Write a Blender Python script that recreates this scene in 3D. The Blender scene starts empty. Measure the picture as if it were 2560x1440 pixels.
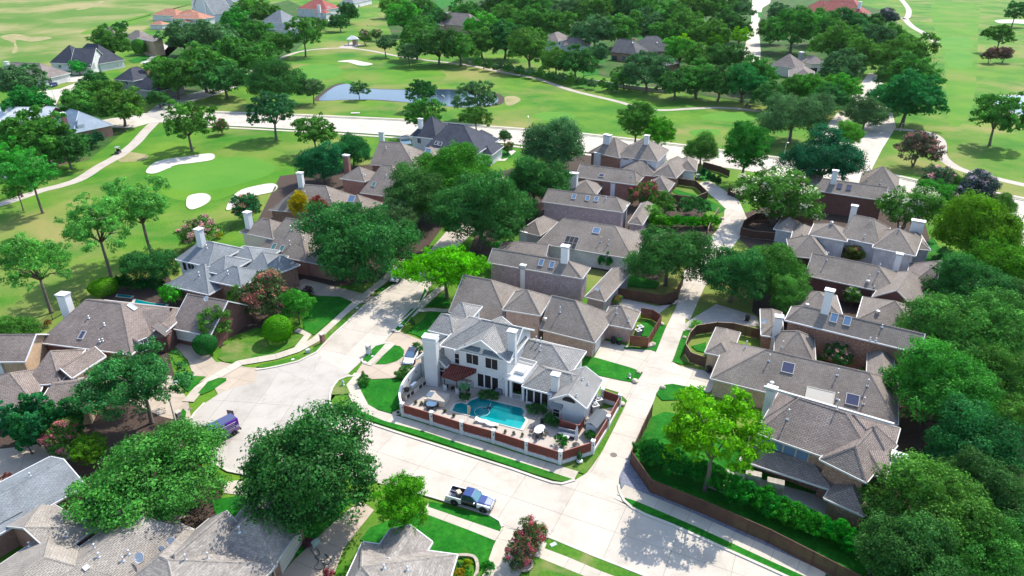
import bpy, bmesh, math, random
import numpy as np
from mathutils import Vector, Matrix
from mathutils.bvhtree import BVHTree
rad = math.radians
sc = bpy.context.scene
COL = sc.collection
rnd = random.Random(11)

# ------------------------------------------------------------------ camera, sky, sun, exposure
F, TH, CH = 1750.0, rad(27.0), 60.0          # focal length in photo pixels, tilt down, camera height
cd = bpy.data.cameras.new("camera")
cam = bpy.data.objects.new("camera", cd)
COL.objects.link(cam)
cam.location = (0, 0, CH)
cam.rotation_euler = (rad(90) - TH, 0, 0)
cd.sensor_width = 36.0
cd.lens = 36.0 * F / 2560.0
cd.clip_start, cd.clip_end = 1.0, 4000.0
sc.camera = cam

SUN_AZ, SUN_EL = math.atan2(0.62, 0.78), rad(50)     # azimuth from +Y towards +X
w = bpy.data.worlds.new("World"); sc.world = w; w.use_nodes = True
nt = w.node_tree
bg = nt.nodes["Background"]
sky = nt.nodes.new("ShaderNodeTexSky"); sky.sky_type = 'NISHITA'; sky.sun_disc = False
sky.sun_elevation = SUN_EL; sky.sun_rotation = SUN_AZ
nt.links.new(sky.outputs[0], bg.inputs[0]); bg.inputs[1].default_value = 0.15
sl = bpy.data.lights.new("sun", 'SUN'); sl.energy = 2.9; sl.angle = rad(0.5); sl.color = (1.0, 0.955, 0.87)
so = bpy.data.objects.new("sun", sl); COL.objects.link(so)
sd = Vector((math.sin(SUN_AZ) * math.cos(SUN_EL), math.cos(SUN_AZ) * math.cos(SUN_EL), math.sin(SUN_EL)))
so.rotation_euler = (-sd).to_track_quat('-Z', 'Y').to_euler(); so.location = sd * 300
vs = sc.view_settings
vs.view_transform = 'Standard'; vs.look = 'None'; vs.gamma = 1.0; vs.use_curve_mapping = False; vs.exposure = 1.23
sc.cycles.max_bounces = 6; sc.cycles.diffuse_bounces = 3; sc.cycles.transmission_bounces = 4
sc.cycles.transparent_max_bounces = 6; sc.cycles.caustics_reflective = False; sc.cycles.caustics_refractive = False

# ------------------------------------------------------------------ geometry helpers
FW = Vector((0, math.cos(TH), -math.sin(TH))); UP = Vector((0, math.sin(TH), math.cos(TH))); EYE = Vector((0, 0, CH))
def ray(px, py): return (FW + Vector((1, 0, 0)) * ((px - 1280) / F) - UP * ((py - 720) / F)).normalized()
def P(px, py, h=0.0):
    """point of the place seen at photo pixel px, py on the level plane z = h"""
    d = ray(px, py); return EYE + d * ((h - CH) / d.z)
def G(*pts): return [(lambda v: (v.x, v.y))(P(x, y)) for x, y in pts]
def depth(p): return (p - EYE).dot(FW)

def tag(o, label=None, cat=None, group=None, kind=None):
    if label: o["label"] = label
    if cat: o["category"] = cat
    if group: o["group"] = group
    if kind: o["kind"] = kind
    return o
def empty(name, loc, rz=0.0, label=None, cat=None, group=None):
    o = bpy.data.objects.new(name, None); COL.objects.link(o)
    o.location = loc; o.rotation_euler = (0, 0, rz); o.empty_display_size = 0.3
    return tag(o, label, cat, group)
def link(name, me, parent=None):
    o = bpy.data.objects.new(name, me); COL.objects.link(o)
    if parent is not None: o.parent = parent
    return o
def mesh(name, verts, faces, mats, parent=None, mi=None, uvs=None, smooth=False, off=None):
    """one mesh object; off is subtracted from world coordinates (the location of a parent that is not rotated)"""
    me = bpy.data.meshes.new(name)
    if off is not None: verts = [(v[0] - off[0], v[1] - off[1], v[2] - off[2]) for v in verts]
    me.from_pydata([tuple(v) for v in verts], [], faces)
    for m in (mats if isinstance(mats, (list, tuple)) else [mats]): me.materials.append(m)
    if mi: me.polygons.foreach_set("material_index", mi)
    if uvs:
        ul = me.uv_layers.new(name="UVMap")
        ul.data.foreach_set("uv", [c for f in uvs for p in f for c in p])
    if smooth: me.polygons.foreach_set("use_smooth", [True] * len(me.polygons))
    me.update()
    return link(name, me, parent)

class MB:
    """collects simple solids, then links them as one mesh object"""
    def __init__(s): s.v = []; s.f = []; s.m = []
    def add(s, vs, fs, m=0):
        k = len(s.v); s.v += [tuple(v) for v in vs]; s.f += [tuple(i + k for i in f) for f in fs]; s.m += [m] * len(fs)
        return s
    def box(s, c, d, rz=0.0, m=0, ry=0.0, rx=0.0):
        M = Matrix.Translation(c) @ Matrix.Rotation(rz, 4, 'Z') @ Matrix.Rotation(ry, 4, 'Y') @ Matrix.Rotation(rx, 4, 'X')
        vs = [M @ Vector((x * d[0] / 2, y * d[1] / 2, z * d[2] / 2)) for x in (-1, 1) for y in (-1, 1) for z in (-1, 1)]
        return s.add(vs, [(0, 1, 3, 2), (4, 6, 7, 5), (0, 4, 5, 1), (2, 3, 7, 6), (0, 2, 6, 4), (1, 5, 7, 3)], m)
    def tube(s, pts, rs, n=8, m=0, cap=True):
        pts = [Vector(p) for p in pts]; rings = []
        for i, p in enumerate(pts):
            t = (pts[min(i + 1, len(pts) - 1)] - pts[max(i - 1, 0)]).normalized()
            a = t.orthogonal().normalized() if abs(t.z) < 0.99 else Vector((1, 0, 0)); b = t.cross(a).normalized(); a = b.cross(t)
            r = rs[i] if isinstance(rs, (list, tuple)) else rs
            rings.append([p + (a * math.cos(2 * math.pi * k / n) + b * math.sin(2 * math.pi * k / n)) * r for k in range(n)])
        vs = [v for r in rings for v in r]; fs = []
        for i in range(len(pts) - 1):
            for k in range(n): fs.append((i * n + k, i * n + (k + 1) % n, (i + 1) * n + (k + 1) % n, (i + 1) * n + k))
        if cap: fs += [tuple(range(n - 1, -1, -1)), tuple(range((len(pts) - 1) * n, len(pts) * n))]
        return s.add(vs, fs, m)
    def lathe(s, prof, n=16, c=(0, 0, 0), m=0, sx=1, sy=1):
        vs = []; fs = []
        for r, z in prof: vs += [(c[0] + sx * r * math.cos(2 * math.pi * k / n), c[1] + sy * r * math.sin(2 * math.pi * k / n), c[2] + z) for k in range(n)]
        for i in range(len(prof) - 1):
            for k in range(n): fs.append((i * n + k, i * n + (k + 1) % n, (i + 1) * n + (k + 1) % n, (i + 1) * n + k))
        fs += [tuple(range(n - 1, -1, -1)), tuple(range((len(prof) - 1) * n, len(prof) * n))]
        return s.add(vs, fs, m)
    def prism(s, poly, z0, z1, m=0, side=None):
        n = len(poly)
        a = sum(poly[i][0] * poly[(i + 1) % n][1] - poly[(i + 1) % n][0] * poly[i][1] for i in range(n))
        if a < 0: poly = poly[::-1]
        vs = [(x, y, z0) for x, y in poly] + [(x, y, z1) for x, y in poly]
        s.add(vs, [tuple(range(n, 2 * n))], m)
        k = len(s.v) - 2 * n
        for i in range(n):
            j = (i + 1) % n; s.f.append((k + i, k + j, k + n + j, k + n + i)); s.m.append(m if side is None else side)
        return s
    def build(s, name, mats, parent=None, smooth=False, off=None, bevel=0):
        o = mesh(name, s.v, s.f, mats, parent, s.m, None, smooth, off)
        if bevel:
            b = o.modifiers.new("soft_edges", 'BEVEL'); b.width = bevel; b.segments = 2; b.limit_method = 'ANGLE'
        return o

def catmull(pts, closed=True, n=5):
    out = []; m = len(pts)
    for i in range(m if closed else m - 1):
        p0, p1, p2, p3 = (pts[(i + k) % m] if closed else pts[min(max(i + k, 0), m - 1)] for k in (-1, 0, 1, 2))
        for j in range(n):
            t = j / n
            out.append(tuple(0.5 * (2 * p1[c] + (p2[c] - p0[c]) * t + (2 * p0[c] - 5 * p1[c] + 4 * p2[c] - p3[c]) * t * t + (3 * p1[c] - p0[c] - 3 * p2[c] + p3[c]) * t ** 3) for c in (0, 1)))
    if not closed: out.append(tuple(pts[-1]))
    return out
def strip(path, width):
    """polygon of a ribbon along an open path"""
    L, Rr = [], []
    for i, p in enumerate(path):
        a = Vector(path[max(i - 1, 0)]); b = Vector(path[min(i + 1, len(path) - 1)])
        t = (b - a).normalized(); nrm = Vector((-t.y, t.x)) * width / 2
        L.append((p[0] + nrm.x, p[1] + nrm.y)); Rr.append((p[0] - nrm.x, p[1] - nrm.y))
    return L, Rr
def clip_cell(poly, x0, y0, x1, y1):
    for ax, lim, sg in ((0, x0, 1), (0, x1, -1), (1, y0, 1), (1, y1, -1)):
        out = []
        for i in range(len(poly)):
            a, b = poly[i - 1], poly[i]
            da, db = (a[ax] - lim) * sg, (b[ax] - lim) * sg
            if (da >= 0) != (db >= 0):
                t = da / (da - db); out.append((a[0] + (b[0] - a[0]) * t, a[1] + (b[1] - a[1]) * t))
            if db >= 0: out.append(b)
        poly = out
        if len(poly) < 3: return []
    return poly
def area(p): return 0.5 * sum(p[i - 1][0] * p[i][1] - p[i][0] * p[i - 1][1] for i in range(len(p)))

# ------------------------------------------------------------------ materials
def newmat(name):
    m = bpy.data.materials.new(name); m.use_nodes = True
    return m, m.node_tree.nodes, m.node_tree.links, m.node_tree.nodes["Principled BSDF"]
def N(ns, t, **k):
    n = ns.new("ShaderNode" + t)
    for a, b in k.items(): setattr(n, a, b)
    return n
def ramp(ns, stops):
    r = N(ns, "ValToRGB"); e = r.color_ramp.elements
    while len(e) < len(stops): e.new(0.5)
    for i, (p, c) in enumerate(stops): e[i].position = p; e[i].color = (*c, 1)
    return r
def flat(name, col, rough=0.6, metal=0.0, spec=0.4, var=0.12, scale=6.0, bump=0.0, objvar=0.0, coat=0.0):
    """plain surface with a little mottling"""
    m, ns, ls, b = newmat(name)
    tc = N(ns, "TexCoord"); no = N(ns, "TexNoise"); no.inputs["Scale"].default_value = scale; no.inputs["Detail"].default_value = 5
    ls.new(tc.outputs["Object"], no.inputs["Vector"])
    r = ramp(ns, [(0.25, tuple(c * (1 - var) for c in col)), (0.75, tuple(min(1, c * (1 + var)) for c in col))])
    ls.new(no.outputs["Fac"], r.inputs[0]); out = r.outputs[0]
    if objvar:
        oi = N(ns, "ObjectInfo"); mr = N(ns, "MapRange"); mr.inputs[3].default_value = 1 - objvar; mr.inputs[4].default_value = 1 + objvar
        ls.new(oi.outputs["Random"], mr.inputs[0])
        mx = N(ns, "Mix", data_type='RGBA', blend_type='MULTIPLY'); mx.inputs[0].default_value = 1
        ls.new(out, mx.inputs[6]); ls.new(mr.outputs[0], mx.inputs[7]); out = mx.outputs[2]
    ls.new(out, b.inputs["Base Color"])
    b.inputs["Roughness"].default_value = rough; b.inputs["Metallic"].default_value = metal
    b.inputs["Specular IOR Level"].default_value = spec; b.inputs["Coat Weight"].default_value = coat
    if bump:
        bp = N(ns, "Bump"); bp.inputs["Strength"].default_value = bump; bp.inputs["Distance"].default_value = 0.05
        ls.new(no.outputs["Fac"], bp.inputs["Height"]); ls.new(bp.outputs[0], b.inputs["Normal"])
    return m
def bricks(name, c1, c2, mortar, bw=0.42, bh=0.15, ms=0.018, rough=0.9, contrast=1.0, big=0.35, bump=0.5, off=0.5, pale=None):
    """coursed surface (shingles, brick) laid by the UV map, which is in metres"""
    m, ns, ls, b = newmat(name)
    uv = N(ns, "UVMap"); br = N(ns, "TexBrick"); br.offset = off
    br.inputs["Scale"].default_value = 1.0; br.inputs["Brick Width"].default_value = bw; br.inputs["Row Height"].default_value = bh
    br.inputs["Mortar Size"].default_value = ms; br.inputs["Mortar Smooth"].default_value = 0.3; br.inputs["Bias"].default_value = 0.0
    br.inputs["Color1"].default_value = (*c1, 1); br.inputs["Color2"].default_value = (*c2, 1); br.inputs["Mortar"].default_value = (*mortar, 1)
    ls.new(uv.outputs[0], br.inputs["Vector"])
    no = N(ns, "TexNoise"); no.inputs["Scale"].default_value = big; no.inputs["Detail"].default_value = 6; no.inputs["Roughness"].default_value = 0.65
    ls.new(uv.outputs[0], no.inputs["Vector"])
    mr = N(ns, "MapRange"); mr.inputs[1].default_value = 0.3; mr.inputs[2].default_value = 0.7; mr.inputs[3].default_value = 0.80; mr.inputs[4].default_value = 1.18
    ls.new(no.outputs["Fac"], mr.inputs[0])
    mx = N(ns, "Mix", data_type='RGBA', blend_type='MULTIPLY'); mx.inputs[0].default_value = 1
    ls.new(br.outputs["Color"], mx.inputs[6]); ls.new(mr.outputs[0], mx.inputs[7]); out = mx.outputs[2]
    # grain of single tabs
    n2 = N(ns, "TexNoise"); n2.inputs["Scale"].default_value = 3.2; n2.inputs["Detail"].default_value = 3
    mp = N(ns, "Mapping"); mp.inputs["Scale"].default_value = (1.0, 2.6, 1.0); ls.new(uv.outputs[0], mp.inputs[0]); ls.new(mp.outputs[0], n2.inputs["Vector"])
    m2 = N(ns, "MapRange"); m2.inputs[1].default_value = 0.3; m2.inputs[2].default_value = 0.7; m2.inputs[3].default_value = 0.78; m2.inputs[4].default_value = 1.22
    ls.new(n2.outputs["Fac"], m2.inputs[0])
    mx2 = N(ns, "Mix", data_type='RGBA', blend_type='MULTIPLY'); mx2.inputs[0].default_value = contrast
    ls.new(out, mx2.inputs[6]); ls.new(m2.outputs[0], mx2.inputs[7]); out = mx2.outputs[2]
    if pale:
        n3 = N(ns, "TexNoise"); n3.inputs["Scale"].default_value = 2.3; n3.inputs["Detail"].default_value = 4
        mp3 = N(ns, "Mapping"); mp3.inputs["Scale"].default_value = (1.0, 3.0, 1.0); ls.new(uv.outputs[0], mp3.inputs[0]); ls.new(mp3.outputs[0], n3.inputs["Vector"])
        rr = ramp(ns, [(0.56, (0, 0, 0)), (0.68, (1, 1, 1))]); ls.new(n3.outputs["Fac"], rr.inputs[0])
        mx3 = N(ns, "Mix", data_type='RGBA'); ls.new(rr.outputs[0], mx3.inputs[0]); ls.new(out, mx3.inputs[6]); mx3.inputs[7].default_value = (*pale, 1); out = mx3.outputs[2]
    ls.new(out, b.inputs["Base Color"]); b.inputs["Roughness"].default_value = rough; b.inputs["Specular IOR Level"].default_value = 0.25
    bp = N(ns, "Bump"); bp.inputs["Strength"].default_value = bump; bp.inputs["Distance"].default_value = 0.02; bp.invert = True
    ls.new(br.outputs["Fac"], bp.inputs["Height"]); ls.new(bp.outputs[0], b.inputs["Normal"])
    return m
def grass(name, c1, c2, dry=None, dry_at=0.62, scale=0.06, fine=1.0, stripe=None):
    m, ns, ls, b = newmat(name)
    tc = N(ns, "TexCoord")
    a = N(ns, "TexNoise"); a.inputs["Scale"].default_value = scale; a.inputs["Detail"].default_value = 7; a.inputs["Roughness"].default_value = 0.62
    ls.new(tc.outputs["Object"], a.inputs["Vector"])
    r = ramp(ns, [(0.36, c1), (0.64, c2)]); ls.new(a.outputs["Fac"], r.inputs[0]); out = r.outputs[0]
    f = N(ns, "TexNoise"); f.inputs["Scale"].default_value = 2.2; f.inputs["Detail"].default_value = 6; f.inputs["Roughness"].default_value = 0.7
    ls.new(tc.outputs["Object"], f.inputs["Vector"])
    mr = N(ns, "MapRange"); mr.inputs[1].default_value = 0.3; mr.inputs[2].default_value = 0.7; mr.inputs[3].default_value = 1 - 0.22 * fine; mr.inputs[4].default_value = 1 + 0.22 * fine
    ls.new(f.outputs["Fac"], mr.inputs[0])
    mx = N(ns, "Mix", data_type='RGBA', blend_type='MULTIPLY'); mx.inputs[0].default_value = 1
    ls.new(out, mx.inputs[6]); ls.new(mr.outputs[0], mx.inputs[7]); out = mx.outputs[2]
    if stripe:
        wv = N(ns, "TexWave"); wv.inputs["Scale"].default_value = stripe; wv.inputs["Distortion"].default_value = 0.6; wv.inputs["Detail"].default_value = 1
        mpp = N(ns, "Mapping"); mpp.inputs["Rotation"].default_value = (0, 0, 0.6); ls.new(tc.outputs["Object"], mpp.inputs[0]); ls.new(mpp.outputs[0], wv.inputs["Vector"])
        m3 = N(ns, "MapRange"); m3.inputs[3].default_value = 0.94; m3.inputs[4].default_value = 1.06; ls.new(wv.outputs["Fac"], m3.inputs[0])
        mxs = N(ns, "Mix", data_type='RGBA', blend_type='MULTIPLY'); mxs.inputs[0].default_value = 1
        ls.new(out, mxs.inputs[6]); ls.new(m3.outputs[0], mxs.inputs[7]); out = mxs.outputs[2]
    if dry:
        d = N(ns, "TexNoise"); d.inputs["Scale"].default_value = scale * 0.55; d.inputs["Detail"].default_value = 6; d.inputs["Roughness"].default_value = 0.6; d.inputs["Distortion"].default_value = 0.4
        mp = N(ns, "Mapping"); mp.inputs["Location"].default_value = (31, 17, 5); ls.new(tc.outputs["Object"], mp.inputs[0]); ls.new(mp.outputs[0], d.inputs["Vector"])
        rr = ramp(ns, [(dry_at - 0.08, (0, 0, 0)), (dry_at + 0.1, (1, 1, 1))]); ls.new(d.outputs["Fac"], rr.inputs[0])
        md = N(ns, "Mix", data_type='RGBA'); ls.new(rr.outputs[0], md.inputs[0]); ls.new(out, md.inputs[6]); md.inputs[7].default_value = (*dry, 1); out = md.outputs[2]
    ls.new(out, b.inputs["Base Color"]); b.inputs["Roughness"].default_value = 0.95; b.inputs["Specular IOR Level"].default_value = 0.15
    bp = N(ns, "Bump"); bp.inputs["Strength"].default_value = 0.35; bp.inputs["Distance"].default_value = 0.08
    ls.new(f.outputs["Fac"], bp.inputs["Height"]); ls.new(bp.outputs[0], b.inputs["Normal"])
    return m
def concrete(name, col, stain=(0.8, 0.79, 0.77), objvar=0.05, scale=0.25, cracks=False):
    m, ns, ls, b = newmat(name)
    tc = N(ns, "TexCoord"); geo = N(ns, "NewGeometry")
    a = N(ns, "TexNoise"); a.inputs["Scale"].default_value = scale; a.inputs["Detail"].default_value = 8; a.inputs["Roughness"].default_value = 0.68
    ls.new(geo.outputs["Position"], a.inputs["Vector"])
    r = ramp(ns, [(0.3, tuple(c * s for c, s in zip(col, stain))), (0.5, col), (0.75, tuple(min(1, c * 1.08) for c in col))]); ls.new(a.outputs["Fac"], r.inputs[0])
    f = N(ns, "TexNoise"); f.inputs["Scale"].default_value = 5.0; f.inputs["Detail"].default_value = 4; ls.new(geo.outputs["Position"], f.inputs["Vector"])
    mr = N(ns, "MapRange"); mr.inputs[3].default_value = 0.9; mr.inputs[4].default_value = 1.1; ls.new(f.outputs["Fac"], mr.inputs[0])
    mx = N(ns, "Mix", data_type='RGBA', blend_type='MULTIPLY'); mx.inputs[0].default_value = 1; ls.new(r.outputs[0], mx.inputs[6]); ls.new(mr.outputs[0], mx.inputs[7])
    oi = N(ns, "ObjectInfo"); m2 = N(ns, "MapRange"); m2.inputs[3].default_value = 1 - objvar; m2.inputs[4].default_value = 1 + objvar; ls.new(oi.outputs["Random"], m2.inputs[0])
    mx2 = N(ns, "Mix", data_type='RGBA', blend_type='MULTIPLY'); mx2.inputs[0].default_value = 1; ls.new(mx.outputs[2], mx2.inputs[6]); ls.new(m2.outputs[0], mx2.inputs[7])
    outc = mx2.outputs[2]
    if cracks:
        wp = N(ns, "TexNoise"); wp.inputs["Scale"].default_value = 0.9; wp.inputs["Detail"].default_value = 4; ls.new(geo.outputs["Position"], wp.inputs["Vector"])
        ad = N(ns, "VectorMath", operation='MULTIPLY_ADD'); ad.inputs[1].default_value = (1.6, 1.6, 0); ls.new(wp.outputs["Color"], ad.inputs[0]); ls.new(geo.outputs["Position"], ad.inputs[2])
        vo = N(ns, "TexVoronoi", feature='DISTANCE_TO_EDGE'); vo.inputs["Scale"].default_value = 0.085; ls.new(ad.outputs[0], vo.inputs["Vector"])
        cr = ramp(ns, [(0.0, (1, 1, 1)), (0.0055, (0, 0, 0))]); ls.new(vo.outputs["Distance"], cr.inputs[0])
        mk = N(ns, "TexNoise"); mk.inputs["Scale"].default_value = 0.07; ls.new(geo.outputs["Position"], mk.inputs["Vector"])
        mk2 = ramp(ns, [(0.48, (0, 0, 0)), (0.58, (.32, .32, .32))]); ls.new(mk.outputs["Fac"], mk2.inputs[0])
        mu = N(ns, "Math", operation='MULTIPLY'); ls.new(cr.outputs[0], mu.inputs[0]); ls.new(mk2.outputs[0], mu.inputs[1])
        mc = N(ns, "Mix", data_type='RGBA'); ls.new(mu.outputs[0], mc.inputs[0]); ls.new(outc, mc.inputs[6]); mc.inputs[7].default_value = (.14, .125, .11, 1); outc = mc.outputs[2]
        sp = N(ns, "TexNoise"); sp.inputs["Scale"].default_value = 0.55; sp.inputs["Detail"].default_value = 3; ls.new(geo.outputs["Position"], sp.inputs["Vector"])
        s2 = ramp(ns, [(0.66, (0, 0, 0)), (0.76, (.35, .35, .35))]); ls.new(sp.outputs["Fac"], s2.inputs[0])
        m5 = N(ns, "Mix", data_type='RGBA'); ls.new(s2.outputs[0], m5.inputs[0]); ls.new(outc, m5.inputs[6]); m5.inputs[7].default_value = (.22, .20, .18, 1); outc = m5.outputs[2]
    ls.new(outc, b.inputs["Base Color"]); b.inputs["Roughness"].default_value = 0.85; b.inputs["Specular IOR Level"].default_value = 0.3
    return m
def leafmat(name, trans=0.32):
    """leaf colour = object colour x per-leaf tint x a small shift per plant"""
    m, ns, ls, b = newmat(name); ns.remove(b); out = ns["Material Output"]
    oi = N(ns, "ObjectInfo"); at = N(ns, "Attribute", attribute_name="tint")
    mx = N(ns, "Mix", data_type='RGBA', blend_type='MULTIPLY'); mx.inputs[0].default_value = 1
    ls.new(oi.outputs["Color"], mx.inputs[6]); ls.new(at.outputs["Color"], mx.inputs[7])
    hs = N(ns, "HueSaturation"); mr = N(ns, "MapRange"); mr.inputs[3].default_value = 0.476; mr.inputs[4].default_value = 0.504
    hs.inputs["Value"].default_value = 1.76; hs.inputs["Saturation"].default_value = 1.08; ls.new(oi.outputs["Random"], mr.inputs[0]); ls.new(mr.outputs[0], hs.inputs["Hue"]); ls.new(mx.outputs[2], hs.inputs["Color"])
    d = N(ns, "BsdfDiffuse"); t = N(ns, "BsdfTranslucent"); g = N(ns, "BsdfGlossy"); g.inputs["Roughness"].default_value = 0.6
    ls.new(hs.outputs[0], d.inputs[0]); ls.new(hs.outputs[0], t.inputs[0])
    s = N(ns, "MixShader"); s.inputs[0].default_value = trans; ls.new(d.outputs[0], s.inputs[1]); ls.new(t.outputs[0], s.inputs[2])
    s2 = N(ns, "MixShader"); s2.inputs[0].default_value = 0.01; ls.new(s.outputs[0], s2.inputs[1]); ls.new(g.outputs[0], s2.inputs[2])
    ls.new(s2.outputs[0], out.inputs[0])
    return m
def glass(name, col, rough=0.08):
    m, ns, ls, b = newmat(name)
    b.inputs["Base Color"].default_value = (*col, 1); b.inputs["Roughness"].default_value = rough; b.inputs["Specular IOR Level"].default_value = 0.9
    return m
def water(name, col, rough=0.05, wave=0.15, scale=1.5, spec=0.5):
    m, ns, ls, b = newmat(name)
    tc = N(ns, "TexCoord"); no = N(ns, "TexNoise"); no.inputs["Scale"].default_value = scale; no.inputs["Detail"].default_value = 4
    ls.new(tc.outputs["Object"], no.inputs["Vector"])
    b.inputs["Base Color"].default_value = (*col, 1); b.inputs["Roughness"].default_value = rough; b.inputs["Specular IOR Level"].default_value = spec
    bp = N(ns, "Bump"); bp.inputs["Strength"].default_value = wave; bp.inputs["Distance"].default_value = 0.05
    ls.new(no.outputs["Fac"], bp.inputs["Height"]); ls.new(bp.outputs[0], b.inputs["Normal"])
    return m

M = {}
M['golf'] = grass("golf_grass", (0.024, 0.135, 0.007), (0.108, 0.205, 0.016), dry=(0.21, 0.20, 0.06), dry_at=0.57, scale=0.04)
M['fairway'] = grass("fairway_grass", (0.048, 0.170, 0.008), (0.090, 0.205, 0.013), dry=(0.15, 0.19, 0.035), dry_at=0.58, scale=0.05, fine=0.6)
M['green'] = grass("putting_grass", (0.062, 0.195, 0.018), (0.088, 0.215, 0.022), scale=0.06, fine=0.35, stripe=0.25)
M['dry'] = grass("dry_rough_grass", (0.060, 0.150, 0.014), (0.115, 0.185, 0.035), dry=(0.27, 0.235, 0.10), dry_at=0.54, scale=0.022)
M['lawn'] = grass("lawn_grass", (0.005, 0.100, 0.005), (0.018, 0.150, 0.009), dry=(0.055, 0.135, 0.014), dry_at=0.64, scale=0.3, fine=1.7)
M['lawn2'] = grass("dry_lawn_grass", (0.0314, 0.1344, 0.0090), (0.0806, 0.1702, 0.0179), dry=(0.2150, 0.1971, 0.0806), dry_at=0.63, scale=0.3, fine=1.2)
M['road'] = concrete("road_concrete", (0.445, 0.395, 0.33), cracks=True)
M['walk'] = concrete("walk_concrete", (0.445, 0.395, 0.32), objvar=0.08)
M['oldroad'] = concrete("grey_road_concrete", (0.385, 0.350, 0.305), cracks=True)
M['drive'] = concrete("drive_concrete", (0.390, 0.320, 0.246))
M['patio'] = concrete("patio_concrete", (0.385, 0.333, 0.281))
M['kerb'] = concrete("kerb_concrete", (0.4738, 0.4377, 0.3760), objvar=0.02)
M['joint'] = flat("joint_soil", (0.16, 0.14, 0.12), 1.0)
M['path'] = concrete("cart_path_concrete", (0.391, 0.340, 0.289))
M['sand'] = flat("bunker_sand", (0.52, 0.465, 0.40), 0.95, var=0.06, scale=1.2, bump=0.2)
M['sandy'] = grass("sandy_dry_turf", (0.20, 0.19, 0.075), (0.30, 0.26, 0.13), scale=0.12, fine=1.2)
M['mulch'] = flat("mulch_soil", (0.055, 0.036, 0.026), 1.0, var=0.4, scale=3, bump=0.5)
M['gravel'] = flat("blue_gravel", (0.16, 0.165, 0.20), 0.95, var=0.5, scale=7, bump=0.6)
M['white'] = flat("white_paint", (0.651, 0.651, 0.642), 0.6, var=0.04, scale=1.5)
M['stucco'] = flat("white_stucco", (0.595, 0.586, 0.570), 0.9, var=0.06, scale=1.0, bump=0.1)
M['trim'] = flat("trim_paint", (0.44, 0.43, 0.41), 0.6, var=0.05, scale=2)
M['trimtan'] = flat("tan_trim_paint", (0.36, 0.32, 0.28), 0.6, var=0.05, scale=2)
M['metal'] = flat("galvanised_metal", (0.55, 0.56, 0.57), 0.4, 0.6, var=0.1)
M['black'] = flat("black_plastic", (0.02, 0.02, 0.022), 0.5)
M['dark'] = flat("dark_screen_and_shade", (0.012, 0.011, 0.013), 0.5, var=0.2)
M['glass'] = glass("window_glass", (0.03, 0.045, 0.065))
M['skyglass'] = glass("skylight_glass", (0.10, 0.17, 0.27), 0.12)
M['bronze'] = glass("bronze_skylight_glass", (0.05, 0.05, 0.09), 0.15)
M['greenpanel'] = flat("green_panel", (0.05, 0.16, 0.15), 0.4)
M['wood'] = flat("red_stained_wood", (0.17, 0.042, 0.028), 0.75, var=0.18, scale=1.6, objvar=0.10)
M['woodrail'] = flat("red_wood_rail", (0.33, 0.13, 0.10), 0.75, var=0.12)
M['brownwood'] = flat("brown_fence_wood", (0.0837, 0.0384, 0.0248), 0.8, var=0.25, scale=1.4, objvar=0.12)
M['tanwood'] = flat("tan_fence_wood", (0.33, 0.24, 0.16), 0.8, var=0.2, objvar=0.08)
M['bark'] = flat("tree_bark", (0.13, 0.105, 0.08), 0.95, var=0.35, scale=5, bump=0.5)
M['leaf'] = leafmat("leaves")
M['bloom'] = leafmat("blossoms", 0.3)
M['iron'] = flat("black_iron", (0.015, 0.015, 0.015), 0.5)
M['stone'] = flat("rough_stone", (0.34, 0.29, 0.23), 0.95, var=0.3, scale=2.5, bump=0.5, objvar=0.15)
# roofs and walls
M['r_brown'] = bricks("brown_shingles", (0.2662, 0.2168, 0.1859), (0.2043, 0.1636, 0.1423), (0.0930, 0.0746, 0.0678), 0.55, 0.21, 0.03)
M['r_taupe'] = bricks("taupe_shingles", (0.2640, 0.2244, 0.1892), (0.2112, 0.1782, 0.1496), (0.1045, 0.0880, 0.0748), 0.5, 0.18, 0.022, big=0.22)
M['r_grey'] = bricks("grey_shingles", (0.301, 0.294, 0.275), (0.237, 0.230, 0.218), (0.115, 0.113, 0.109), 0.55, 0.22, 0.035)
M['r_slate'] = bricks("slate_grey_shingles", (0.2202, 0.2365, 0.2477), (0.1763, 0.1926, 0.2038), (0.1101, 0.1213, 0.1324), 0.5, 0.2, 0.02)
M['r_blue'] = bricks("blue_black_shingles", (0.062, 0.068, 0.088), (0.045, 0.05, 0.066), (0.025, 0.028, 0.035), 0.5, 0.2, 0.02)
M['r_tan'] = bricks("tan_shingles", (0.330, 0.295, 0.255), (0.265, 0.235, 0.20), (0.13, 0.115, 0.10), 0.45, 0.19, 0.025)
M['r_mottle'] = bricks("mottled_taupe_shingles", (0.300, 0.268, 0.235), (0.205, 0.182, 0.160), (0.17, 0.15, 0.135), 0.5, 0.24, 0.012)
M['r_terra'] = bricks("terracotta_tiles", (0.46, 0.21, 0.13), (0.40, 0.18, 0.12), (0.22, 0.10, 0.07), 0.4, 0.4, 0.05)
M['r_red'] = bricks("red_tiles", (0.36, 0.105, 0.085), (0.32, 0.09, 0.075), (0.17, 0.05, 0.045), 0.4, 0.4, 0.05)
M['r_metal'] = bricks("blue_metal_roof", (0.1760, 0.2320, 0.2880), (0.1600, 0.2160, 0.2720), (0.1120, 0.1520, 0.1920), 3.0, 0.45, 0.03, rough=0.4, contrast=0.3)
M['r_whitemetal'] = bricks("white_metal_roof", (0.5610, 0.5780, 0.5950), (0.5270, 0.5440, 0.5610), (0.3570, 0.3825, 0.4080), 3.0, 0.45, 0.03, rough=0.45, contrast=0.3)
M['r_tile'] = bricks("charcoal_tiles", (0.155, 0.15, 0.15), (0.12, 0.118, 0.12), (0.04, 0.04, 0.042), 6.0, 0.42, 0.10)
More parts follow.
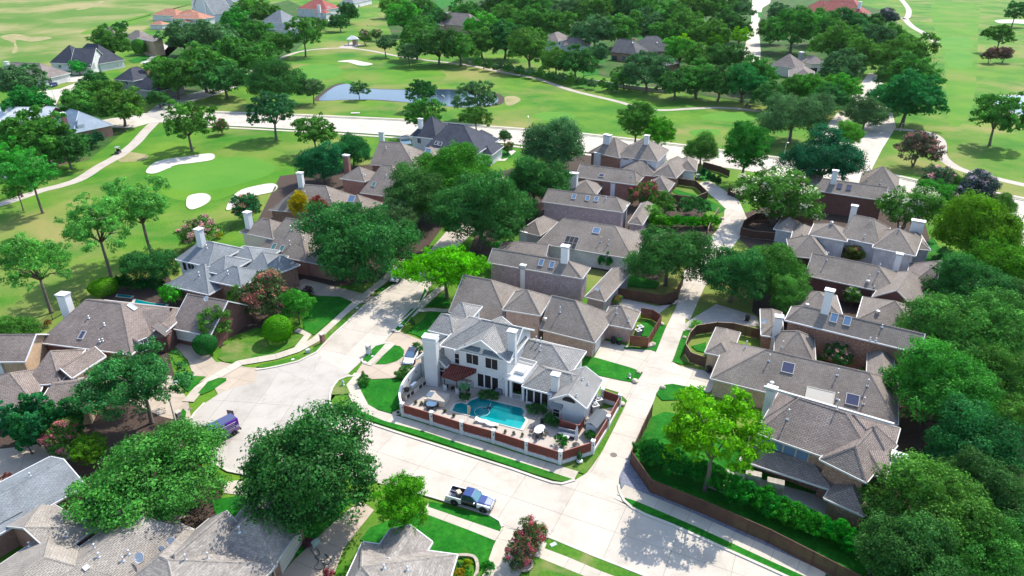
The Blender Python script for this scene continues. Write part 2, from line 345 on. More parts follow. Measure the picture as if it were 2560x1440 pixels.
M['r_browntile'] = bricks("brown_grey_tiles", (0.27, 0.225, 0.20), (0.22, 0.185, 0.165), (0.09, 0.075, 0.07), 6.0, 0.42, 0.10)
M['b_pink'] = bricks("pink_brick", (0.46, 0.275, 0.225), (0.38, 0.215, 0.18), (0.4880, 0.4270, 0.3782), 0.24, 0.085, 0.012, big=0.8)
M['b_lav'] = bricks("washed_lavender_brick", (0.3294, 0.2440, 0.2623), (0.2684, 0.1891, 0.2013), (0.4636, 0.4148, 0.4270), 0.26, 0.09, 0.014, big=0.9, pale=(0.6100, 0.5490, 0.5612))
M['b_brown'] = bricks("brown_brick", (0.3157, 0.1473, 0.0912), (0.2315, 0.1052, 0.0701), (0.3648, 0.2806, 0.2245), 0.26, 0.09, 0.012, big=0.9, pale=(0.5051, 0.3788, 0.3087))
M['b_red'] = bricks("red_brick", (0.3367, 0.1473, 0.1052), (0.2666, 0.1150, 0.0842), (0.3788, 0.2806, 0.2385), 0.24, 0.085, 0.012, big=0.7)
M['b_dark'] = bricks("dark_maroon_brick", (0.1796, 0.0791, 0.0646), (0.1437, 0.0646, 0.0546), (0.1725, 0.1079, 0.0935), 0.24, 0.085, 0.010, big=0.6)
M['b_tan'] = bricks("tan_brick", (0.5490, 0.3782, 0.2318), (0.4880, 0.3294, 0.2013), (0.5368, 0.4270, 0.3172), 0.24, 0.085, 0.010, big=0.5)
M['b_white'] = bricks("white_brick", (0.62, 0.61, 0.60), (0.57, 0.56, 0.55), (0.50, 0.49, 0.48), 0.24, 0.085, 0.010, big=0.5)
M['b_grey'] = flat("grey_siding", (0.26, 0.27, 0.27), 0.8, var=0.08)
M['b_cream'] = flat("cream_stucco", (0.60, 0.55, 0.45), 0.9, var=0.05)
M['b_pale'] = flat("pale_siding", (0.55, 0.56, 0.57), 0.8, var=0.05)
M['under'] = grass('shade_dark_grass', (0.016, 0.070, 0.010), (0.05, 0.11, 0.018), dry=(0.10, 0.085, 0.045), dry_at=0.60, scale=0.12, fine=1.6)  # dark green carries the trees' shade in the grass colour
# ================================================================== GROUND
def sheet(name, poly, z, mat, label=None, kind="structure", parent=None, smooth=0, thick=0.0, side=None):
    if smooth: poly = catmull(poly, True, smooth)
    mb = MB()
    if thick: mb.prism(poly, z, z + thick, 0, None if side is None else 1)
    else: mb.prism(poly, z - 0.002, z)
    o = mb.build(name, [M[mat]] + ([M[side]] if side else []), parent)
    if kind: o["kind"] = kind
    if label: o["label"] = label
    return o
def slabs(name, poly, a, b, size, z, mat, label, gap=0.035, joint='joint', jz=0.0):
    """a concrete surface cast in bays: the joint bed is the structure, each bay a part of it"""
    root = sheet(name, poly, jz + z - 0.03, joint, label, thick=0.02)
    d = Vector((b[0] - a[0], b[1] - a[1])).normalized(); n = Vector((-d.y, d.x))
    loc = [((p[0] - a[0]) * d.x + (p[1] - a[1]) * d.y, (p[0] - a[0]) * n.x + (p[1] - a[1]) * n.y) for p in poly]
    xs = [p[0] for p in loc]; ys = [p[1] for p in loc]
    sx, sy = size
    for i in range(math.floor(min(xs) / sx), math.ceil(max(xs) / sx)):
        for j in range(math.floor(min(ys) / sy), math.ceil(max(ys) / sy)):
            c = clip_cell(loc, i * sx + gap / 2, j * sy + gap / 2, (i + 1) * sx - gap / 2, (j + 1) * sy - gap / 2)
            if len(c) < 3 or abs(area(c)) < 0.05: continue
            c = [(a[0] + p[0] * d.x + p[1] * n.x, a[1] + p[0] * d.y + p[1] * n.y) for p in c]
            MB().prism(c, z - 0.008, z).build("slab", M[mat], root)
    return root
def walk(name, path, width, z, label, mat='walk', bay=2.4):
    """a footpath cast in bays along a bent centre line"""
    L, Rr = strip(path, width)
    root = sheet(name, L + Rr[::-1], z - 0.03, 'joint', label, thick=0.018)
    for i in range(len(path) - 1):
        ln = math.dist(path[i], path[i + 1]); k = max(1, round(ln / bay)); g = 0.018 / max(ln, 0.1)
        for j in range(k):
            t0, t1 = j / k + g, (j + 1) / k - g
            q = [tuple(A[i][c] + (A[i + 1][c] - A[i][c]) * t for c in (0, 1)) for A, t in ((L, t0), (L, t1), (Rr, t1), (Rr, t0))]
            MB().prism(q, z - 0.012, z).build("slab", M[mat], root)
    return root
def kerb(path, label, width=0.32, h=0.13):
    L, Rr = strip(path, width); mb = MB()
    for i in range(len(path) - 1):
        mb.prism([L[i], L[i + 1], Rr[i + 1], Rr[i]], 0.0, h)
    o = mb.build("kerb", M['kerb']); o["kind"] = "structure"; o["label"] = label
    return o
def lawn(name, pts, label, mat='lawn', z=0.02, smooth=0, h=0.05):
    return sheet(name, G(*pts), z, mat, label, thick=h, smooth=smooth)

g = mesh("ground", [(-1500, -200, -0.06), (1500, -200, -0.06), (1500, 2600, -0.06), (-1500, 2600, -0.06)], [(0, 1, 2, 3)], M['golf']); g["kind"] = "structure"
g["label"] = "mown golf course grass spreading over the whole place"

# golf course surfaces
sheet("dry_rough", G((-260, 150), (-60, 172), (130, 150), (300, 108), (400, 50), (470, 30), (560, 8), (640, -10), (300, -40), (-400, -40)), -0.045, 'dry', "pale dry rough with sandy patches beyond the slate roofed houses")
sheet("fairway_grass", G((200, 85), (260, 60), (400, 28), (490, 8), (430, 22), (330, 62), (270, 78)), -0.035, 'fairway', smooth=4)
sheet("putting_green", G((372, 440), (400, 412), (470, 392), (560, 372), (640, 368), (705, 380), (742, 405), (735, 432), (700, 455), (640, 462), (590, 480), (540, 500), (450, 500), (400, 480)), -0.04, 'fairway', "mown apron of the putting green", smooth=4)
sheet("putting_green", G((395, 435), (425, 415), (490, 402), (570, 393), (640, 395), (685, 412), (680, 432), (640, 448), (580, 465), (500, 478), (430, 472), (400, 455)), -0.034, 'green', "bright putting green between the white bunkers", smooth=4)
sheet("putting_green", G((725, 178), (770, 162), (830, 162), (855, 175), (835, 192), (780, 200), (735, 195)), -0.04, 'green', "putting green behind the long pond", smooth=4)
sheet("fairway_grass", G((860, 190), (940, 175), (1080, 178), (1115, 188), (1090, 205), (980, 210), (900, 208)), -0.04, 'fairway', smooth=4)
sheet("tee_green", G((1335, 288), (1365, 280), (1420, 282), (1440, 292), (1415, 302), (1360, 300)), -0.04, 'green', "small oval tee beside the far road", smooth=4)
sheet("tee_green", G((1750, 292), (1800, 280), (1900, 282), (1905, 300), (1840, 304), (1780, 300)), -0.04, 'green', "long tee beside the cart path bend", smooth=4)
sheet("tee_green", G((1722, 328), (1760, 322), (1800, 326), (1790, 338), (1740, 340)), -0.04, 'green', smooth=4)
sheet("tee_green", G((2365, 128), (2425, 126), (2430, 168), (2372, 166)), -0.04, 'green', "squared mown tee on the fairway beyond the boulevard", smooth=2)
sheet("tee_green", G((2352, 94), (2420, 93), (2432, 120), (2358, 120)), -0.04, 'green', smooth=2)
sheet("fairway_grass", G((2330, 10), (2440, 12), (2445, 70), (2440, 200), (2420, 290), (2370, 300), (2360, 150)), -0.046, 'fairway', smooth=4)
sheet("sandy_patch", G((0, 92), (40, 84), (75, 92), (120, 92), (128, 96), (80, 104), (40, 100), (45, 125), (30, 132), (35, 108)), -0.038, 'sandy', smooth=3)
sheet("sandy_patch", G((190, 24), (230, 10), (262, 0), (250, 10), (215, 22)), -0.038, 'sandy', smooth=3)
def bunker(pts, label):
    p = catmull(G(*pts), True, 5); c = (sum(q[0] for q in p) / len(p), sum(q[1] for q in p) / len(p)); mb = MB(); n = len(p)
    rings = [(1.035, -0.03), (1.02, 0.10), (1.0, 0.09), (0.93, -0.02), (0.6, -0.03)]
    vs = [(c[0] + (x - c[0]) * k, c[1] + (y - c[1]) * k, z) for k, z in rings for x, y in p]
    fs = [(i * n + k, i * n + (k + 1) % n, (i + 1) * n + (k + 1) % n, (i + 1) * n + k) for i in range(4) for k in range(n)]
    mb.add(vs, fs[:2 * n], 1); mb.add(vs, fs[2 * n:] + [tuple(range(4 * n, 5 * n))], 0)
    o = mb.build("bunker", [M['sand'], M['fairway']], None, True); o["kind"] = "structure"; o["label"] = label
bunker([(365, 430), (385, 408), (420, 398), (470, 391), (520, 384), (536, 388), (530, 400), (480, 408), (440, 413), (412, 425), (385, 434)], "long white sand bunker behind the putting green")
bunker([(466, 508), (470, 492), (490, 485), (512, 484), (526, 491), (524, 503), (505, 516), (480, 524), (468, 518)], "small oval sand bunker")
bunker([(566, 524), (576, 500), (600, 477), (640, 465), (680, 459), (694, 467), (682, 480), (640, 490), (605, 507), (582, 522)], "curved sand bunker next to the small oval one")
bunker([(842, 154), (880, 150), (905, 154), (932, 160), (915, 164), (895, 163), (870, 156)], "narrow sand bunker near the white pavilion")
bunker([(2488, 51), (2530, 49), (2600, 52), (2590, 60), (2530, 58), (2500, 58)], "sand bunker at the far edge of the fairway")
sheet("sandy_patch", G((1262, 243), (1285, 240), (1302, 248), (1290, 258), (1268, 264)), -0.038, 'sandy', smooth=3)
sheet("sandy_patch", G((285, 385), (310, 378), (355, 384), (372, 390), (350, 402), (300, 404)), -0.038, 'sandy', smooth=3)

# water
def pond(pts, bank, label):
    p = catmull(G(*pts), True, 5)
    c = (sum(q[0] for q in p) / len(p), sum(q[1] for q in p) / len(p))
    b = [(c[0] + (x - c[0]) * 1.03 + (1.2 if x > c[0] else -1.2), c[1] + (y - c[1]) * 1.03 + (1.0 if y > c[1] else -0.6)) for x, y in p]
    sheet("pond_bank", b, -0.042, bank, "bare bank round the " + label.split(" ")[-1])
    o = sheet("pond_water", p, -0.034, 'pond', label); return o
M['pond'] = water("pond_water", (0.016, 0.036, 0.060), 0.12, 0.3, 0.8, 0.22)
M['pool'] = water("pool_water", (0.0, 0.160, 0.170), 0.06, 0.25, 1.2, 0.5)
M['poolshelf'] = water("pool_shelf_water", (0.01, 0.29, 0.29), 0.06, 0.2, 1.6, 0.5)
pond([(797, 249), (815, 231), (838, 216), (860, 210), (874, 211), (890, 219), (922, 221), (950, 223), (1010, 224), (1060, 224), (1115, 224), (1180, 228), (1236, 236), (1246, 248), (1235, 260), (1190, 266), (1140, 267), (1090, 262), (1015, 255), (940, 249), (865, 249), (820, 251)], 'mulch', "long blue grey golf pond")
pond([(2480, 252), (2488, 243), (2516, 239), (2580, 239), (2700, 243), (2720, 300), (2620, 306), (2516, 274)], 'stone', "pond at the fairway edge ringed by pale rocks pond")

# cart paths
def cart(px, label, width=2.7):
    p = catmull(G(*px), False, 4); L, Rr = strip(p, width); mb = MB()
    for i in range(len(p) - 1): mb.prism([L[i], L[i + 1], Rr[i + 1], Rr[i]], -0.05, -0.026)
    o = mb.build("cart_path", M['path']); o["kind"] = "structure"; o["label"] = label
cart([(392, 300), (362, 330), (338, 357), (300, 387), (250, 415), (200, 447), (150, 464), (105, 475), (50, 494), (0, 510), (-80, 530)], "cart path the golf cart drives along", 3.4)
cart([(560, 205), (610, 186), (677, 155), (745, 130), (802, 122), (865, 120), (922, 126), (995, 140), (1065, 150), (1165, 162), (1280, 185), (1345, 197), (1430, 226), (1530, 250), (1602, 269), (1655, 275), (1717, 272), (1780, 269), (1842, 271), (1900, 278)], "cart path winding past the white pavilion")
cart([(2240, -20), (2255, 0), (2271, 22), (2270, 40), (2264, 48), (2282, 67), (2317, 87), (2340, 105)], "cart path beside the top fairway", 4.2)
cart([(2225, 322), (2270, 325), (2320, 332), (2347, 347), (2353, 365), (2352, 385), (2369, 405), (2407, 425), (2495, 447), (2560, 462), (2700, 490)], "cart path curling past the brown crape myrtle", 3.2)
cart([(2264, 48), (2250, 44), (2235, 46)], "short path branching to the lavender crape myrtle", 3)
sheet("patio_slab", G((845, 118), (880, 105), (905, 112), (880, 122)), -0.03, 'path')

# ------------------------------------------------------------------ roads
UPK = [(520, 282), (640, 287), (750, 290), (1005, 302), (1130, 312), (1280, 324), (1420, 334), (1537, 347), (1700, 366), (1860, 388), (1940, 398), (2010, 404)]
LOK = [(520, 312), (640, 318), (840, 329), (990, 339), (1130, 348), (1280, 360), (1420, 376), (1540, 388), (1690, 402), (1850, 424), (1950, 442), (2040, 450), (2140, 462), (2240, 476), (2292, 488), (2420, 510), (2535, 535)]
UPK2 = [(2178, 424), (2215, 438), (2292, 456), (2420, 474), (2540, 498), (2650, 520)]
LOKR = [(2548, 560), (2556, 700), (2566, 900), (2580, 1300), (2600, 1700)]
col = G((300, 292), (362, 283), *UPK, (2060, 408), *UPK2[:-1], (2655, 522), (2672, 700), (2702, 900), (2790, 1300), (2850, 1700), *LOKR[::-1], *LOK[::-1], (430, 306), (380, 306), (330, 320), (240, 318), (232, 304))
slabs("collector_road", col, P(1005, 302)[:2], P(1420, 334)[:2], (9, 6.5), 0.0, 'road', "wide pale concrete road crossing behind the houses")
slabs("boulevard", G((2062, 410), (2040, 372), (2092, 297), (2152, 212), (2168, 185), (2196, 180), (2216, 235), (2238, 318), (2204, 372), (2176, 424), (2120, 425)), P(2092, 297)[:2], P(2152, 212)[:2], (9, 6.5), 0.004, 'road', "shady boulevard running up to the tiled roof house")
sheet("boulevard_median", G((2090, 345), (2110, 318), (2150, 290), (2172, 282), (2175, 296), (2150, 322), (2125, 352), (2100, 356)), 0.0, 'lawn2', "grass median of the boulevard", thick=0.12, smooth=3)
slabs("upper_street", G((1820, 190), (1860, 130), (1868, 92), (1878, 50), (1880, 12), (1886, -40), (1935, -40), (1925, 8), (1906, 20), (1896, 62), (1902, 130), (1900, 150)), P(1868, 92)[:2], P(1878, 50)[:2], (9, 9), 0.0, 'road', "street going up between the dark trees")
sheet("street_median", G((1894, 30), (1904, 31), (1906, 44), (1896, 44)), 0.0, 'lawn', thick=0.1)
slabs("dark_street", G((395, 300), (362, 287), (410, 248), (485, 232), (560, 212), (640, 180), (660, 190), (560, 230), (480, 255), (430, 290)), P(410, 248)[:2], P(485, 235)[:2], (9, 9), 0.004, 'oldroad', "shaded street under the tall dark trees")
slabs("estate_street", G((110, 262), (88, 240), (100, 228), (150, 222), (195, 205), (150, 206), (160, 190), (215, 190), (230, 198), (200, 220), (150, 240), (140, 262), (150, 300), (118, 300)), P(88, 240)[:2], P(150, 222)[:2], (8, 8), 0.004, 'road', "driveways in front of the far slate roofed houses")
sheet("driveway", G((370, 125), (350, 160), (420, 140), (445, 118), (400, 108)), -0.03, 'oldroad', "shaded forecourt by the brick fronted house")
sheet("driveway", G((1225, 380), (1262, 366), (1290, 378), (1262, 402), (1228, 402)), 0.004, 'road', "driveway of the blue roofed house")

A_L = [(1215, 440), (1150, 540), (1062, 640), (985, 712), (962, 728), (910, 765), (868, 806), (830, 840), (792, 881), (745, 904), (700, 915), (665, 922), (640, 925)]
A_R = [(1262, 440), (1205, 560), (1120, 640), (1075, 720), (1050, 762), (990, 822), (958, 858), (909, 898), (872, 932), (845, 951), (832, 968), (825, 985), (824, 1002), (830, 1017), (850, 1030), (870, 1041)]
B_U = [(870, 1041), (930, 1061), (990, 1081), (1135, 1127), (1280, 1173), (1340, 1194), (1380, 1207), (1405, 1210), (1437, 1201)]
ALL_ = [(1437, 1201), (1462, 1188), (1482, 1163), (1506, 1128), (1530, 1080), (1552, 1035), (1568, 1002), (1585, 960), (1607, 930), (1637, 872), (1667, 815), (1690, 767), (1708, 700), (1712, 672)]
AL_R = [(1720, 690), (1712, 827), (1680, 905), (1640, 987), (1625, 1030), (1595, 1088), (1577, 1128), (1560, 1165), (1549, 1190), (1546, 1212), (1549, 1230), (1560, 1252), (1580, 1270), (1615, 1288), (1680, 1313), (1752, 1345), (1840, 1385), (1920, 1421), (2010, 1462)]
B_L = [(1860, 1545), (1700, 1476), (1615, 1441), (1480, 1388), (1372, 1343), (1330, 1330), (1256, 1318), (1250, 1303), (1225, 1288), (1160, 1267), (1080, 1243), (980, 1216), (900, 1196), (800, 1190), (700, 1192), (630, 1190), (570, 1178), (520, 1150), (485, 1110), (470, 1072), (472, 1057), (487, 1033), (512, 1008), (545, 986), (575, 972), (610, 962), (640, 955)]
slabs("street", G(*A_L, (642, 945), (700, 965), (825, 1000), *A_R[::-1][4:]), P(962, 728)[:2], P(792, 881)[:2], (7.2, 4.6), 0.0, 'road', "pale concrete street running up between the brick houses")
slabs("cul_de_sac", G((640, 921), (745, 903), (800, 890), (880, 940), (832, 968), (824, 1002), (850, 1030), (900, 1051), (820, 1190), (800, 1190), *B_L[14:]), P(700, 930)[:2], P(560, 1120)[:2], (8, 5), 0.005, 'oldroad', "grey concrete turning circle of the street")
slabs("street", G(*B_U[:-1], (1437, 1201), (1470, 1180), (1549, 1190), *AL_R[9:], (2010, 1560), *B_L[:13], (790, 1188), (830, 1030)), P(990, 1081)[:2], P(1340, 1194)[:2], (6.4, 4.3), 0.009, 'road', "pale concrete street where the pickup is parked")
slabs("alley", G(*ALL_, *AL_R), P(1530, 1080)[:2], P(1637, 872)[:2], (4.4, 3.4), 0.013, 'road', "concrete alley along the garden fences")
slabs("alley", G((1700, 790), (1705, 740), (1712, 672), (1740, 640), (1770, 600), (1795, 572), (1810, 540), (1812, 520), (1795, 503), (1765, 478), (1737, 459), (1775, 452), (1818, 480), (1848, 502), (1867, 545), (1850, 592), (1800, 660), (1760, 720), (1725, 800)), P(1740, 640)[:2], P(1795, 572)[:2], (4.4, 3.4), 0.0, 'road', "curving end of the alley by the far fence gates")
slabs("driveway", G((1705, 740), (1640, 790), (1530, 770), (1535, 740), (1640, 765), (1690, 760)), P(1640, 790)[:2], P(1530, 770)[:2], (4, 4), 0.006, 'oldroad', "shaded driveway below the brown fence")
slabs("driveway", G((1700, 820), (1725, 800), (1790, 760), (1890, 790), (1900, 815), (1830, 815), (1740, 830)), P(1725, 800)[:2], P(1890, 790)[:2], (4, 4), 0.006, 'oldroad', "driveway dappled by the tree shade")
slabs("driveway", G((1485, 893), (1510, 850), (1590, 870), (1640, 873), (1607, 932), (1545, 912)), P(1485, 893)[:2], P(1607, 930)[:2], (3.6, 3.2), 0.006, 'walk', "sunny driveway of the pink brick house")
slabs("driveway", G((1445, 928), (1470, 925), (1590, 958), (1568, 1002), (1548, 982), (1500, 966)), P(1470, 930)[:2], P(1590, 958)[:2], (3.6, 3.2), 0.006, 'walk', "driveway behind the white house")
slabs("driveway", G((1680, 904), (1700, 915), (1780, 930), (1800, 950), (1775, 980), (1700, 985), (1640, 988)), P(1680, 905)[:2], P(1780, 930)[:2], (3.6, 3.2), 0.006, 'walk', "driveway of the tan brick house")
slabs("driveway", G((640, 955), (575, 972), (545, 986), (520, 940), (530, 905), (555, 905), (615, 918), (645, 920)), P(530, 905)[:2], P(645, 925)[:2], (3.5, 3.0), 0.012, 'drive', "tan driveway apron of the long brown house")
slabs("driveway", G((430, 860), (490, 850), (540, 905), (525, 945), (490, 960), (470, 900)), P(430, 860)[:2], P(520, 940)[:2], (3.5, 3.0), 0.008, 'drive', "tan garage drive of the long brown house")
slabs("driveway", G((720, 712), (760, 697), (905, 733), (940, 742), (925, 758), (870, 755), (790, 738)), P(720, 712)[:2], P(925, 758)[:2], (3.5, 3.0), 0.006, 'drive', "shaded driveway beside the grey roofed house")
slabs("driveway", G((958, 858), (990, 826), (1012, 834), (1052, 850), (1085, 880), (1060, 905), (1020, 930), (985, 945), (930, 948), (885, 940), (908, 905)), P(909, 905)[:2], P(985, 945)[:2], (3.6, 3.2), 0.017, 'drive', "curved tan driveway in front of the white house")
slabs("driveway", G((690, 1455), (735, 1400), (830, 1310), (900, 1250), (935, 1275), (860, 1370), (830, 1450)), P(735, 1400)[:2], P(870, 1260)[:2], (3.5, 3.5), 0.006, 'drive', "tan driveway under the big oak with a black hose on it")
slabs("driveway", G((1240, 1345), (1256, 1318), (1372, 1343), (1345, 1370), (1290, 1450), (1270, 1510), (1180, 1490), (1215, 1420)), P(1240, 1345)[:2], P(1180, 1470)[:2], (3.6, 3.2), 0.017, 'walk', "driveway where the red crape myrtle grows")
slabs("driveway", G((-60, 1130), (120, 1108), (190, 1140), (80, 1185), (-60, 1240)), P(-60, 1180)[:2], P(150, 1130)[:2], (5, 4), 0.006, 'drive', "tan courtyard behind the pink crape myrtle")
slabs("driveway", G((195, 960), (215, 930), (300, 925), (430, 940), (470, 1000), (480, 1060), (400, 1040), (280, 980)), P(215, 930)[:2], P(430, 950)[:2], (4, 4), 0.004, 'drive', "tan driveway under the feathery tree")
slabs("driveway", G((560, 1232), (560, 1205), (600, 1200), (660, 1222), (640, 1245)), P(560, 1232)[:2], P(660, 1222)[:2], (3, 3), 0.013, 'walk', "pale drive between the two big oaks")
slabs("driveway", G((180, 1310), (260, 1250), (330, 1260), (470, 1290), (300, 1360)), P(200, 1310)[:2], P(330, 1260)[:2], (4, 4), 0.004, 'drive', "shaded drive of the dark car")

# kerbs
kerb(G(*A_L[3:6]), "kerb beside the shaded drive"); kerb(G(*A_L[5:]), "kerb of the long grass verge")
kerb(G((1075, 716), (1050, 762), (990, 818), (984, 826), (990, 831), (1000, 831)), "kerb of the small verge island")
kerb(G((978, 858), (962, 859), (938, 865), (922, 879), (906, 896), (905, 903), (913, 909), (922, 908)), "kerb of the mailbox island")
kerb(G((890, 940), (866, 942), (845, 951), (831, 970), (825, 988), (824, 1002), (831, 1018), (850, 1030), (870, 1041)), "kerb of the hydrant island")
kerb(G(*B_U), "kerb along the lawn strip in front of the pool fence")
kerb(G(*AL_R[9:]), "kerb below the long brown fence")
kerb(G(*B_L[1:5]), "kerb of the near verge"); kerb(G(*B_L[6:12]), "kerb beside the parked pickup")
kerb(G(*B_L[13:23]), "kerb of the turning circle")
kerb(G(*UPK), "far kerb of the collector road", 0.5, 0.15); kerb(G(*LOK[:8]), "near kerb of the collector road", 0.5, 0.15)
kerb(G(*UPK2), "kerb by the curling cart path", 0.5, 0.15)
kerb(G((2152, 212), (2092, 297), (2042, 370)), "kerb on the house side of the boulevard", 0.4); kerb(G((2216, 235), (2238, 318), (2204, 372), (2177, 424)), "kerb on the golf side of the boulevard", 0.4)

# footpaths
def off(px, m):
    p = G(*px); out = []
    for i in range(len(p)):
        a = Vector(p[max(i - 1, 0)]); b = Vector(p[min(i + 1, len(p) - 1)]); t = (b - a).normalized()
        out.append((p[i][0] - t.y * m, p[i][1] + t.x * m))
    return out
walk("footpath", off(UPK, 2.3), 1.6, 0.03, "footpath along the far side of the collector road", bay=5)
walk("footpath", off(LOK[:8], -2.3), 1.6, 0.03, "footpath along the near side of the collector road", bay=5)
walk("footpath", off(UPK2, 2.2), 1.6, 0.03, "footpath by the curling cart path", bay=4)
walk("footpath", G((1010, 650), (962, 700), (930, 726), (915, 738), (880, 768), (835, 810), (790, 850), (740, 876), (690, 892), (645, 900), (600, 908), (545, 940), (500, 970), (470, 1005)), 1.7, 0.085, "footpath curving round the topiary lawn")
walk("footpath", G((1120, 705), (1078, 742), (1040, 776), (1000, 812), (988, 830)), 1.6, 0.085, "footpath in the tree shade above the white house")
walk("footpath", G((978, 858), (945, 888), (915, 912)), 1.7, 0.088, "footpath crossing the mailbox island")
walk("footpath", G((900, 935), (878, 962), (888, 985), (905, 1018), (935, 1036), (1010, 1058), (1090, 1083), (1180, 1110), (1280, 1143), (1360, 1168), (1440, 1192)), 1.9, 0.085, "footpath along the red pool fence")
walk("footpath", G((1065, 1268), (1120, 1288), (1180, 1310), (1248, 1337)), 2.0, 0.085, "footpath behind the parked pickup")
walk("footpath", G((1345, 1372), (1420, 1402), (1500, 1434), (1600, 1480)), 2.2, 0.085, "footpath by the dry lawn")
walk("footpath", G((1552, 1225), (1600, 1246), (1640, 1262), (1720, 1295), (1830, 1345), (1930, 1390), (2060, 1448)), 2.0, 0.085, "shaded footpath under the long brown fence")
walk("garden_path", G((1040, 777), (1080, 775), (1130, 779)), 1.2, 0.088, "short path to the shaded front door")
walk("garden_path", G((740, 876), (770, 838), (748, 828), (740, 826)), 1.2, 0.088, "short path from the footpath to the topiary lawn")
walk("footpath", G((2100, 283), (2060, 330), (2030, 372)), 1.6, 0.05, "footpath under the boulevard oaks", bay=4)

# lawns
lawn("lawn", [(795, 740), (850, 742), (880, 755), (852, 780), (812, 815), (786, 838), (762, 830), (757, 800), (775, 770)], "lush lawn beside the green crape myrtle")
lawn("lawn", [(560, 905), (545, 896), (560, 850), (640, 820), (720, 830), (772, 842), (740, 864), (690, 884), (640, 895), (590, 908)], "lawn with the round topiary shadow", 'lawn2')
lawn("verge", [(908, 764), (900, 760), (868, 785), (812, 838), (806, 856), (770, 880), (720, 898), (650, 912), (640, 918), (665, 921), (745, 902), (790, 880), (830, 838), (868, 804)], "long thin verge with utility boxes", 'lawn2', h=0.07)
lawn("verge", [(985, 705), (1006, 690), (975, 712), (958, 726), (935, 730), (945, 722)], "shaded verge beside the white off road car", h=0.07)
lawn("verge", [(1047, 770), (1028, 773), (990, 816), (987, 823), (993, 828), (1000, 826)], "small shaded verge island", h=0.07)
lawn("lawn", [(1128, 776), (1118, 780), (1070, 780), (1058, 800), (1016, 831), (1040, 838), (1062, 850), (1075, 850), (1100, 810)], "shaded lawn beside the white house")
lawn("lawn", [(1128, 770), (1120, 730), (1090, 745), (1066, 766), (1092, 768)], "shaded patch of lawn under the bright tree")
lawn("lawn", [(1062, 720), (1075, 740), (1050, 765), (1046, 762)], "shaded sliver of verge")
lawn("verge", [(965, 859), (945, 861), (926, 877), (909, 893), (910, 901), (919, 907), (932, 895), (950, 876)], "mailbox island of lush grass", h=0.07)
lawn("lawn", [(983, 863), (1000, 866), (1010, 876), (1010, 890), (992, 903), (965, 911), (938, 911), (960, 888)], "half round island of lush grass")
lawn("verge", [(884, 941), (866, 943), (847, 953), (833, 970), (827, 988), (876, 985), (866, 963)], "hydrant island of dry grass", 'lawn2', h=0.07)
lawn("lawn", [(898, 948), (925, 952), (985, 946), (1012, 950), (1002, 985), (1000, 1015), (975, 1034), (922, 1016), (908, 995), (892, 968)], "wedge of lush lawn beside the curved wall")
lawn("lawn", [(886, 1004), (860, 1018), (874, 1036), (940, 1057), (1060, 1095), (1200, 1140), (1340, 1187), (1385, 1201), (1405, 1205), (1432, 1199), (1380, 1182), (1280, 1150), (1160, 1113), (1060, 1080), (960, 1053), (905, 1030)], "lush lawn strip between street and pool fence", h=0.07)
lawn("lawn", [(1009, 1040), (1080, 1063), (1155, 1087), (1234, 1109), (1316, 1136), (1400, 1162), (1480, 1137), (1519, 1073), (1548, 1018), (1562, 1016), (1550, 1040), (1522, 1092), (1495, 1140), (1478, 1165), (1462, 1186), (1380, 1160), (1240, 1118), (1100, 1075), (1000, 1046)], "grass round the foot of the red pool fence", 'lawn2')
lawn("lawn", [(1460, 897), (1490, 895), (1580, 921), (1607, 932), (1590, 958), (1555, 952), (1490, 938), (1458, 926)], "lush lawn between two driveways", h=0.07)
lawn("lawn", [(1628, 875), (1640, 880), (1666, 815), (1652, 806), (1635, 845), (1600, 870), (1560, 868), (1560, 872)], "narrow lawn outside the red fence with boulders")
lawn("lawn", [(1597, 812), (1620, 800), (1634, 815), (1628, 835), (1618, 842), (1592, 838)], "bright lawn inside the small red fence")
lawn("lawn", [(1708, 828), (1735, 826), (1730, 830), (1718, 862), (1700, 900), (1720, 908), (1740, 912), (1700, 910), (1681, 905)], "narrow lawn outside the curved brown fence")
lawn("lawn", [(1728, 866), (1765, 856), (1765, 882), (1742, 878)], "bright lawn inside the curved brown fence")
lawn("lawn", [(1640, 985), (1655, 964), (1680, 960), (1760, 975), (1770, 990), (1700, 1000), (1655, 1001)], "small lawn under the yellow green tree")
lawn("lawn", [(1545, 690), (1580, 686), (1650, 706), (1640, 722), (1560, 716)], "bright lawn behind the brown alley fence")
lawn("lawn", [(1742, 500), (1765, 497), (1800, 515), (1815, 522), (1800, 532), (1770, 525)], "lush lawn by the hedges at the alley bend")
lawn("lawn", [(1680, 478), (1690, 474), (1740, 488), (1735, 492), (1690, 486)], "lawn in the raised far fence yard")
lawn("lawn", [(1745, 430), (1760, 422), (1790, 440), (1785, 455), (1750, 450)], "lawn by the far garage")
lawn("lawn", [(1228, 608), (1260, 600), (1290, 606), (1300, 612), (1270, 618), (1240, 622)], "sunlit lawn beside the dark mulch square")
lawn("lawn", [(1230, 372), (1262, 366), (1280, 392), (1255, 398), (1240, 380)], "lawn corner of the blue roofed house")
lawn("lawn", [(2310, 620), (2330, 590), (2362, 640), (2375, 680), (2340, 690), (2315, 670)], "bright lawn beside the white brick house")
lawn("lawn", [(440, 955), (480, 940), (515, 942), (470, 980)], "wedge of lawn by the street lamp")
lawn("verge", [(495, 984), (520, 955), (548, 945), (566, 946), (566, 952), (530, 976), (505, 987)], "narrow island of lush grass at the turning circle", h=0.07)
lawn("verge", [(448, 1035), (458, 1022), (466, 1030), (462, 1050), (452, 1060)], "grass tip beside the stone mailbox", h=0.07)
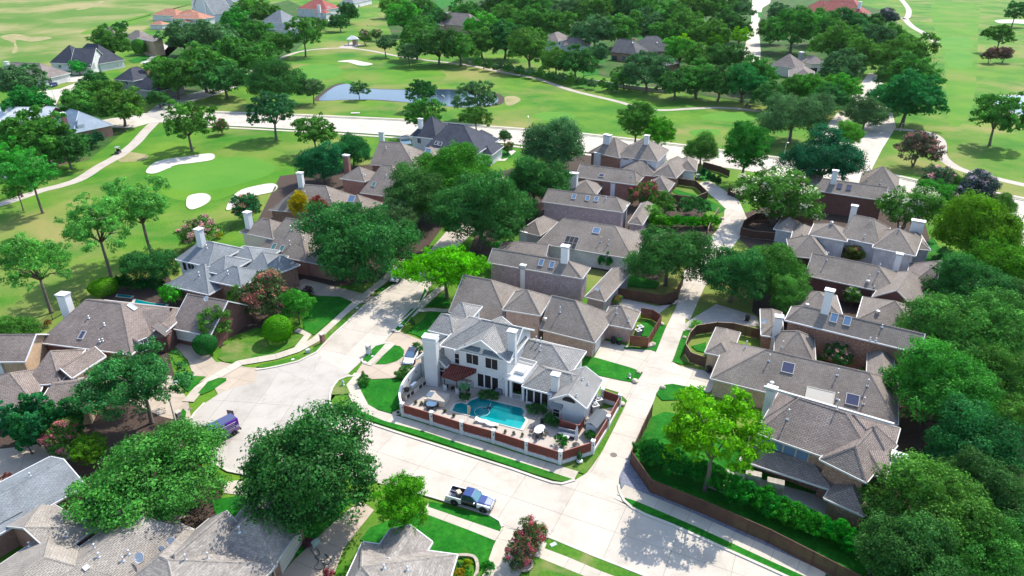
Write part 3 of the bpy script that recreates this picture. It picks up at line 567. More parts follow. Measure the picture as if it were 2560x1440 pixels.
lawn("verge", [(1074, 1254), (1160, 1276), (1224, 1292), (1246, 1306), (1254, 1318), (1250, 1330), (1180, 1306), (1070, 1268)], "lush verge beside the parked pickup", h=0.07)
lawn("lawn", [(900, 1350), (925, 1320), (1000, 1290), (1066, 1282), (1140, 1312), (1240, 1352), (1205, 1420), (1140, 1390), (1000, 1400)], "front lawn of the near grey roofed house")
lawn("verge", [(1372, 1346), (1480, 1391), (1610, 1444), (1590, 1462), (1500, 1428), (1420, 1394), (1362, 1372)], "near verge with a white cover", 'lawn2', h=0.07)
lawn("lawn", [(1335, 1384), (1420, 1412), (1560, 1475), (1300, 1520), (1320, 1450)], "dry front lawn at the near edge", 'lawn2')
lawn("verge", [(1562, 1245), (1590, 1254), (1640, 1275), (1750, 1322), (1900, 1392), (2040, 1455), (1990, 1452), (1840, 1383), (1752, 1343), (1680, 1311), (1615, 1286), (1580, 1268)], "shaded verge below the long brown fence", h=0.07)
sheet("gravel_bed", G((1577, 1130), (1600, 1175), (1622, 1215), (1720, 1265), (1900, 1345), (2100, 1435), (2100, 1450), (1900, 1368), (1730, 1294), (1640, 1256), (1552, 1219), (1549, 1190)), 0.02, 'gravel', "blue grey gravel bed at the alley corner", thick=0.05)
lawn("lawn", [(540, 1290), (530, 1250), (600, 1240), (660, 1235), (700, 1250), (640, 1300), (560, 1300)], "lawn between the two big oaks")
lawn("lawn", [(720, 1290), (780, 1240), (880, 1250), (830, 1310), (740, 1395)], "shaded lawn under the big oak")
lawn("lawn", [(1629, 1044), (1603, 1099), (1578, 1160), (1627, 1229), (1766, 1287), (1921, 1356), (2140, 1470), (2180, 1400), (2150, 1290), (2000, 1190), (1780, 1090), (1720, 1040), (1660, 1030)], "shaded back lawn behind the long brown fence")
sheet("garden_soil", G((270, 705), (420, 690), (460, 740), (560, 770), (640, 700), (760, 690), (780, 760), (560, 870), (480, 850), (250, 745)), -0.0157, 'mulch', "dark planted soil between the houses")
sheet("garden_soil", G((1300, 520), (1650, 470), (1760, 520), (1790, 590), (1640, 700), (1300, 640)), -0.0134, 'mulch')
sheet("garden_soil", G((1890, 660), (2330, 600), (2360, 760), (2260, 960), (2050, 900), (1880, 780)), -0.0111, 'mulch')
sheet("garden_soil", G((1840, 540), (1960, 500), (2300, 510), (2330, 620), (1900, 640), (1850, 600)), -0.0088, 'mulch')
sheet("garden_soil", G((2240, 990), (2560, 700), (2570, 1100), (2560, 1500), (2180, 1500), (2140, 1300)), -0.0065, 'mulch')
sheet("garden_soil", G((700, 440), (1080, 390), (1210, 430), (1060, 630), (980, 700), (800, 720), (600, 640), (650, 540)), -0.0042, 'mulch')
sheet("garden_soil", G((1240, 430), (1480, 380), (1660, 470), (1300, 530), (1220, 640), (1170, 640)), -0.0019, 'mulch')
sheet("garden_soil", G((-60, 900), (200, 880), (420, 880), (470, 1060), (470, 1150), (200, 1120), (-60, 1120)), 0.0004, 'mulch')
sheet("garden_soil", G((100, 1130), (300, 1100), (480, 1150), (560, 1210), (540, 1320), (400, 1330), (200, 1300)), 0.0027, 'mulch')
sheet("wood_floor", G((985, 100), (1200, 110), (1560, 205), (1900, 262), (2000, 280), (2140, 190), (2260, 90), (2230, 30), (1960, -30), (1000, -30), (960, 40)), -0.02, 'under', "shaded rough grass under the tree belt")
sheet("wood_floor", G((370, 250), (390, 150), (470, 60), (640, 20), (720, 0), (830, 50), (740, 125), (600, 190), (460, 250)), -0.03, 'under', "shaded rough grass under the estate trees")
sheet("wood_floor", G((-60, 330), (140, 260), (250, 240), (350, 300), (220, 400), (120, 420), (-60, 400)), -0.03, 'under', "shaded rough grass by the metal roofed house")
for k, (q, lb) in enumerate([([(1568, 128), (1578, 86), (1634, 96), (1632, 120)], 1)][:0]): pass
lawn("lawn", [(1590, 92), (1620, 84), (1625, 98), (1600, 102)], "bright clearing behind the charcoal tiled roof")
lawn("lawn", [(1480, 150), (1510, 142), (1512, 156), (1485, 160)], "bright clearing near the charcoal tiled house")
lawn("lawn", [(1455, 178), (1490, 170), (1500, 186), (1460, 190)], "bright clearing in the rock garden")
lawn("lawn", [(320, 152), (360, 138), (378, 140), (365, 152), (335, 158)], "bright front lawn by the round clipped tree")
lawn("lawn", [(1085, -10), (1145, -14), (1142, 14), (1092, 22)], "bright clearing beyond the tree belt")

# thin summer air: one closed box of even haze round the camera and everything built
hz = MB().box((0, 1200, 30.8), (3200, 3000, 64.6)).build("haze", []); hz["kind"] = "stuff"; hz["label"] = "thin pale summer haze over the whole neighbourhood"
hm = bpy.data.materials.new("haze"); hm.use_nodes = True; hn = hm.node_tree.nodes; hn.clear(); ho = hn.new("ShaderNodeOutputMaterial"); hv = hn.new("ShaderNodeVolumePrincipled")
hv.inputs["Color"].default_value = (.93, .96, 1, 1); hv.inputs["Density"].default_value = 0.000015; hv.inputs["Anisotropy"].default_value = 0.2
hm.node_tree.links.new(hv.outputs[0], ho.inputs["Volume"]); hz.data.materials.append(hm)
# ================================================================== HOUSES
def slope_uv(vs, face):
    p = [Vector(vs[i]) for i in face]
    nrm = (p[1] - p[0]).cross(p[2] - p[0])
    if nrm.length < 1e-9: nrm = Vector((0, 0, 1))
    nrm.normalize()
    e = Vector((0, 0, 1)).cross(nrm)
    e = Vector((1, 0, 0)) if e.length < 1e-4 else e.normalized()
    v = nrm.cross(e)
    return [(q.dot(e), q.dot(v)) for q in p]

class House:
    def __init__(s, name, label, cat, wall, roof, trim='trim', group=None):
        s.name, s.label, s.cat, s.wall, s.roof, s.trim, s.group = name, label, cat, wall, roof, trim, group
        s.root = None; s.bv = []; s.bf = []; s.owner = []
    def _root(s, p):
        if s.root is None:
            s.root = empty(s.name, (p[0], p[1], 0), 0, s.label, s.cat, s.group); s.o = (p[0], p[1], 0)
    def wing(s, A, B, d, he=3.0, pitch=0.75, k='hh', ax=None, over=0.45, wall=None, roof=None, open=False, z0=-0.05, front=0.0, cap=True, hf=(1.0, 1.0), fas=True):
        """one block of the house: A, B = near eave corners in the photo, d = depth in metres (or the far right eave corner),
        k = end types (h hip, g gable) at the two ends of the ridge, ax = ridge along 'u' (the near eave) or 'n' (going away)"""
        a = P(*A, he); b = P(*B, he)
        u = Vector((b.x - a.x, b.y - a.y)); L = u.length; u /= L; n = Vector((-u.y, u.x))
        if not isinstance(d, (int, float)):
            c = P(*d, he); d = (c.x - b.x) * n.x + (c.y - b.y) * n.y
        if front:                                                   # pull the near eave forward
            a = a - Vector((n.x, n.y, 0)) * front; d += front
        s._root(a); D = d
        if ax is None: ax = 'u' if L >= D else 'n'
        W = lambda x, y, z: (a.x + u.x * x + n.x * y, a.y + u.y * x + n.y * y, z)
        run = (D if ax == 'u' else L) / 2; rise = run * pitch; zt = he + rise
        ln = L if ax == 'u' else D
        h0 = run * hf[0] if k[0] == 'h' else 0.0; h1 = run * hf[1] if k[1] == 'h' else 0.0
        if h0 + h1 > ln - 0.04: q_ = (ln - 0.04) / (h0 + h1); h0 *= q_; h1 *= q_
        C = [W(0, 0, he), W(L, 0, he), W(L, D, he), W(0, D, he)]
        if ax == 'u': R0, R1 = W(h0, D / 2, zt), W(L - h1, D / 2, zt); faces = [(0, 1, 5, 4), (2, 3, 4, 5)]; e0, e1 = (3, 0, 4), (1, 2, 5)
        else: R0, R1 = W(L / 2, h0, zt), W(L / 2, D - h1, zt); faces = [(1, 2, 5, 4), (3, 0, 4, 5)]; e0, e1 = (0, 1, 4), (2, 3, 5)
        V = C + [R0, R1]
        if k[0] == 'h': faces.append(e0)
        if k[1] == 'h': faces.append(e1)
        top = list(faces); t = 0.16; kk = len(V)
        Vb = V + [(x, y, z - t) for x, y, z in V]
        allf = top + [tuple(i + kk for i in f[::-1]) for f in top]
        rim = [(0, 1), (1, 2), (2, 3), (3, 0)]
        if k[0] == 'g': rim = [r for r in rim if set(r) != set(e0[:2])] + [(e0[0], 4), (4, e0[1])]
        if k[1] == 'g': rim = [r for r in rim if set(r) != set(e1[:2])] + [(e1[0], 5), (5, e1[1])]
        allf += [(i + kk, j + kk, j, i) for i, j in rim]
        rm = M[roof or s.roof]
        mesh("roof", Vb, allf, rm, s.root, None, [slope_uv(Vb, f) for f in allf], False, s.o)
        k0 = len(s.bv); s.bv += [Vector(v) for v in V]; s.bf += [tuple(i + k0 for i in f) for f in top]; s.owner += ['roof'] * len(top)
        # fascia and gutters round the edge
        mb = MB(); cx = sum(c[0] for c in C) / 4; cy = sum(c[1] for c in C) / 4
        for i, j in (rim if fas else []):
            p, q = Vector(V[i]), Vector(V[j]); dr = q - p; ho = Vector((dr.y, -dr.x, 0))
            if ho.length < 1e-6: continue
            ho.normalize()
            if ho.x * ((p.x + q.x) / 2 - cx) + ho.y * ((p.y + q.y) / 2 - cy) < 0: ho = -ho
            z = Vector((0, 0, 1)); o1 = ho * 0.003; o2 = ho * 0.11
            mb.add([p + o1 + z * .03, p + o2 + z * .03, p + o2 - z * .19, p + o1 - z * .19, q + o1 + z * .03, q + o2 + z * .03, q + o2 - z * .19, q + o1 - z * .19],
                   [(0, 1, 5, 4), (1, 2, 6, 5), (2, 3, 7, 6), (3, 0, 4, 7), (0, 3, 2, 1), (4, 5, 6, 7)])
        if fas: mb.build("fascia", M[s.trim], s.root, False, s.o)
        if cap:
            mc = MB(); ed = [(4, 5)] if (Vector(R0) - Vector(R1)).length > 0.3 else []
            if k[0] == 'h': ed += [(e0[0], 4), (e0[1], 4)]
            if k[1] == 'h': ed += [(e1[0], 5), (e1[1], 5)]
            for i, j in ed:
                p, q = Vector(V[i]), Vector(V[j]); dr = (q - p).normalized(); sd_ = dr.cross(Vector((0, 0, 1))).normalized(); z = Vector((0, 0, 1))
                if (i, j) != (4, 5): p = p + dr * 0.1
                prof = [(-.17, -.05), (0, .07), (.17, -.05)]
                mc.add([p + sd_ * x + z * y for x, y in prof] + [q + sd_ * x + z * y for x, y in prof], [(0, 1, 4, 3), (1, 2, 5, 4), (0, 2, 1), (3, 4, 5)])
            if mc.v: mesh("ridge_cap", mc.v, mc.f, rm, s.root, None, [slope_uv(mc.v, f) for f in mc.f], False, s.o)
        if open: return s
        # walls under the eaves, gables included
        ov = min(over, D * .1, L * .1); i0, i1, j0, j1 = ov, L - ov, ov, D - ov
        ze = he - 0.02
        wl = [W(i0, j0, z0), W(i1, j0, z0), W(i1, j1, z0), W(i0, j1, z0), W(i0, j0, ze), W(i1, j0, ze), W(i1, j1, ze), W(i0, j1, ze)]
        wf = [(0, 1, 5, 4), (1, 2, 6, 5), (2, 3, 7, 6), (3, 0, 4, 7)]
        if ax == 'u':
            g0, g1 = W(i0, D / 2, zt - .12 - ov * 0), W(i1, D / 2, zt - .12); wl += [g0, g1]
            if k[0] == 'g': wf[3] = (3, 0, 4, 8, 7)
            if k[1] == 'g': wf[1] = (1, 2, 6, 9, 5)
        else:
            g0, g1 = W(L / 2, j0, zt - .12), W(L / 2, j1, zt - .12); wl += [g0, g1]
            if k[0] == 'g': wf[0] = (0, 1, 5, 8, 4)
            if k[1] == 'g': wf[2] = (2, 3, 7, 9, 6)
        mesh("wall", wl, wf, M[wall or s.wall], s.root, None, [slope_uv(wl, f) for f in wf], False, s.o)
        k0 = len(s.bv); s.bv += [Vector(v) for v in wl]; s.bf += [tuple(i + k0 for i in f) for f in wf]; s.owner += ['wall'] * len(wf)
        return s
    def done(s):
        s.tree = BVHTree.FromPolygons(s.bv, s.bf); return s
    def hit(s, px, py):
        loc, nrm, i, _ = s.tree.ray_cast(EYE, ray(px, py))
        if loc is None: return None
        if nrm.dot(ray(px, py)) > 0: nrm = -nrm
        return loc, nrm, s.owner[i]
    def frame(s, nrm):
        """in-surface axes: level axis and up-slope axis"""
        e = Vector((0, 0, 1)).cross(nrm); e = Vector((1, 0, 0)) if e.length < 1e-3 else e.normalized()
        return e, nrm.cross(e)
    def chimney(s, px, py, w=1.1, d=0.8, h=2.2, mat='white', cap='white', down=2.5):
        t = s.hit(px, py); f = s.bf[0]
        if not t: p = P(px, py, 4.2); nrm = Vector((0, 0, 1)); kd = 'roof'; down = 4.2
        else:
            p, nrm, kd = t
            f = s.bf[s.tree.ray_cast(EYE, ray(px, py))[2]]
        a, b = s.bv[f[0]], s.bv[f[1]]; rz = math.atan2(b.y - a.y, b.x - a.x)
        if kd == 'wall': p = p - Vector((nrm.x, nrm.y, 0)) * 0.05; down = p.z + 0.05
        o = MB().box((p.x, p.y, p.z + (h - down) / 2), (w, d, h + down), rz); vs = o.v
        c = mesh("chimney", vs, o.f, M[mat], s.root, None, [slope_uv(vs, f) for f in o.f], False, s.o)
        m2 = MB().box((p.x, p.y, p.z + h + .34), (w + .3, d + .3, .10), rz).box((p.x, p.y, p.z + h + .06), (w + .14, d + .14, .12), rz)
        for sx in (-1, 1):
            for sy in (-1, 1):
                q = Matrix.Rotation(rz, 3, 'Z') @ Vector((sx * w * .42, sy * d * .4, 0)); m2.box((p.x + q.x, p.y + q.y, p.z + h + .2), (.12, .12, .2), rz)
        k = m2.build("chimney_cap", M[cap], c, False, s.o)
        MB().box((p.x, p.y, p.z + h + .2), (w * .7, d * .7, .18), rz).build("flue", M['dark'], c, False, s.o)
        return s
    def patch(s, name, px, py, w, h, lift, fm, pm, pane="pane", bars=(0, 0), dz=0.0, thick=None):
        """a framed opening lying on the roof or wall surface at a photo pixel"""
        t = s.hit(px, py)
        if not t: return None
        p, nrm, kd = t; e, v = s.frame(nrm)
        B = lambda x, y, z: p + e * x + v * y + nrm * z
        mb = MB(); fw = 0.09
        def bx(x0, x1, y0, y1, z0, z1, m):
            m.add([B(x, y, z) for x in (x0, x1) for y in (y0, y1) for z in (z0, z1)], [(0, 1, 3, 2), (4, 6, 7, 5), (0, 4, 5, 1), (2, 3, 7, 6), (0, 2, 6, 4), (1, 5, 7, 3)])
        bx(-w / 2 - fw, w / 2 + fw, -h / 2 - fw, -h / 2, -.05, lift, mb); bx(-w / 2 - fw, w / 2 + fw, h / 2, h / 2 + fw, -.05, lift, mb)
        bx(-w / 2 - fw, -w / 2, -h / 2, h / 2, -.05, lift, mb); bx(w / 2, w / 2 + fw, -h / 2, h / 2, -.05, lift, mb)
        for i in range(bars[0]):
            x = -w / 2 + w * (i + 1) / (bars[0] + 1); bx(x - .03, x + .03, -h / 2, h / 2, .0, lift - .01, mb)
        for i in range(bars[1]):
            y = -h / 2 + h * (i + 1) / (bars[1] + 1); bx(-w / 2, w / 2, y - .03, y + .03, .0, lift - .012, mb)
        fr = mb.build(name, M[fm], s.root, False, s.o)
        mp = MB(); bx(-w / 2, w / 2, -h / 2, h / 2, -.04, lift - .04, mp); mp.build(pane, M[pm], fr, False, s.o)
        return fr
    def sky(s, px, py, w=0.75, h=1.2, m='skyglass', f='trim'):
        s.patch("skylight", px, py, w, h, 0.16, f, m); return s
    def win(s, px, py, w=1.0, h=1.4, bars=(1, 0), f='white', m='glass'):
        s.patch("window", px, py, w, h, 0.07, f, m, "pane", bars); return s
    def door(s, px, py, w=4.8, h=2.1, name="garage_door", m='white', bars=(0, 3)):
        t = s.hit(px, py)
        if t: s.patch(name, px, py, w, h, 0.06, 'trim', m, "door_panel", bars)
        return s
    def vents(s, *pts, h=0.55):
        for x, y in pts:
            t = s.hit(x, y)
            if not t: continue
            p = t[0]
            MB().tube([(p.x, p.y, p.z - .1), (p.x, p.y, p.z + h)], .07, 7).lathe([(.13, 0), (.13, .06), (.05, .12)], 8, (p.x, p.y, p.z + h)).lathe([(.22, -.02), (.1, .12)], 8, (p.x, p.y, p.z)).build("vent_pipe", M['metal'], s.root, False, s.o)
        return s
    def domes(s, *pts):
        for x, y in pts:
            t = s.hit(x, y)
            if not t: continue
            p = t[0]
            MB().lathe([(.24, -.1), (.24, .25), (.34, .28), (.34, .38), (.2, .46), (.05, .48)], 12, p).build("roof_vent", M['metal'], s.root, False, s.o)
        return s
    def dormer(s, px, py, w=2.0, d=2.2, rise=.9, pitch=.7):
        """small pyramid dormer on a slope"""
        t = s.hit(px, py)
        if not t: return s
        p, nrm, _ = t; e, _v = s.frame(nrm); back = Vector((-nrm.x, -nrm.y, 0)).normalized()
        a = p - e * w / 2; b = p + e * w / 2; ap = p + back * d * .5 + Vector((0, 0, rise)); c = b + back * d; dd = a + back * d; z = Vector((0, 0, -.9))
        vs = [a, b, c, dd, ap]; fs = [(0, 1, 4), (1, 2, 4), (2, 3, 4), (3, 0, 4)]
        mesh("dormer_roof", vs, fs, M[s.roof], s.root, None, [slope_uv(vs, f) for f in fs], False, s.o)
        ws = [a + e * .15 + back * .15, b - e * .15 + back * .15, b - e * .15 + back * d * .9, a + e * .15 + back * d * .9]
        vv = [q + Vector((0, 0, -.03)) for q in ws] + [q + z for q in ws]
        mesh("dormer_wall", vv, [(0, 1, 5, 4), (1, 2, 6, 5), (2, 3, 7, 6), (3, 0, 4, 7)], M['white'], s.root, None, None, False, s.o)
        return s
    def downpipe(s, px, py):
        t = s.hit(px, py)
        if not t: return s
        p, nrm, _ = t; q = p + nrm * .09
        MB().tube([(q.x, q.y, 0), (q.x, q.y, p.z)], .06, 6).build("downpipe", M[s.trim], s.root, False, s.o); return s

HS = {}
def H(key, *a, **k): HS[key] = House(*a, **k); return HS[key]

# --- white pool house -------------------------------------------------------
h = H('W', "white_house", "white stucco two storey house with swimming pool and red fence", "house", 'stucco', 'r_grey', 'white')
h.wing((1100, 864), (1275, 904), 9.5, 6.0, .62, 'hg', 'u')                 # main block
h.wing((1139, 873), (1275, 904), 7.0, 6.0, .64, 'gg', 'n', front=0.35)             # front gable
h.wing((1071, 826), (1135, 841), 5.6, 5.8, .62, 'hh', 'u', hf=(.3, .8))                # left rear hip
h.wing((1119, 796), (1170, 806), 5.6, 5.6, .6, 'hh', 'u', hf=(.3, .8))                # far left hip
h.wing((1042, 897), (1116, 918), 6.0, 3.3, .80, 'gg', 'n')                 # chimney gable
h.wing((1289, 899), (1427, 934), 6.6, 3.3, .56, 'hh', 'u', hf=(.15, 1.3))          # rear right hip
h.wing((1305, 966), (1440, 1000), 6.2, 3.2, .58, 'hh', 'u', hf=(.82, .6))                # right wing
h.wing((1374, 997), (1467, 1021), (1501, 949), 3.2, .60, 'gg', 'n')          # blue-shaded end gable
h.done()
h.win(1181, 895, 1.9, 2.0, (1, 0), 'white', 'dark').win(1229, 907, 1.9, 2.0, (1, 0), 'white', 'dark')
h.win(1146, 897, 1.1, 1.7, (0, 1), 'white', 'dark').win(1052, 911, .7, .35, (0, 0), 'white', 'dark').win(1103, 922, 1.0, .4, (0, 0), 'white', 'dark')
h.win(1104, 941, 1.2, 2.0, (0, 0), 'white', 'dark').win(1053, 935, .8, 2.0, (0, 0), 'white', 'dark')
for x, y in ((1202, 950), (1220, 954), (1238, 960)): h.win(x, y, .95, 2.2, (0, 0), 'white', 'dark')
for x, y in ((1326, 989), (1344, 994), (1362, 999)): h.win(x, y, .9, 2.1, (0, 0), 'white', 'dark')
h.win(1391, 1030, .9, 1.5, (0, 1), 'white', 'dark')
h.sky(1200, 800, .1, .1)
h.chimney(1281, 871, 1.1, 0.8, 2.6, 'stucco').chimney(1388, 972, 1.0, 0.8, 2.1, 'stucco').vents((1350, 876), (1340, 853), (1352, 856), h=.8).domes((1190, 785), (1218, 797))
h.vents((1441, 991), (1470, 962), (1456, 950), h=.35)
# half round gable window
t = h.hit(1422, 1000)
p, nrm, _ = t; e, v = h.frame(nrm)
pts = [p + e * (.95 * math.cos(a)) + v * (.8 * math.sin(a) - .3) for a in [math.pi * i / 12 for i in range(13)]]
mb = MB(); mb.add([q + nrm * .03 for q in pts] + [q - nrm * .02 for q in pts], [tuple(range(13))] + [(i, i + 13, i + 14, i + 1) for i in range(12)]); mb.build("half_round_window", M['dark'], h.root, False, h.o)
# big front chimney of stucco, standing on the ground
q = P(1082, 966, 0); rz = -0.28
c = MB().box((q.x, q.y + .55, 4.1), (2.0, 1.1, 8.2), rz).build("chimney", M['stucco'], h.root, False, h.o)
MB().box((q.x, q.y + .55, 8.28), (2.25, 1.35, .16), rz).box((q.x, q.y + .55, 7.75), (2.2, 1.3, .3), rz).build("chimney_cap", M['white'], c, False, h.o)
# window hoods
for (x, y) in ((1181, 871), (1230, 884)):
    p, nrm, _ = h.hit(x, y); e, v = h.frame(nrm)
    vs = [p + e * sx * 1.25 + nrm * k + v * zz for sx in (-1, 1) for k, zz in ((0.02, .42), (.6, .02), (.6, -.06), (.02, .0))]
    f = [(0, 4, 5, 1), (1, 5, 6, 2), (2, 6, 7, 3), (0, 1, 2, 3), (4, 7, 6, 5)]
    mesh("window_hood", vs, f, M['r_slate'], h.root, None, [slope_uv(vs, g_) for g_ in f], False, h.o)
p, nrm, _ = h.hit(1393, 1012); e, v = h.frame(nrm)
vs = [p + e * sx * .8 + nrm * k + v * zz for sx in (-1, 1) for k, zz in ((0.02, .35), (.7, -.2), (.7, -.3), (.02, -.2))]
mesh("window_hood", vs, [(0, 4, 5, 1), (1, 5, 6, 2), (2, 6, 7, 3), (0, 1, 2, 3), (4, 7, 6, 5)], M['r_slate'], h.root, None, [slope_uv(vs, g_) for g_ in [(0, 4, 5, 1), (1, 5, 6, 2), (2, 6, 7, 3), (0, 1, 2, 3), (4, 7, 6, 5)]], False, h.o)
# roof terrace with balustrade over the porch
W1, W2 = P(1262, 947, 3.1), P(1310, 960, 3.1); u = (W2 - W1).normalized(); n = Vector((-u.y, u.x, 0)); L = (W2 - W1).length; Dp = 4.6
mb = MB(); cc = W1 + u * L / 2 + n * Dp / 2; rz = math.atan2(u.y, u.x)
tr = mb.box((cc.x, cc.y, 3.05), (L + .2, Dp, .25), rz).build("terrace_deck", M['white'], h.root, False, h.o)
MB().box((cc.x, cc.y + .2, 3.0 + .45), (L * .5, Dp * .3, .5), rz).build("terrace_hatch", M['white'], tr, False, h.o)
for (p0, p1) in ((W1, W2), (W2, W2 + n * Dp), (W1 + n * Dp, W2 + n * Dp)):
    m_ = MB(); dl = (p1 - p0); ll = dl.length; mid = (p0 + p1) / 2; a_ = math.atan2(dl.y, dl.x)
    m_.box((mid.x, mid.y, 4.12), (ll, .09, .07), a_).box((mid.x, mid.y, 3.28), (ll, .06, .06), a_)
    for i in range(int(ll / .16) + 1):
        q = p0 + dl * min(1, i * .16 / ll); m_.box((q.x, q.y, 3.7), (.04, .04, .85), a_)
    m_.build("balustrade", M['white'], tr, False, h.o)
for q in (W1 + u * .2 + n * .2, W2 - u * .2 + n * .2, W1 + u * .9 + n * .2):
    MB().box((q.x, q.y, 1.46), (.34, .34, 2.92), rz).build("porch_pillar", M['white'], h.root, False, h.o)
q = W1 + u * L / 2 + n * 2.2
MB().box((q.x, q.y, 1.4), (L - .8, .1, 2.8), rz).build("porch_shade_panel", M['dark'], h.root, False, h.o)  # near-black sheet, paints the shade inside the porch opening
# spiral stair to the terrace
q = P(1257, 985, 0); m_ = MB().tube([(q.x, q.y, 0), (q.x, q.y, 3.9)], .06, 8)
for i in range(13):
    a_ = i * .5; m_.box((q.x + .35 * math.cos(a_), q.y + .35 * math.sin(a_), .25 * (i + 1)), (.7, .22, .05), a_)
    m_.tube([(q.x + .68 * math.cos(a_), q.y + .68 * math.sin(a_), .25 * (i + 1)), (q.x + .68 * math.cos(a_), q.y + .68 * math.sin(a_), .25 * (i + 1) + .9)], .018, 5)
m_.build("spiral_stair", M['white'], h.root, False, h.o)
# red corrugated patio cover on posts
ct = [P(1120, 907, 3.4), P(1191, 922, 3.4), P(1193, 930, 2.7), P(1141, 953, 2.5), P(1104, 941, 2.6)]
M['redroof'] = bricks("red_corrugated_roof", (0.20, 0.055, 0.038), (0.17, 0.045, 0.032), (0.07, 0.02, 0.016), 0.35, 9.0, 0.10, contrast=0.6)
vs = ct + [q - Vector((0, 0, .1)) for q in ct]; f = [(0, 4, 3, 2, 1), (5, 6, 7, 8, 9)] + [(i, (i + 1) % 5, (i + 1) % 5 + 5, i + 5) for i in range(5)]
pc = mesh("patio_cover", vs, f, M['redroof'], h.root, None, [slope_uv(vs, g_) for g_ in f], False, h.o)
for q in (ct[4] + Vector((.35, .25, 0)), ct[3] + Vector((0, .35, 0)), ct[2] + Vector((-.3, .1, 0))):
    MB().box((q.x, q.y, 1.75), (.13, .13, q.z * 2 - 3.5 + .0 if False else 1.5), .2).build("post", M['brownwood'], pc, False, h.o)
    MB().box((q.x, q.y, .5), (.5, .5, 1.0), .2).build("post_pedestal", M['stucco'], pc, False, h.o)

# --- centre row -------------------------------------------------------------
h = H('H1', "brick_house", "pink brick house with brown hip roofs right behind the white pool house", "house", 'b_pink', 'r_taupe')
h.wing((1256, 774), (1351, 789), 6.8, 5.6, .72, 'hh', 'u', hf=(.95, 1))
h.wing((1349, 823), (1487, 857), 9.8, 3.0, .80, 'gh', 'u', hf=(1, 1.1))
h.wing((1500, 808), (1580, 823), 6.2, 2.9, .70, 'hh', 'u', hf=(.7, .85))
h.wing((1122, 780), (1275, 812), 12.0, 3.0, .72, 'gh', 'u')
h.done().vents((1400, 780), (1571, 803), (1541, 783), h=.9).domes((1362, 800)).sky(1273, 712, 1.3, 1.5)
h.door(1494, 866, 2.5, 2.1)
h.downpipe(1481, 875)
h = H('H2', "brick_house", "pale washed brick house with two skylights behind the pink brick house", "house", 'b_lav', 'r_taupe')
h.wing((1219, 656), (1456, 697), 5.0, 5.5, .75, 'gh', 'u', hf=(1, 1.4))
h.wing((1462, 742), (1512, 754), (1541, 672), 3.0, .72, 'hh')
h.wing((1236, 640), (1362, 652), 7.5, 3.6, .5, 'hg', 'u')
h.done().sky(1353, 657).sky(1380, 662).chimney(1308, 703, .9, .8, 3.0).chimney(1412, 652, 1.3, 1.0, 2.6).win(1466, 683, .8, 1.3).win(1476, 668, .8, 1.3).vents((1480, 688), (1500, 700), h=.4).downpipe(1453, 705)
h = H('H3', "brick_house", "white walled house under a broad brown hip roof with one square skylight", "house", 'b_white', 'r_taupe')
h.wing((1343, 608), (1583, 648), 13.0, 3.4, .56, 'hh', 'u', hf=(.5, .88))
h.wing((1296, 578), (1350, 590), 9.0, 3.2, .72, 'hh')
h.wing((1575, 612), (1655, 622), 8.0, 3.0, .72, 'hh')
h.done().sky(1491, 577, 1.3, 1.3).vents((1549, 560), (1544, 565), (1521, 611), (1502, 604), h=1.0).patch("dormer_window", 1427, 608, 2.6, 3.0, .25, 'b_grey', 'dark', "pane", (2, 1))
h.chimney(1310, 602, 1.9, 1.2, 1.9)
h = H('H4', "brick_house", "pale washed brick house with three skylights in a row", "house", 'b_lav', 'r_taupe')
h.wing((1355, 504), (1558, 531), 6.5, 5.5, .65, 'hh', 'u', hf=(.12, .78))
h.wing((1570, 558), (1606, 563), (1628, 510), 3.0, .72, 'hh')
h.wing((1420, 480), (1490, 488), 8.0, 3.4, .6, 'hh')
h.done().sky(1435, 492).sky(1469, 496).sky(1491, 498).chimney(1561, 551, .9, .8, 3.2, 'b_grey').vents((1515, 497), h=.5).win(1574, 532, .8, 1.4)
h = H('H5', "brick_house", "brown brick house with a brown tree in front of its long roof", "house", 'b_red', 'r_taupe')
h.wing((1438, 442), (1590, 463), 7.4, 4.8, .65, 'gh', 'u', hf=(1, .4))
h.wing((1612, 471), (1671, 479), (1682, 456), 3.0, .8, 'hh')
h.done().sky(1504, 439, 1.2, .8, 'bronze').chimney(1531, 494, 1.1, .9, 3.6).chimney(1433, 467, 2.0, 1.2, 3.2).vents((1579, 441), (1669, 463), h=.4)
h = H('H6', "brick_house", "large brick house with white chimneys near the far end of the alley", "house", 'b_brown', 'r_taupe')
h.wing((1473, 379), (1547, 395), 10, 5.8, .75, 'hh', 'u')
h.wing((1542, 391), (1645, 404), 12, 5.8, .72, 'hh', 'u', wall='white')
h.wing((1630, 437), (1690, 446), 15, 3.2, .75, 'hh')
h.wing((1690, 425), (1741, 429), (1753, 404), 3.0, .75, 'hh', wall='white')
h.wing((1546, 432), (1640, 441), 9, 3.0, .6, 'hh', 'u')
h.done().chimney(1494, 411, 2.0, 1.3, 3.0).chimney(1518, 356, 2.0, 1.2, 1.8).chimney(1616, 358, 1.2, 1, 1.8).dormer(1572, 374, 2.6, 3, 1.2).win(1565, 397, 1.4, .5, (2, 0)).win(1588, 399, 1.4, .5, (2, 0)).vents((1560, 352), (1603, 368), (1619, 415), h=.7)
h = H('H7', "blue_roof_house", "house with steep blue black roofs and a small round spa beside the main road", "house", 'b_pale', 'r_blue', 'white')
h.wing((1024, 340), (1090, 348), 12, 5.6, .85, 'hh', 'u')
h.wing((1062, 368), (1195, 383), 16, 4.6, .68, 'hh', 'u', hf=(.5, 1))
h.wing((1160, 352), (1200, 357), 9, 5.2, .8, 'hh')
h.wing((1190, 384), (1230, 388), 10, 3.2, .75, 'hh')
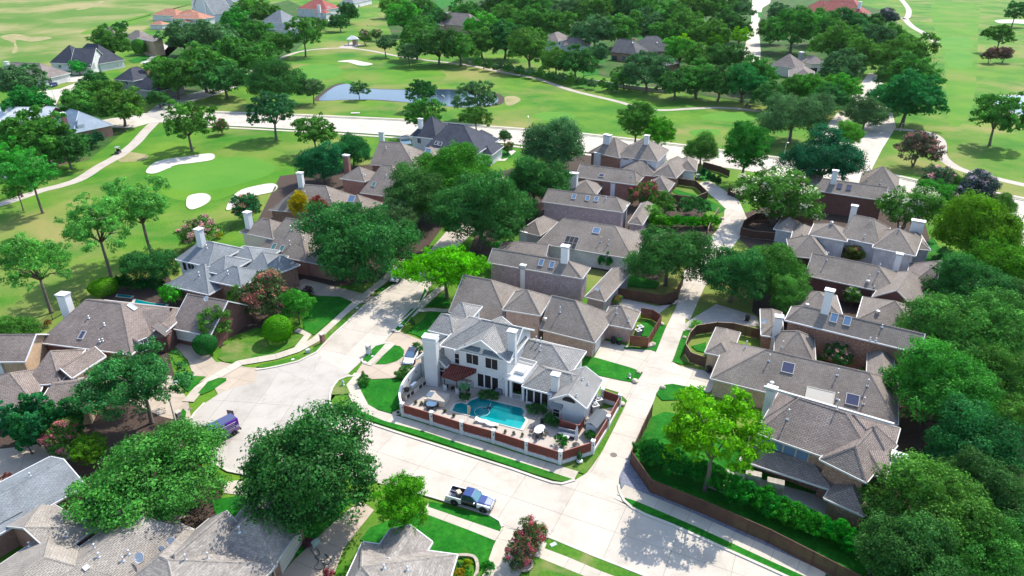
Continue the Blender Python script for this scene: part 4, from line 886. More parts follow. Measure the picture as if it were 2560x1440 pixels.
h.done().chimney(1052, 318, 1.2, 1.0, 2.2).sky(1091, 358, .8, 1.2, 'glass').sky(1101, 360, .8, 1.2, 'glass').win(1048, 352, 1.2, 1.5)
h = H('H8', "brick_house", "brown roofed house with a skylight beside the blue black roofs", "house", 'b_red', 'r_taupe')
h.wing((925, 412), (1040, 420), 13, 3.2, .75, 'hh', 'u', hf=(.1, .98))
h.wing((1030, 405), (1095, 408), 10, 3.2, .75, 'hh')
h.done().sky(1070, 378, 1.5, 1.5).chimney(955, 352, 1.4, 1.0, 2.4).vents((965, 372), (1025, 384), (1026, 378), h=.6)
h = H('H9', "brick_house", "two storey red brick house with a tall brick chimney at the golf side", "house", 'b_red', 'r_taupe')
h.wing((849, 446), (911, 455), 7.0, 5.6, .7, 'hh', 'u')
h.wing((900, 482), (1000, 496), 15, 3.5, .70, 'hh', 'u', hf=(.3, .8))
h.done().chimney(869, 424, 1.6, 1.0, 3.6, 'b_red').sky(935, 461, .8, 1.2, 'greenpanel').vents((908, 438), (913, 441), (930, 423), (966, 440), h=.4).domes((916, 406))
h = H('H10', "brick_house", "wide brown roofed house with a yellow bush in its courtyard", "house", 'b_brown', 'r_taupe')
h.wing((672, 525), (842, 538), 12.5, 3.2, .72, 'hh', 'u', hf=(.95, .8))
h.wing((832, 532), (915, 541), 9, 3.2, .72, 'hh', 'u')
h.done().sky(879, 497, 1.4, 1.6).chimney(754, 464, 1.2, 1.0, 2.8).vents((763, 487), (756, 500), (810, 514), (825, 497), h=.8)
h = H('H11', "brick_house", "brown roofed brick house with two green roof panels", "house", 'b_red', 'r_taupe')
h.wing((598, 580), (682, 598), 7.0, 5.4, .70, 'hh', 'u', wall='b_cream')
h.wing((640, 630), (768, 655), 14.5, 3.3, .70, 'hh', 'u', hf=(.35, .95)).wing((756, 652), (834, 668), 10, 3.2, .6, 'hh', 'u')
h.wing((700, 585), (805, 605), 10, 4.2, .7, 'hg', 'u')
h.done().sky(685, 617, .8, 1.3, 'greenpanel').sky(705, 622, .8, 1.3, 'greenpanel').chimney(624, 566, 1.2, 1.1, 2.8).vents((725, 612), (727, 575), (760, 600), h=.9).domes((692, 531)).downpipe(833, 690)
h = H('H12', "grey_roof_house", "house with a cluster of slate grey hip roofs next to the rosy crape myrtle", "house", 'b_brown', 'r_slate', 'white')
h.wing((438, 648), (520, 667), 9.0, 5.6, .58, 'hh', 'u', wall='stucco', hf=(.6, .5))
h.wing((505, 676), (560, 688), 7.0, 5.0, .55, 'hh', 'u', wall='stucco')
h.wing((516, 700), (603, 719), 6.8, 4.2, .58, 'hh', 'u')
h.wing((412, 712), (522, 737), 10, 3.0, .6, 'hh', 'u')
h.wing((545, 655), (640, 668), 8, 4.2, .48, 'hh', 'u')
h.wing((600, 688), (680, 690), 9, 3.6, .62, 'hh', 'u')
h.wing((660, 668), (695, 684), 4.8, 4.4, 1.0, 'hh')
h.done().chimney(505, 612, 1.2, 1.1, 2.9).vents((498, 688), (517, 620), (570, 685), h=.6).win(478, 666, 1.6, 1.2, (1, 0), 'white', 'dark').win(462, 664, .9, 1.8, (0, 0), 'white', 'dark')
h = H('H13', "brown_roof_house", "long low maroon brick house with a grey brown roof and an arched entry", "house", 'b_dark', 'r_brown', 'white')
h.wing((94, 856), (328, 886), 14.4, 3.0, .60, 'hh', 'u', hf=(.55, .87))
h.wing((330, 852), (425, 838), 9.5, 3.0, .55, 'gg', 'u', fas=False, cap=False)
h.wing((424, 820), (525, 840), 10.5, 3.0, .7, 'gg', 'u')
h.wing((384, 828), (414, 830), 5.5, 3.7, .9, 'gg', 'n')
h.wing((336, 876), (368, 862), 5.5, 3.1, .95, 'gg', 'n')
h.done().sky(206, 838, .75, 1.3, 'bronze').sky(330, 768, .75, 1.3).vents((222, 795), (261, 813), (249, 854), (257, 852), (322, 752), h=.35)
h.door(465, 838, 4.2, 2.0).win(360, 862, 1.2, 1.9, (1, 1)).win(404, 822, 1.7, 2.4, (0, 0), 'b_dark', 'dark')
h.chimney(172, 782, 1.6, 1.2, 3.2)
h = H('H14', "brown_roof_house", "brown shingled house with an arched window behind the feathery tree", "house", 'b_tan', 'r_brown', 'white')
h.wing((-90, 1040), (86, 1010), 9.6, 3.2, .56, 'hh', 'u', hf=(1, .7))
h.wing((80, 1036), (222, 1019), 7.8, 3.0, .50, 'hg', 'u', hf=(.45, 1))
h.wing((135, 935), (180, 945), 6, 3.6, .85, 'gg', 'n')
h.wing((-60, 905), (62, 904), 8, 3.0, .6, 'gg', 'u')
h.wing((60, 965), (150, 958), 9, 3.4, .62, 'hh', 'u')
h.done().vents((105, 995), (3, 925), h=.9).win(22, 1045, 1.8, 1.4, (1, 0), 'white', 'dark').chimney(6, 925, .6, .6, .8)
h = H('H15', "grey_roof_house", "plain grey gabled house beside the tan courtyard", "house", 'b_red', 'r_slate', 'white')
h.wing((-60, 1368), (214, 1214), 8.6, 3.1, .40, 'gg', 'u')
h.wing((-40, 1330), (56, 1278), 5, 3.6, .45, 'gg', 'u', fas=False)
h.done().vents((75, 1190), h=.4)
h = H('H16', "tan_roof_house", "tan shingled house with four satellite dishes at the bottom corner", "house", 'b_red', 'r_tan', 'trim')
h.wing((120, 1620), (486, 1328), 8.6, 3.0, .50, 'gh', 'u', hf=(1, .6)).wing((40, 1684), (330, 1453), 13.5, 3.0, .48, 'gh', 'u', hf=(1, .55)).wing((140, 1392), (240, 1320), 9.0, 3.0, .42, 'gh', 'u')
h.done().vents((168, 1340), (322, 1385), (247, 1392), (308, 1402), (236, 1370), (465, 1395), (75, 1365), h=.5)
MB_box = h.hit(215, 1420)
h.sky(215, 1420, .35, .35, 'white')
h = H('H17', "grey_roof_house", "mottled grey roofed brick garage house beside the black hose drive", "house", 'b_red', 'r_mottle', 'trim')
h.wing((682, 1419), (767, 1292), 7.5, 3.0, .86, 'hg', 'u', hf=(.95, 1))
h.wing((524, 1296), (340, 1448), 6.4, 3.0, .80, 'gh', 'u', hf=(1, .8))
h.wing((692, 1411), (470, 1318), 11, 3.0, .45, 'hh', 'u', hf=(1.5, .5))
h.done().door(727, 1377, 4.2, 2.1, m='b_cream').vents((464, 1400), (520, 1395), (600, 1330), h=.7).downpipe(680, 1410)
h = H('H18', "grey_roof_house", "mottled grey roofed house behind the near front lawn", "house", 'b_tan', 'r_mottle', 'white')
h.wing((1143, 1387), (907, 1355), 10.5, 3.0, .50, 'hh', 'u', hf=(1.55, .4))
h.wing((1030, 1436), (1081, 1355), 5.0, 3.0, .58, 'gg', 'u')
h.done().vents((1018, 1425), (960, 1420), h=.4)

# --- right side -------------------------------------------------------------
h = H('H19', "brick_house", "tan brick house with a large grey roof and two big square skylights", "house", 'b_tan', 'r_taupe')
h.wing((1776, 946), (2245, 1062), 11.4, 3.1, .60, 'hh', 'u', hf=(1.1, .75))
h.wing((1762, 881), (1826, 896), 8.5, 3.0, .62, 'hh')
h.wing((1935, 900), (2040, 918), 9.0, 3.2, .70, 'hh', 'u')
h.wing((2165, 962), (2235, 978), 10.0, 3.2, .70, 'hh')
h.done().sky(1970, 920, 1.5, 1.5, 'bronze').sky(2131, 1000, 1.5, 1.5, 'bronze').vents((2093, 938), (1922, 902), (1956, 868), (2092, 998), (2158, 1010), (2168, 965), (1865, 868), h=1.0).domes((1929, 961))
h.patch("dormer_window", 2049, 992, 3.4, 2.0, .22, 'b_cream', 'b_cream', "wall_panel", (0, 0)); h.win(2024, 994, .8, .5, (0, 0), 'white', 'dark').win(2045, 999, .8, .5, (0, 0), 'white', 'dark').win(2066, 1004, .8, .5, (1, 0), 'white', 'dark')
h = H('H20', "brick_house", "brown brick house with a covered back porch above the long brown fence", "house", 'b_brown', 'r_brown', 'trim')
h.wing((1890, 1082), (2215, 1197), 10.7, 5.7, .60, 'hh', 'u', hf=(.6, 1.1))
h.wing((2063, 1133), (2180, 1190), 7.5, 5.75, .80, 'hh', 'n', front=1.5, hf=(.9, .4))
h.wing((1850, 1150), (2080, 1225), 5.0, 3.0, .35, 'hh', 'u', open=True)
h.wing((2060, 1245), (2160, 1290), 8.0, 3.0, .65, 'hh')
h.done()
for x, y in ((1912, 1108), (1942, 1117), (1974, 1125), (2006, 1135)): h.win(x, y, 1.3, 1.5, (0, 0), 'trimtan', 'skyglass')
h.vents((2092, 1025), (1968, 1048), h=1.4).chimney(1919, 1022, 1.1, 1.0, 3.0, 'white').chimney(2238, 1172, 1.4, 1.2, 1.6, 'white')
a, b = P(1910, 964, 8.9), P(2236, 1058, 8.9); d_ = b - a
MB().box(((a.x + b.x) / 2, (a.y + b.y) / 2, 8.75), (d_.length, .32, .26), math.atan2(d_.y, d_.x)).build("ridge_beam", M['trim'], h.root, False, h.o)
q = P(1880, 1205, 1.4); MB().box((q.x, q.y, 1.4), (1.8, .9, 2.8), -.35).build("porch_column", M['stone'], h.root, False, h.o)
q = P(1935, 1225, 1.4); MB().box((q.x, q.y, 1.4), (1.9, .9, 2.8), -.35).build("porch_column", M['stone'], h.root, False, h.o)
sheet("patio_slab", G((1800, 1170), (2080, 1250), (2050, 1310), (1960, 1290), (1770, 1220)), 0.03, 'oldroad', "grey back porch floor", thick=.08)
h = H('H21', "brick_house", "long two storey brown brick house with two blue skylights", "house", 'b_brown', 'r_taupe', 'white')
h.wing((1962, 800), (2300, 883), 5.2, 5.5, .75, 'hg', 'u', hf=(.75, 1))
h.wing((1985, 785), (2110, 800), 9, 3.6, .55, 'hh', 'u')
h.wing((2140, 800), (2305, 838), 9.5, 3.6, .55, 'hh', 'u')
h.wing((1903, 838), (1960, 846), 9, 3.0, .7, 'hh')
h.done().sky(2085, 795, .9, 1.4).sky(2118, 803, .9, 1.4).chimney(2063, 778, 1.2, .9, 3.4).chimney(1938, 845, 1.1, .9, 3.6).vents((2205, 818), (2175, 850), (2190, 852), (1999, 755), h=.4).domes((2017, 765), (2194, 782)).win(1972, 849, .9, .9, (1, 1)).win(1980, 852, .9, .9, (1, 1)).downpipe(1957, 830)
h = H('H22', "brick_house", "maroon brick house with tall vent pipes on a long brown roof", "house", 'b_dark', 'r_taupe')
h.wing((2013, 688), (2248, 738), 9.2, 3.6, .60, 'gh', 'u', hf=(1, .95))
h.wing((2180, 742), (2289, 772), 13, 3.6, .7, 'gh', 'n')
h.wing((2262, 720), (2335, 735), 12, 3.4, .68, 'hg', 'u', roof='r_brown')
h.wing((1975, 640), (2072, 650), 9, 3.2, .68, 'hh', 'u')
h.done().vents((2067, 650), (2021, 672), (2196, 680), (2181, 735), (2169, 706), h=1.5).domes((2169, 706)).chimney(2240, 670, 1.0, .8, 2.6)
h = H('H23', "white_brick_house", "white painted brick house with broad grey brown hip roofs", "house", 'b_white', 'r_taupe', 'white')
h.wing((1934, 572), (1986, 582), 6.8, 3.0, .6, 'hh', 'u')
h.wing((1975, 604), (2026, 612), 10, 3.2, .62, 'hh')
h.wing((2022, 587), (2117, 604), 7.0, 5.3, .55, 'hh', 'u')
h.wing((2100, 593), (2200, 614), 11.5, 5.3, .56, 'hh', 'u', hf=(.15, .5))
h.wing((2181, 618), (2289, 640), 10.4, 5.3, .56, 'hh', 'u', hf=(.65, .85))
h.wing((2286, 622), (2327, 626), 9, 4.0, .5, 'hh')
h.done().chimney(2131, 541, 1.2, 1.0, 2.2).chimney(2289, 580, 2.4, 1.2, 2.2).dormer(2172, 572, 2.6, 3.0, 1.2).vents((2099, 562), (2078, 560), (2198, 545), (2248, 574), (2160, 594), h=.6).domes((2079, 559), (2197, 547)).win(2130, 600, 1.5, .6, (1, 0)).win(2170, 608, 1.7, .6, (1, 0))
h = H('H24', "brick_house", "dark red brick house with two black skylights near the main road", "house", 'b_dark', 'r_taupe')
h.wing((2037, 476), (2212, 502), 6.8, 5.2, .65, 'hg', 'u', hf=(.3, 1))
h.wing((2145, 466), (2245, 480), 12, 3.4, .7, 'hh', 'u')
h.wing((2018, 458), (2060, 462), 9, 3.4, .7, 'hh')
h.done().sky(2099, 466, .9, 1.4, 'bronze', 'black').sky(2122, 470, .9, 1.4, 'bronze', 'black').chimney(2083, 456, 1.2, 1.0, 2.6).vents((2200, 459), (2168, 450), h=.8).downpipe(2130, 510)

# --- far houses -------------------------------------------------------------
h = H('F1', "slate_roof_house", "white house with steep slate blue roofs by the dry fairway", "house", 'b_white', 'r_blue', 'white')
h.wing((123, 157), (185, 160), 15, 3.4, 1.0, 'hh', 'u').wing((172, 152), (248, 160), 14, 3.6, 1.1, 'hh', 'u').wing((228, 168), (272, 152), 10, 3.4, .8, 'gg', 'n').done().dormer(210, 142, 3, 3, 1.4).win(150, 166, 1.6, 1.2).door(232, 166, 4, 2.4, m='b_grey')
h = H('F2', "white_house", "white walled brown roofed house at the edge beside the dry fairway", "house", 'b_white', 'r_browntile', 'white')
h.wing((-30, 192), (112, 198), 15, 3.4, .7, 'hh', 'u').wing((100, 196), (146, 188), 12, 3.2, .7, 'hh').done().win(125, 203, 2, 1.6).chimney(20, 168, 1.6, 1.2, 2)
h = H('F3', "slate_roof_house", "grey sided house with a slate blue roof amid dark oaks", "house", 'b_grey', 'r_blue', 'white')
h.wing((283, 199), (333, 203), 14, 5.4, .8, 'hh').wing((325, 222), (396, 229), 14, 3.4, .85, 'hh', 'u').done().win(317, 207, 1.3, 1.6).chimney(370, 182, 2, 1.3, 4, 'b_red')
h = H('F4', "brick_house", "tan brick house with a tall arched front wall by the dry fairway", "house", 'b_tan', 'r_browntile')
h.wing((300, 100), (350, 104), 13, 4.5, .75, 'hh').wing((340, 96), (382, 104), 6, 7.5, .2, 'gg', 'u').wing((232, 88), (288, 90), 12, 3.4, .7, 'hh').done().win(360, 84, 2.2, 3.6, (0, 0), 'b_tan', 'dark')
h = H('F5', "terracotta_house", "white villa with terracotta roofs and a little turret", "house", 'b_white', 'r_terra', 'white')
h.wing((378, 37), (440, 40), 16, 4.0, .5, 'hh', 'u').wing((425, 45), (500, 48), 16, 5.5, .45, 'hh', 'u').wing((446, 34), (480, 36), 9, 7.5, .55, 'hh').wing((372, 61), (405, 62), 8, 3.2, .5, 'hh').wing((485, 55), (522, 46), 9, 3.6, .5, 'hh').done()
for x in (462, 468, 474): h.win(x, 39, .9, 1.4, (0, 0), 'white', 'dark')
h = H('F6', "grey_gabled_house", "pale grey house with steep gables beyond the terracotta villa", "house", 'b_pale', 'r_slate', 'white')
h.wing((478, 30), (535, 36), 16, 5.5, 1.1, 'gg', 'n').wing((520, 22), (600, 20), 18, 5.5, .9, 'hh', 'u').wing((580, 16), (645, 8), 16, 5.0, .8, 'hh', 'u').done().chimney(484, 14, 1.8, 1.4, 4).chimney(514, 16, 1.8, 1.4, 4)
h = H('F7', "metal_roof_house", "house with blue and white metal roofs and a leaning brick chimney", "house", 'b_red', 'r_metal', 'white')
h.wing((108, 313), (182, 333), 13, 3.6, .75, 'hh', 'u').wing((160, 328), (228, 316), 9, 3.4, .75, 'hh', 'u').wing((-40, 306), (70, 306), 14, 3.6, .5, 'gg', 'u', roof='r_whitemetal').wing((50, 300), (110, 304), 12, 3.6, .6, 'hg', 'u', roof='r_whitemetal').done().chimney(165, 316, 1.7, 1.2, 4, 'b_red').sky(107, 297, 2, 1.8, 'white').sky(133, 308, 2.2, 1.2, 'white').dormer(187, 312, 3, 2.5, 1.3)
h = H('F8', "red_tile_house", "white mansion with a red tile roof above a small pool", "house", 'b_white', 'r_red', 'white')
h.wing((742, 21), (816, 24), 20, 6.0, .6, 'hh', 'u').wing((784, 32), (815, 33), 8, 4.2, .5, 'hh').wing((815, 22), (836, 18), 12, 5, .4, 'hh').done().chimney(799, 33, 2.2, 1.6, 5.5).win(822, 18, 2.4, 1.4, (2, 0))
h = H('F9', "grey_roof_house", "grey roofed house half hidden by trees near the red tiled mansion", "house", 'b_pale', 'r_slate', 'white')
h.wing((652, 54), (705, 58), 18, 5, .8, 'hh', 'u').wing((685, 72), (720, 76), 10, 3.4, .8, 'hh').done().win(671, 59, 2, 1.4)
h = H('F10', "brown_roof_house", "brown hip roofed house inside the tree belt past the pavilion", "house", 'b_tan', 'r_browntile')
h.wing((1082, 58), (1180, 66), 18, 4.2, .75, 'hh', 'u').wing((1060, 62), (1095, 66), 10, 3.4, .7, 'hh').done().chimney(1118, 45, 1.8, 1.4, 3, 'b_red')
h = H('F11', "brown_roof_house", "white house with a brown tile roof and one side window in the tree belt", "house", 'b_white', 'r_browntile')
h.wing((1350, 100), (1395, 104), 16, 6, .65, 'hh', 'n').wing((1395, 113), (1468, 116), 12, 3.4, .6, 'hh', 'u').done().win(1398, 107, 1.5, 2)
h = H('F12', "brick_house", "charcoal tiled brick house overlooking the stone golf wall", "house", 'b_red', 'r_tile', 'black')
h.wing((1526, 130), (1592, 137), 15, 4.0, .8, 'gh', 'u').wing((1588, 130), (1692, 128), 17, 4.0, .8, 'hh', 'u').wing((1665, 165), (1700, 158), 8, 3.6, .6, 'hh').done().chimney(1664, 98, 2.2, 1.8, 3.5, 'b_red').domes((1581, 108), (1642, 108), (1667, 98)).win(1560, 146, 2.2, 2.2, (1, 1)).win(1536, 146, 2.8, 2.2, (2, 0), 'black')
h = H('F13', "brown_tile_house", "brown grey tiled house beside the boulevard", "house", 'b_cream', 'r_browntile')
h.wing((1924, 163), (1988, 170), 14, 4.4, .7, 'hh', 'u').wing((1972, 196), (2040, 200), 22, 3.6, .6, 'hh', 'n').wing((2030, 160), (2072, 158), 12, 4.2, .6, 'hh').done().chimney(2001, 148, 2, 1.5, 3, 'b_grey').patch("dormer_window", 2032, 176, 4, 2, .2, 'black', 'dark')
h = H('F14', "red_tile_house", "sprawling red tile roofed house at the top beside the fairway", "house", 'b_cream', 'r_red')
h.wing((1997, 28), (2160, 38), 22, 4.0, .7, 'hh', 'u').wing((2060, 10), (2145, 14), 20, 6, .7, 'hh', 'u').done().chimney(2148, 20, 3, 2, 4).vents((2062, 10), (2105, 14), h=1.5)
h = H('F16', "grey_roof_house", "small grey roofed house at the top edge past the narrow fairway", "house", 'b_white', 'r_slate', 'white')
h.wing((885, 8), (930, -2), 14, 4, .7, 'hh', 'u').done().win(897, 16, 3, 2.4, (2, 0), 'white', 'dark')
h = H('F17', "brown_roof_house", "brown roofed house at the top edge inside the tree belt", "house", 'b_tan', 'r_browntile')
h.wing((1190, 10), (1240, 16), 16, 6, .7, 'hh').done()
# golf shelter
pv = empty("golf_pavilion", P(883, 112), 0.15, "white roofed open pavilion beside the golf cart path", "pavilion")
vs = [(-3.4, -2.6, 3.3), (3.4, -2.6, 3.3), (3.4, 2.6, 3.3), (-3.4, 2.6, 3.3), (-.8, 0, 5.2), (.8, 0, 5.2)]; fs = [(0, 1, 5, 4), (1, 2, 5), (2, 3, 4, 5), (3, 0, 4), (3, 2, 1, 0)]
mesh("roof", vs, fs, M['r_whitemetal'], pv, None, [slope_uv(vs, f) for f in fs])
for x, y in ((-2.7, -2), (2.7, -2), (2.7, 2), (-2.7, 2)): MB().box((x, y, 1.6), (.55, .55, 3.3)).build("pillar", M['b_cream'], pv)
MB().box((.9, .6, 1.5), (2.4, 1.6, 3.0)).build("wall", M['b_red'], pv)
# ================================================================== TREES AND SHRUBS
def np_leaves(name, Pn, Nn, size, rng, asp=0.52, tint=None, jit=0.55):
    """one mesh of many small leaf-sprig faces at points Pn facing roughly along Nn"""
    n = len(Pn)
    nr = Nn + rng.normal(0, jit, (n, 3)); nr /= np.linalg.norm(nr, axis=1, keepdims=True) + 1e-9
    t = np.cross(nr, rng.normal(0, 1, (n, 3))); t /= np.linalg.norm(t, axis=1, keepdims=True) + 1e-9
    b = np.cross(nr, t)
    s = size * (0.5 + 1.1 * rng.random((n, 1)) ** 1.5)
    a, c = t * s, b * s * asp
    V = np.stack([Pn + a, Pn + c + nr * s * .18, Pn - a * 0.9, Pn - c + nr * s * .18], 1).reshape(-1, 3)
    me = bpy.data.meshes.new(name)
    me.vertices.add(4 * n); me.vertices.foreach_set("co", V.astype(np.float32).ravel())
    me.loops.add(4 * n); me.loops.foreach_set("vertex_index", np.arange(4 * n, dtype=np.int32))
    me.polygons.add(n); me.polygons.foreach_set("loop_start", np.arange(0, 4 * n, 4, dtype=np.int32)); me.polygons.foreach_set("loop_total", np.full(n, 4, dtype=np.int32))
    me.update(calc_edges=True)
    if tint is None: tint = np.ones(n)
    tint = tint * rng.uniform(0.84, 1.16, n)
    colr = np.stack([tint * rng.uniform(.85, 1.15, n), tint, tint * rng.uniform(.8, 1.2, n), np.ones(n)], 1)
    at = me.color_attributes.new("tint", 'FLOAT_COLOR', 'CORNER')
    at.data.foreach_set("color", np.repeat(colr, 4, 0).astype(np.float32).ravel())
    return me
def sph(rng, n, zmin=-1.0):
    z = rng.uniform(zmin, 1, n); a = rng.uniform(0, 2 * np.pi, n); r = np.sqrt(1 - z * z)
    return np.stack([r * np.cos(a), r * np.sin(a), z], 1)
def crown(name, seed, R, rz, zc, nl, lob, n, leaf, zmin=-0.45, fill=0.55, shell=(0.55, 0.82), squash=.82, jit=0.55, top=False, mat='leaf', plain=False):
    rng = np.random.default_rng(seed)
    d = sph(rng, nl, zmin)
    # spread the lobes apart a little
    for _ in range(12):
        for i in range(nl):
            df = d[i] - d; ds = np.linalg.norm(df, axis=1) + 1e-6; ds[i] = 9
            d[i] += (df / ds[:, None] ** 3).sum(0) * 0.012
        d[:, 2] = np.clip(d[:, 2], zmin, 1); d /= np.linalg.norm(d, axis=1, keepdims=True)
    rr = rng.uniform(*shell, nl)
    C = d * rr[:, None] * np.array([R, R, rz]); LR = R * (lob[0] + (lob[1] - lob[0]) * rng.random(nl) ** 1.4); C[:, :2] *= rng.uniform(.84, 1.12, 2)
    if fill: C = np.vstack([C, [[0, 0, 0]]]); LR = np.append(LR, R * fill)
    Cl = C.copy()
    # second level: each lobe carries a coat of smaller sprays, so the outline is ragged and gaps open between them
    ns = max(60, n // 75); pr = LR ** 2; pr /= pr.sum(); sl_ = rng.choice(len(C), ns * 2, p=pr); sd2 = sph(rng, ns * 2, -0.7)
    SC = C[sl_] + sd2 * (LR[sl_] * rng.uniform(.72, 1.12, ns * 2))[:, None] * np.array([1, 1, squash]); ok = np.ones(ns * 2, bool)
    for k in range(len(C)): ok &= ~((np.linalg.norm((SC - C[k]) / np.array([1, 1, squash]), axis=1) < .72 * LR[k]) & (sl_ != k))
    SC, sd2, sl_ = SC[ok][:ns], sd2[ok][:ns], sl_[ok][:ns]; SR = LR[sl_] * rng.uniform(.22, .46, len(SC)); ts = rng.uniform(.62, 1.36, len(SC))
    pr = SR ** 2; pr /= pr.sum(); m = int(n * .82); si = rng.choice(len(SC), m, p=pr); dd = sph(rng, m, -0.85)
    q1 = SC[si] + dd * (SR[si] * rng.uniform(.35, 1.12, m))[:, None] * np.array([1.12, 1.12, .72]); d1 = dd * .6 + sd2[si] * .6; l1 = sl_[si]
    pr = LR ** 2; pr /= pr.sum(); m2 = n - m; l2 = rng.choice(len(C), m2, p=pr); d2 = sph(rng, m2, -0.8); q2 = C[l2] + d2 * (LR[l2] * rng.uniform(.55, .95, m2))[:, None] * np.array([1, 1, squash])
    if plain: q1, d1, l1, m, si = q2[:0], d2[:0], l2[:0], 0, si[:0]; m2 = n; l2 = np.full(n, len(C) - 1); d2 = sph(rng, n, -.8); q2 = C[l2] + d2 * (LR[l2] * rng.uniform(.965, 1.01, n) * (1 + .03 * np.sin(d2[:, 0] * 3 + d2[:, 2] * 4)))[:, None] * np.array([1, 1, squash])
    q = np.vstack([q1, q2]); dd = np.vstack([d1, d2]); li = np.concatenate([l1, l2]); lt0 = np.concatenate([ts[si], np.full(m2, .9)]); keep = np.ones(len(q), bool)
    if top: keep &= (q[:, 2] > -0.05 * rz) | (rng.random(len(q)) < .12)
    q, dd, li, lt0 = q[keep], dd[keep], li[keep], lt0[keep]
    lt = rng.uniform(.86, 1.16, len(C))[li] * lt0
    q = q + np.array([0, 0, zc])
    me = np_leaves(name, q, dd, leaf, rng, tint=lt, jit=jit); me.materials.append(M[mat])
    return me, C + np.array([0, 0, zc]), LR
def trunk(name, seed, C, zc, r0, h, nlimb=7, stems=1, lean=0.0):
    rs = random.Random(seed); mb = MB(); C = [Vector(c) for c in C]
    for s_ in range(stems):
        a = 2 * math.pi * s_ / max(stems, 1); ox = Vector((math.cos(a), math.sin(a), 0)) * (r0 * 1.2 if stems > 1 else 0)
        top = Vector((rs.uniform(-.4, .4) * r0 * 3, rs.uniform(-.4, .4) * r0 * 3, h)) + ox * 3
        mb.tube([ox + Vector((0, 0, -.15)), ox + Vector((0, 0, .25)), ox * 1.6 + top * .5 + Vector((rs.uniform(-.1, .1), rs.uniform(-.1, .1), 0)), top], [r0 * 1.5, r0 * 1.1, r0 * .9, r0 * .75], 8)
        for c in rs.sample(C, min(nlimb, len(C))):
            if c.z < h * .9: c = Vector((c.x, c.y, h * 1.05))
            e = top + (c - top) * .92; md = top + (e - top) * .5 + Vector((0, 0, (e - top).length * .10))
            mb.tube([top - Vector((0, 0, .3)), md, e], [r0 * .6, r0 * .36, r0 * .08], 6)
            for _ in range(2):
                f = md + (e - md) * rs.uniform(.1, .6); g_ = f + Vector((rs.uniform(-1, 1), rs.uniform(-1, 1), rs.uniform(0, .8))) * (e - top).length * .35
                mb.tube([f, g_], [r0 * .2, r0 * .04], 5)
    me = bpy.data.meshes.new(name); me.from_pydata(mb.v, [], mb.f); me.materials.append(M['bark']); me.polygons.foreach_set("use_smooth", [True] * len(me.polygons)); return me

KIND = {}
def kind(key, nm, cat, R, rz, tr, variants, col, **kw):
    """tr = clear trunk height; crown centre sits at tr + rz*.8"""
    zc = tr + rz * .8; out = []
    for sd_ in range(variants):
        me, C, LR = crown(nm + "_crown", hash((key, sd_)) % 9999 if False else (sum(map(ord, key)) * 7 + sd_ * 131), R, rz, zc, kw.get('nl', 34), kw.get('lob', (.24, .40)), kw['n'], kw['leaf'],
                          kw.get('zmin', -.4), kw.get('fill', .5), kw.get('shell', (.55, .82)), kw.get('squash', .82), kw.get('jit', .55), plain=kw.get('plain', False))
        tk = trunk(nm + "_trunk", sd_ + 5, C, zc, kw.get('r0', R * .05), tr + rz * .25, kw.get('limbs', 8), kw.get('stems', 1)) if kw.get('trunk', True) else None
        bl = None
        if kw.get('bloom'):
            bl, _, _ = crown(nm + "_blossom", (sum(map(ord, key)) * 7 + sd_ * 131), R * 1.03, rz * 1.04, zc, kw.get('nl', 34), kw.get('lob', (.24, .40)), kw['bloom'], kw['leaf'] * 1.0,
                             kw.get('zmin', -.4), 0, kw.get('shell', (.55, .82)), kw.get('squash', .82), .8, True, 'bloom')
        out.append((me, tk, bl))
    KIND[key] = dict(name=nm, cat=cat, R=R, rz=rz, zc=zc, v=out, col=col, i=0)

kind('oak', 'oak_tree', 'tree', 7.0, 4.9, 1.9, 4, (.020, .100, .030), n=44000, leaf=.165, nl=30, lob=(.17, .42), shell=(.45, .88), fill=.42, r0=.36)
kind('oakf', 'oak_tree', 'tree', 7.0, 5.4, 1.2, 4, (.020, .100, .030), n=11000, leaf=.31, nl=26, lob=(.18, .44), shell=(.45, .85), fill=.45, r0=.36)
kind('tall', 'tall_tree', 'tree', 5.0, 5.6, 2.4, 2, (.024, .115, .026), n=24000, leaf=.16, nl=30, lob=(.18, .40), shell=(.5,.86), r0=.26)
kind('elm', 'elm_tree', 'tree', 6.2, 5.6, 5.0, 3, (.050, .185, .045), n=17000, leaf=.17, nl=24, lob=(.14, .34), fill=.22, shell=(.4, .95), r0=.28, limbs=12)
kind('elmf', 'elm_tree', 'tree', 6.2, 5.0, 2.6, 3, (.026, .118, .035), n=8500, leaf=.28, nl=24, lob=(.17, .38), fill=.32, shell=(.5, .88), r0=.28, limbs=9)
kind('bright', 'bright_tree', 'tree', 5.4, 4.6, 3.0, 2, (.085, .255, .020), n=19000, leaf=.155, nl=26, lob=(.13, .33), fill=.22, shell=(.45, .92), r0=.22, limbs=12)
kind('flat', 'mimosa_tree', 'tree', 6.0, 2.6, 2.6, 1, (.055, .24, .018), n=21000, leaf=.15, nl=32, lob=(.16, .34), fill=.35, zmin=-.1, shell=(.35, .85), squash=.55, r0=.25)
kind('feather', 'feathery_tree', 'tree', 7.0, 4.2, 3.0, 1, (.024, .125, .036), n=28000, leaf=.15, nl=36, lob=(.12, .30), fill=.35, shell=(.35, .95), squash=.6, r0=.25, limbs=12)
kind('crape', 'crape_myrtle', 'flowering tree', 2.6, 2.2, .7, 3, (.035, .115, .025), n=15000, leaf=.10, nl=22, lob=(.22, .46), fill=.5, bloom=2100, r0=.09, stems=3, limbs=4)
kind('bush', 'shrub', 'shrub', 1.0, .85, .12, 3, (.020, .125, .020), n=4200, leaf=.062, nl=12, lob=(.28, .52), trunk=False, zmin=-.2, fill=.6)
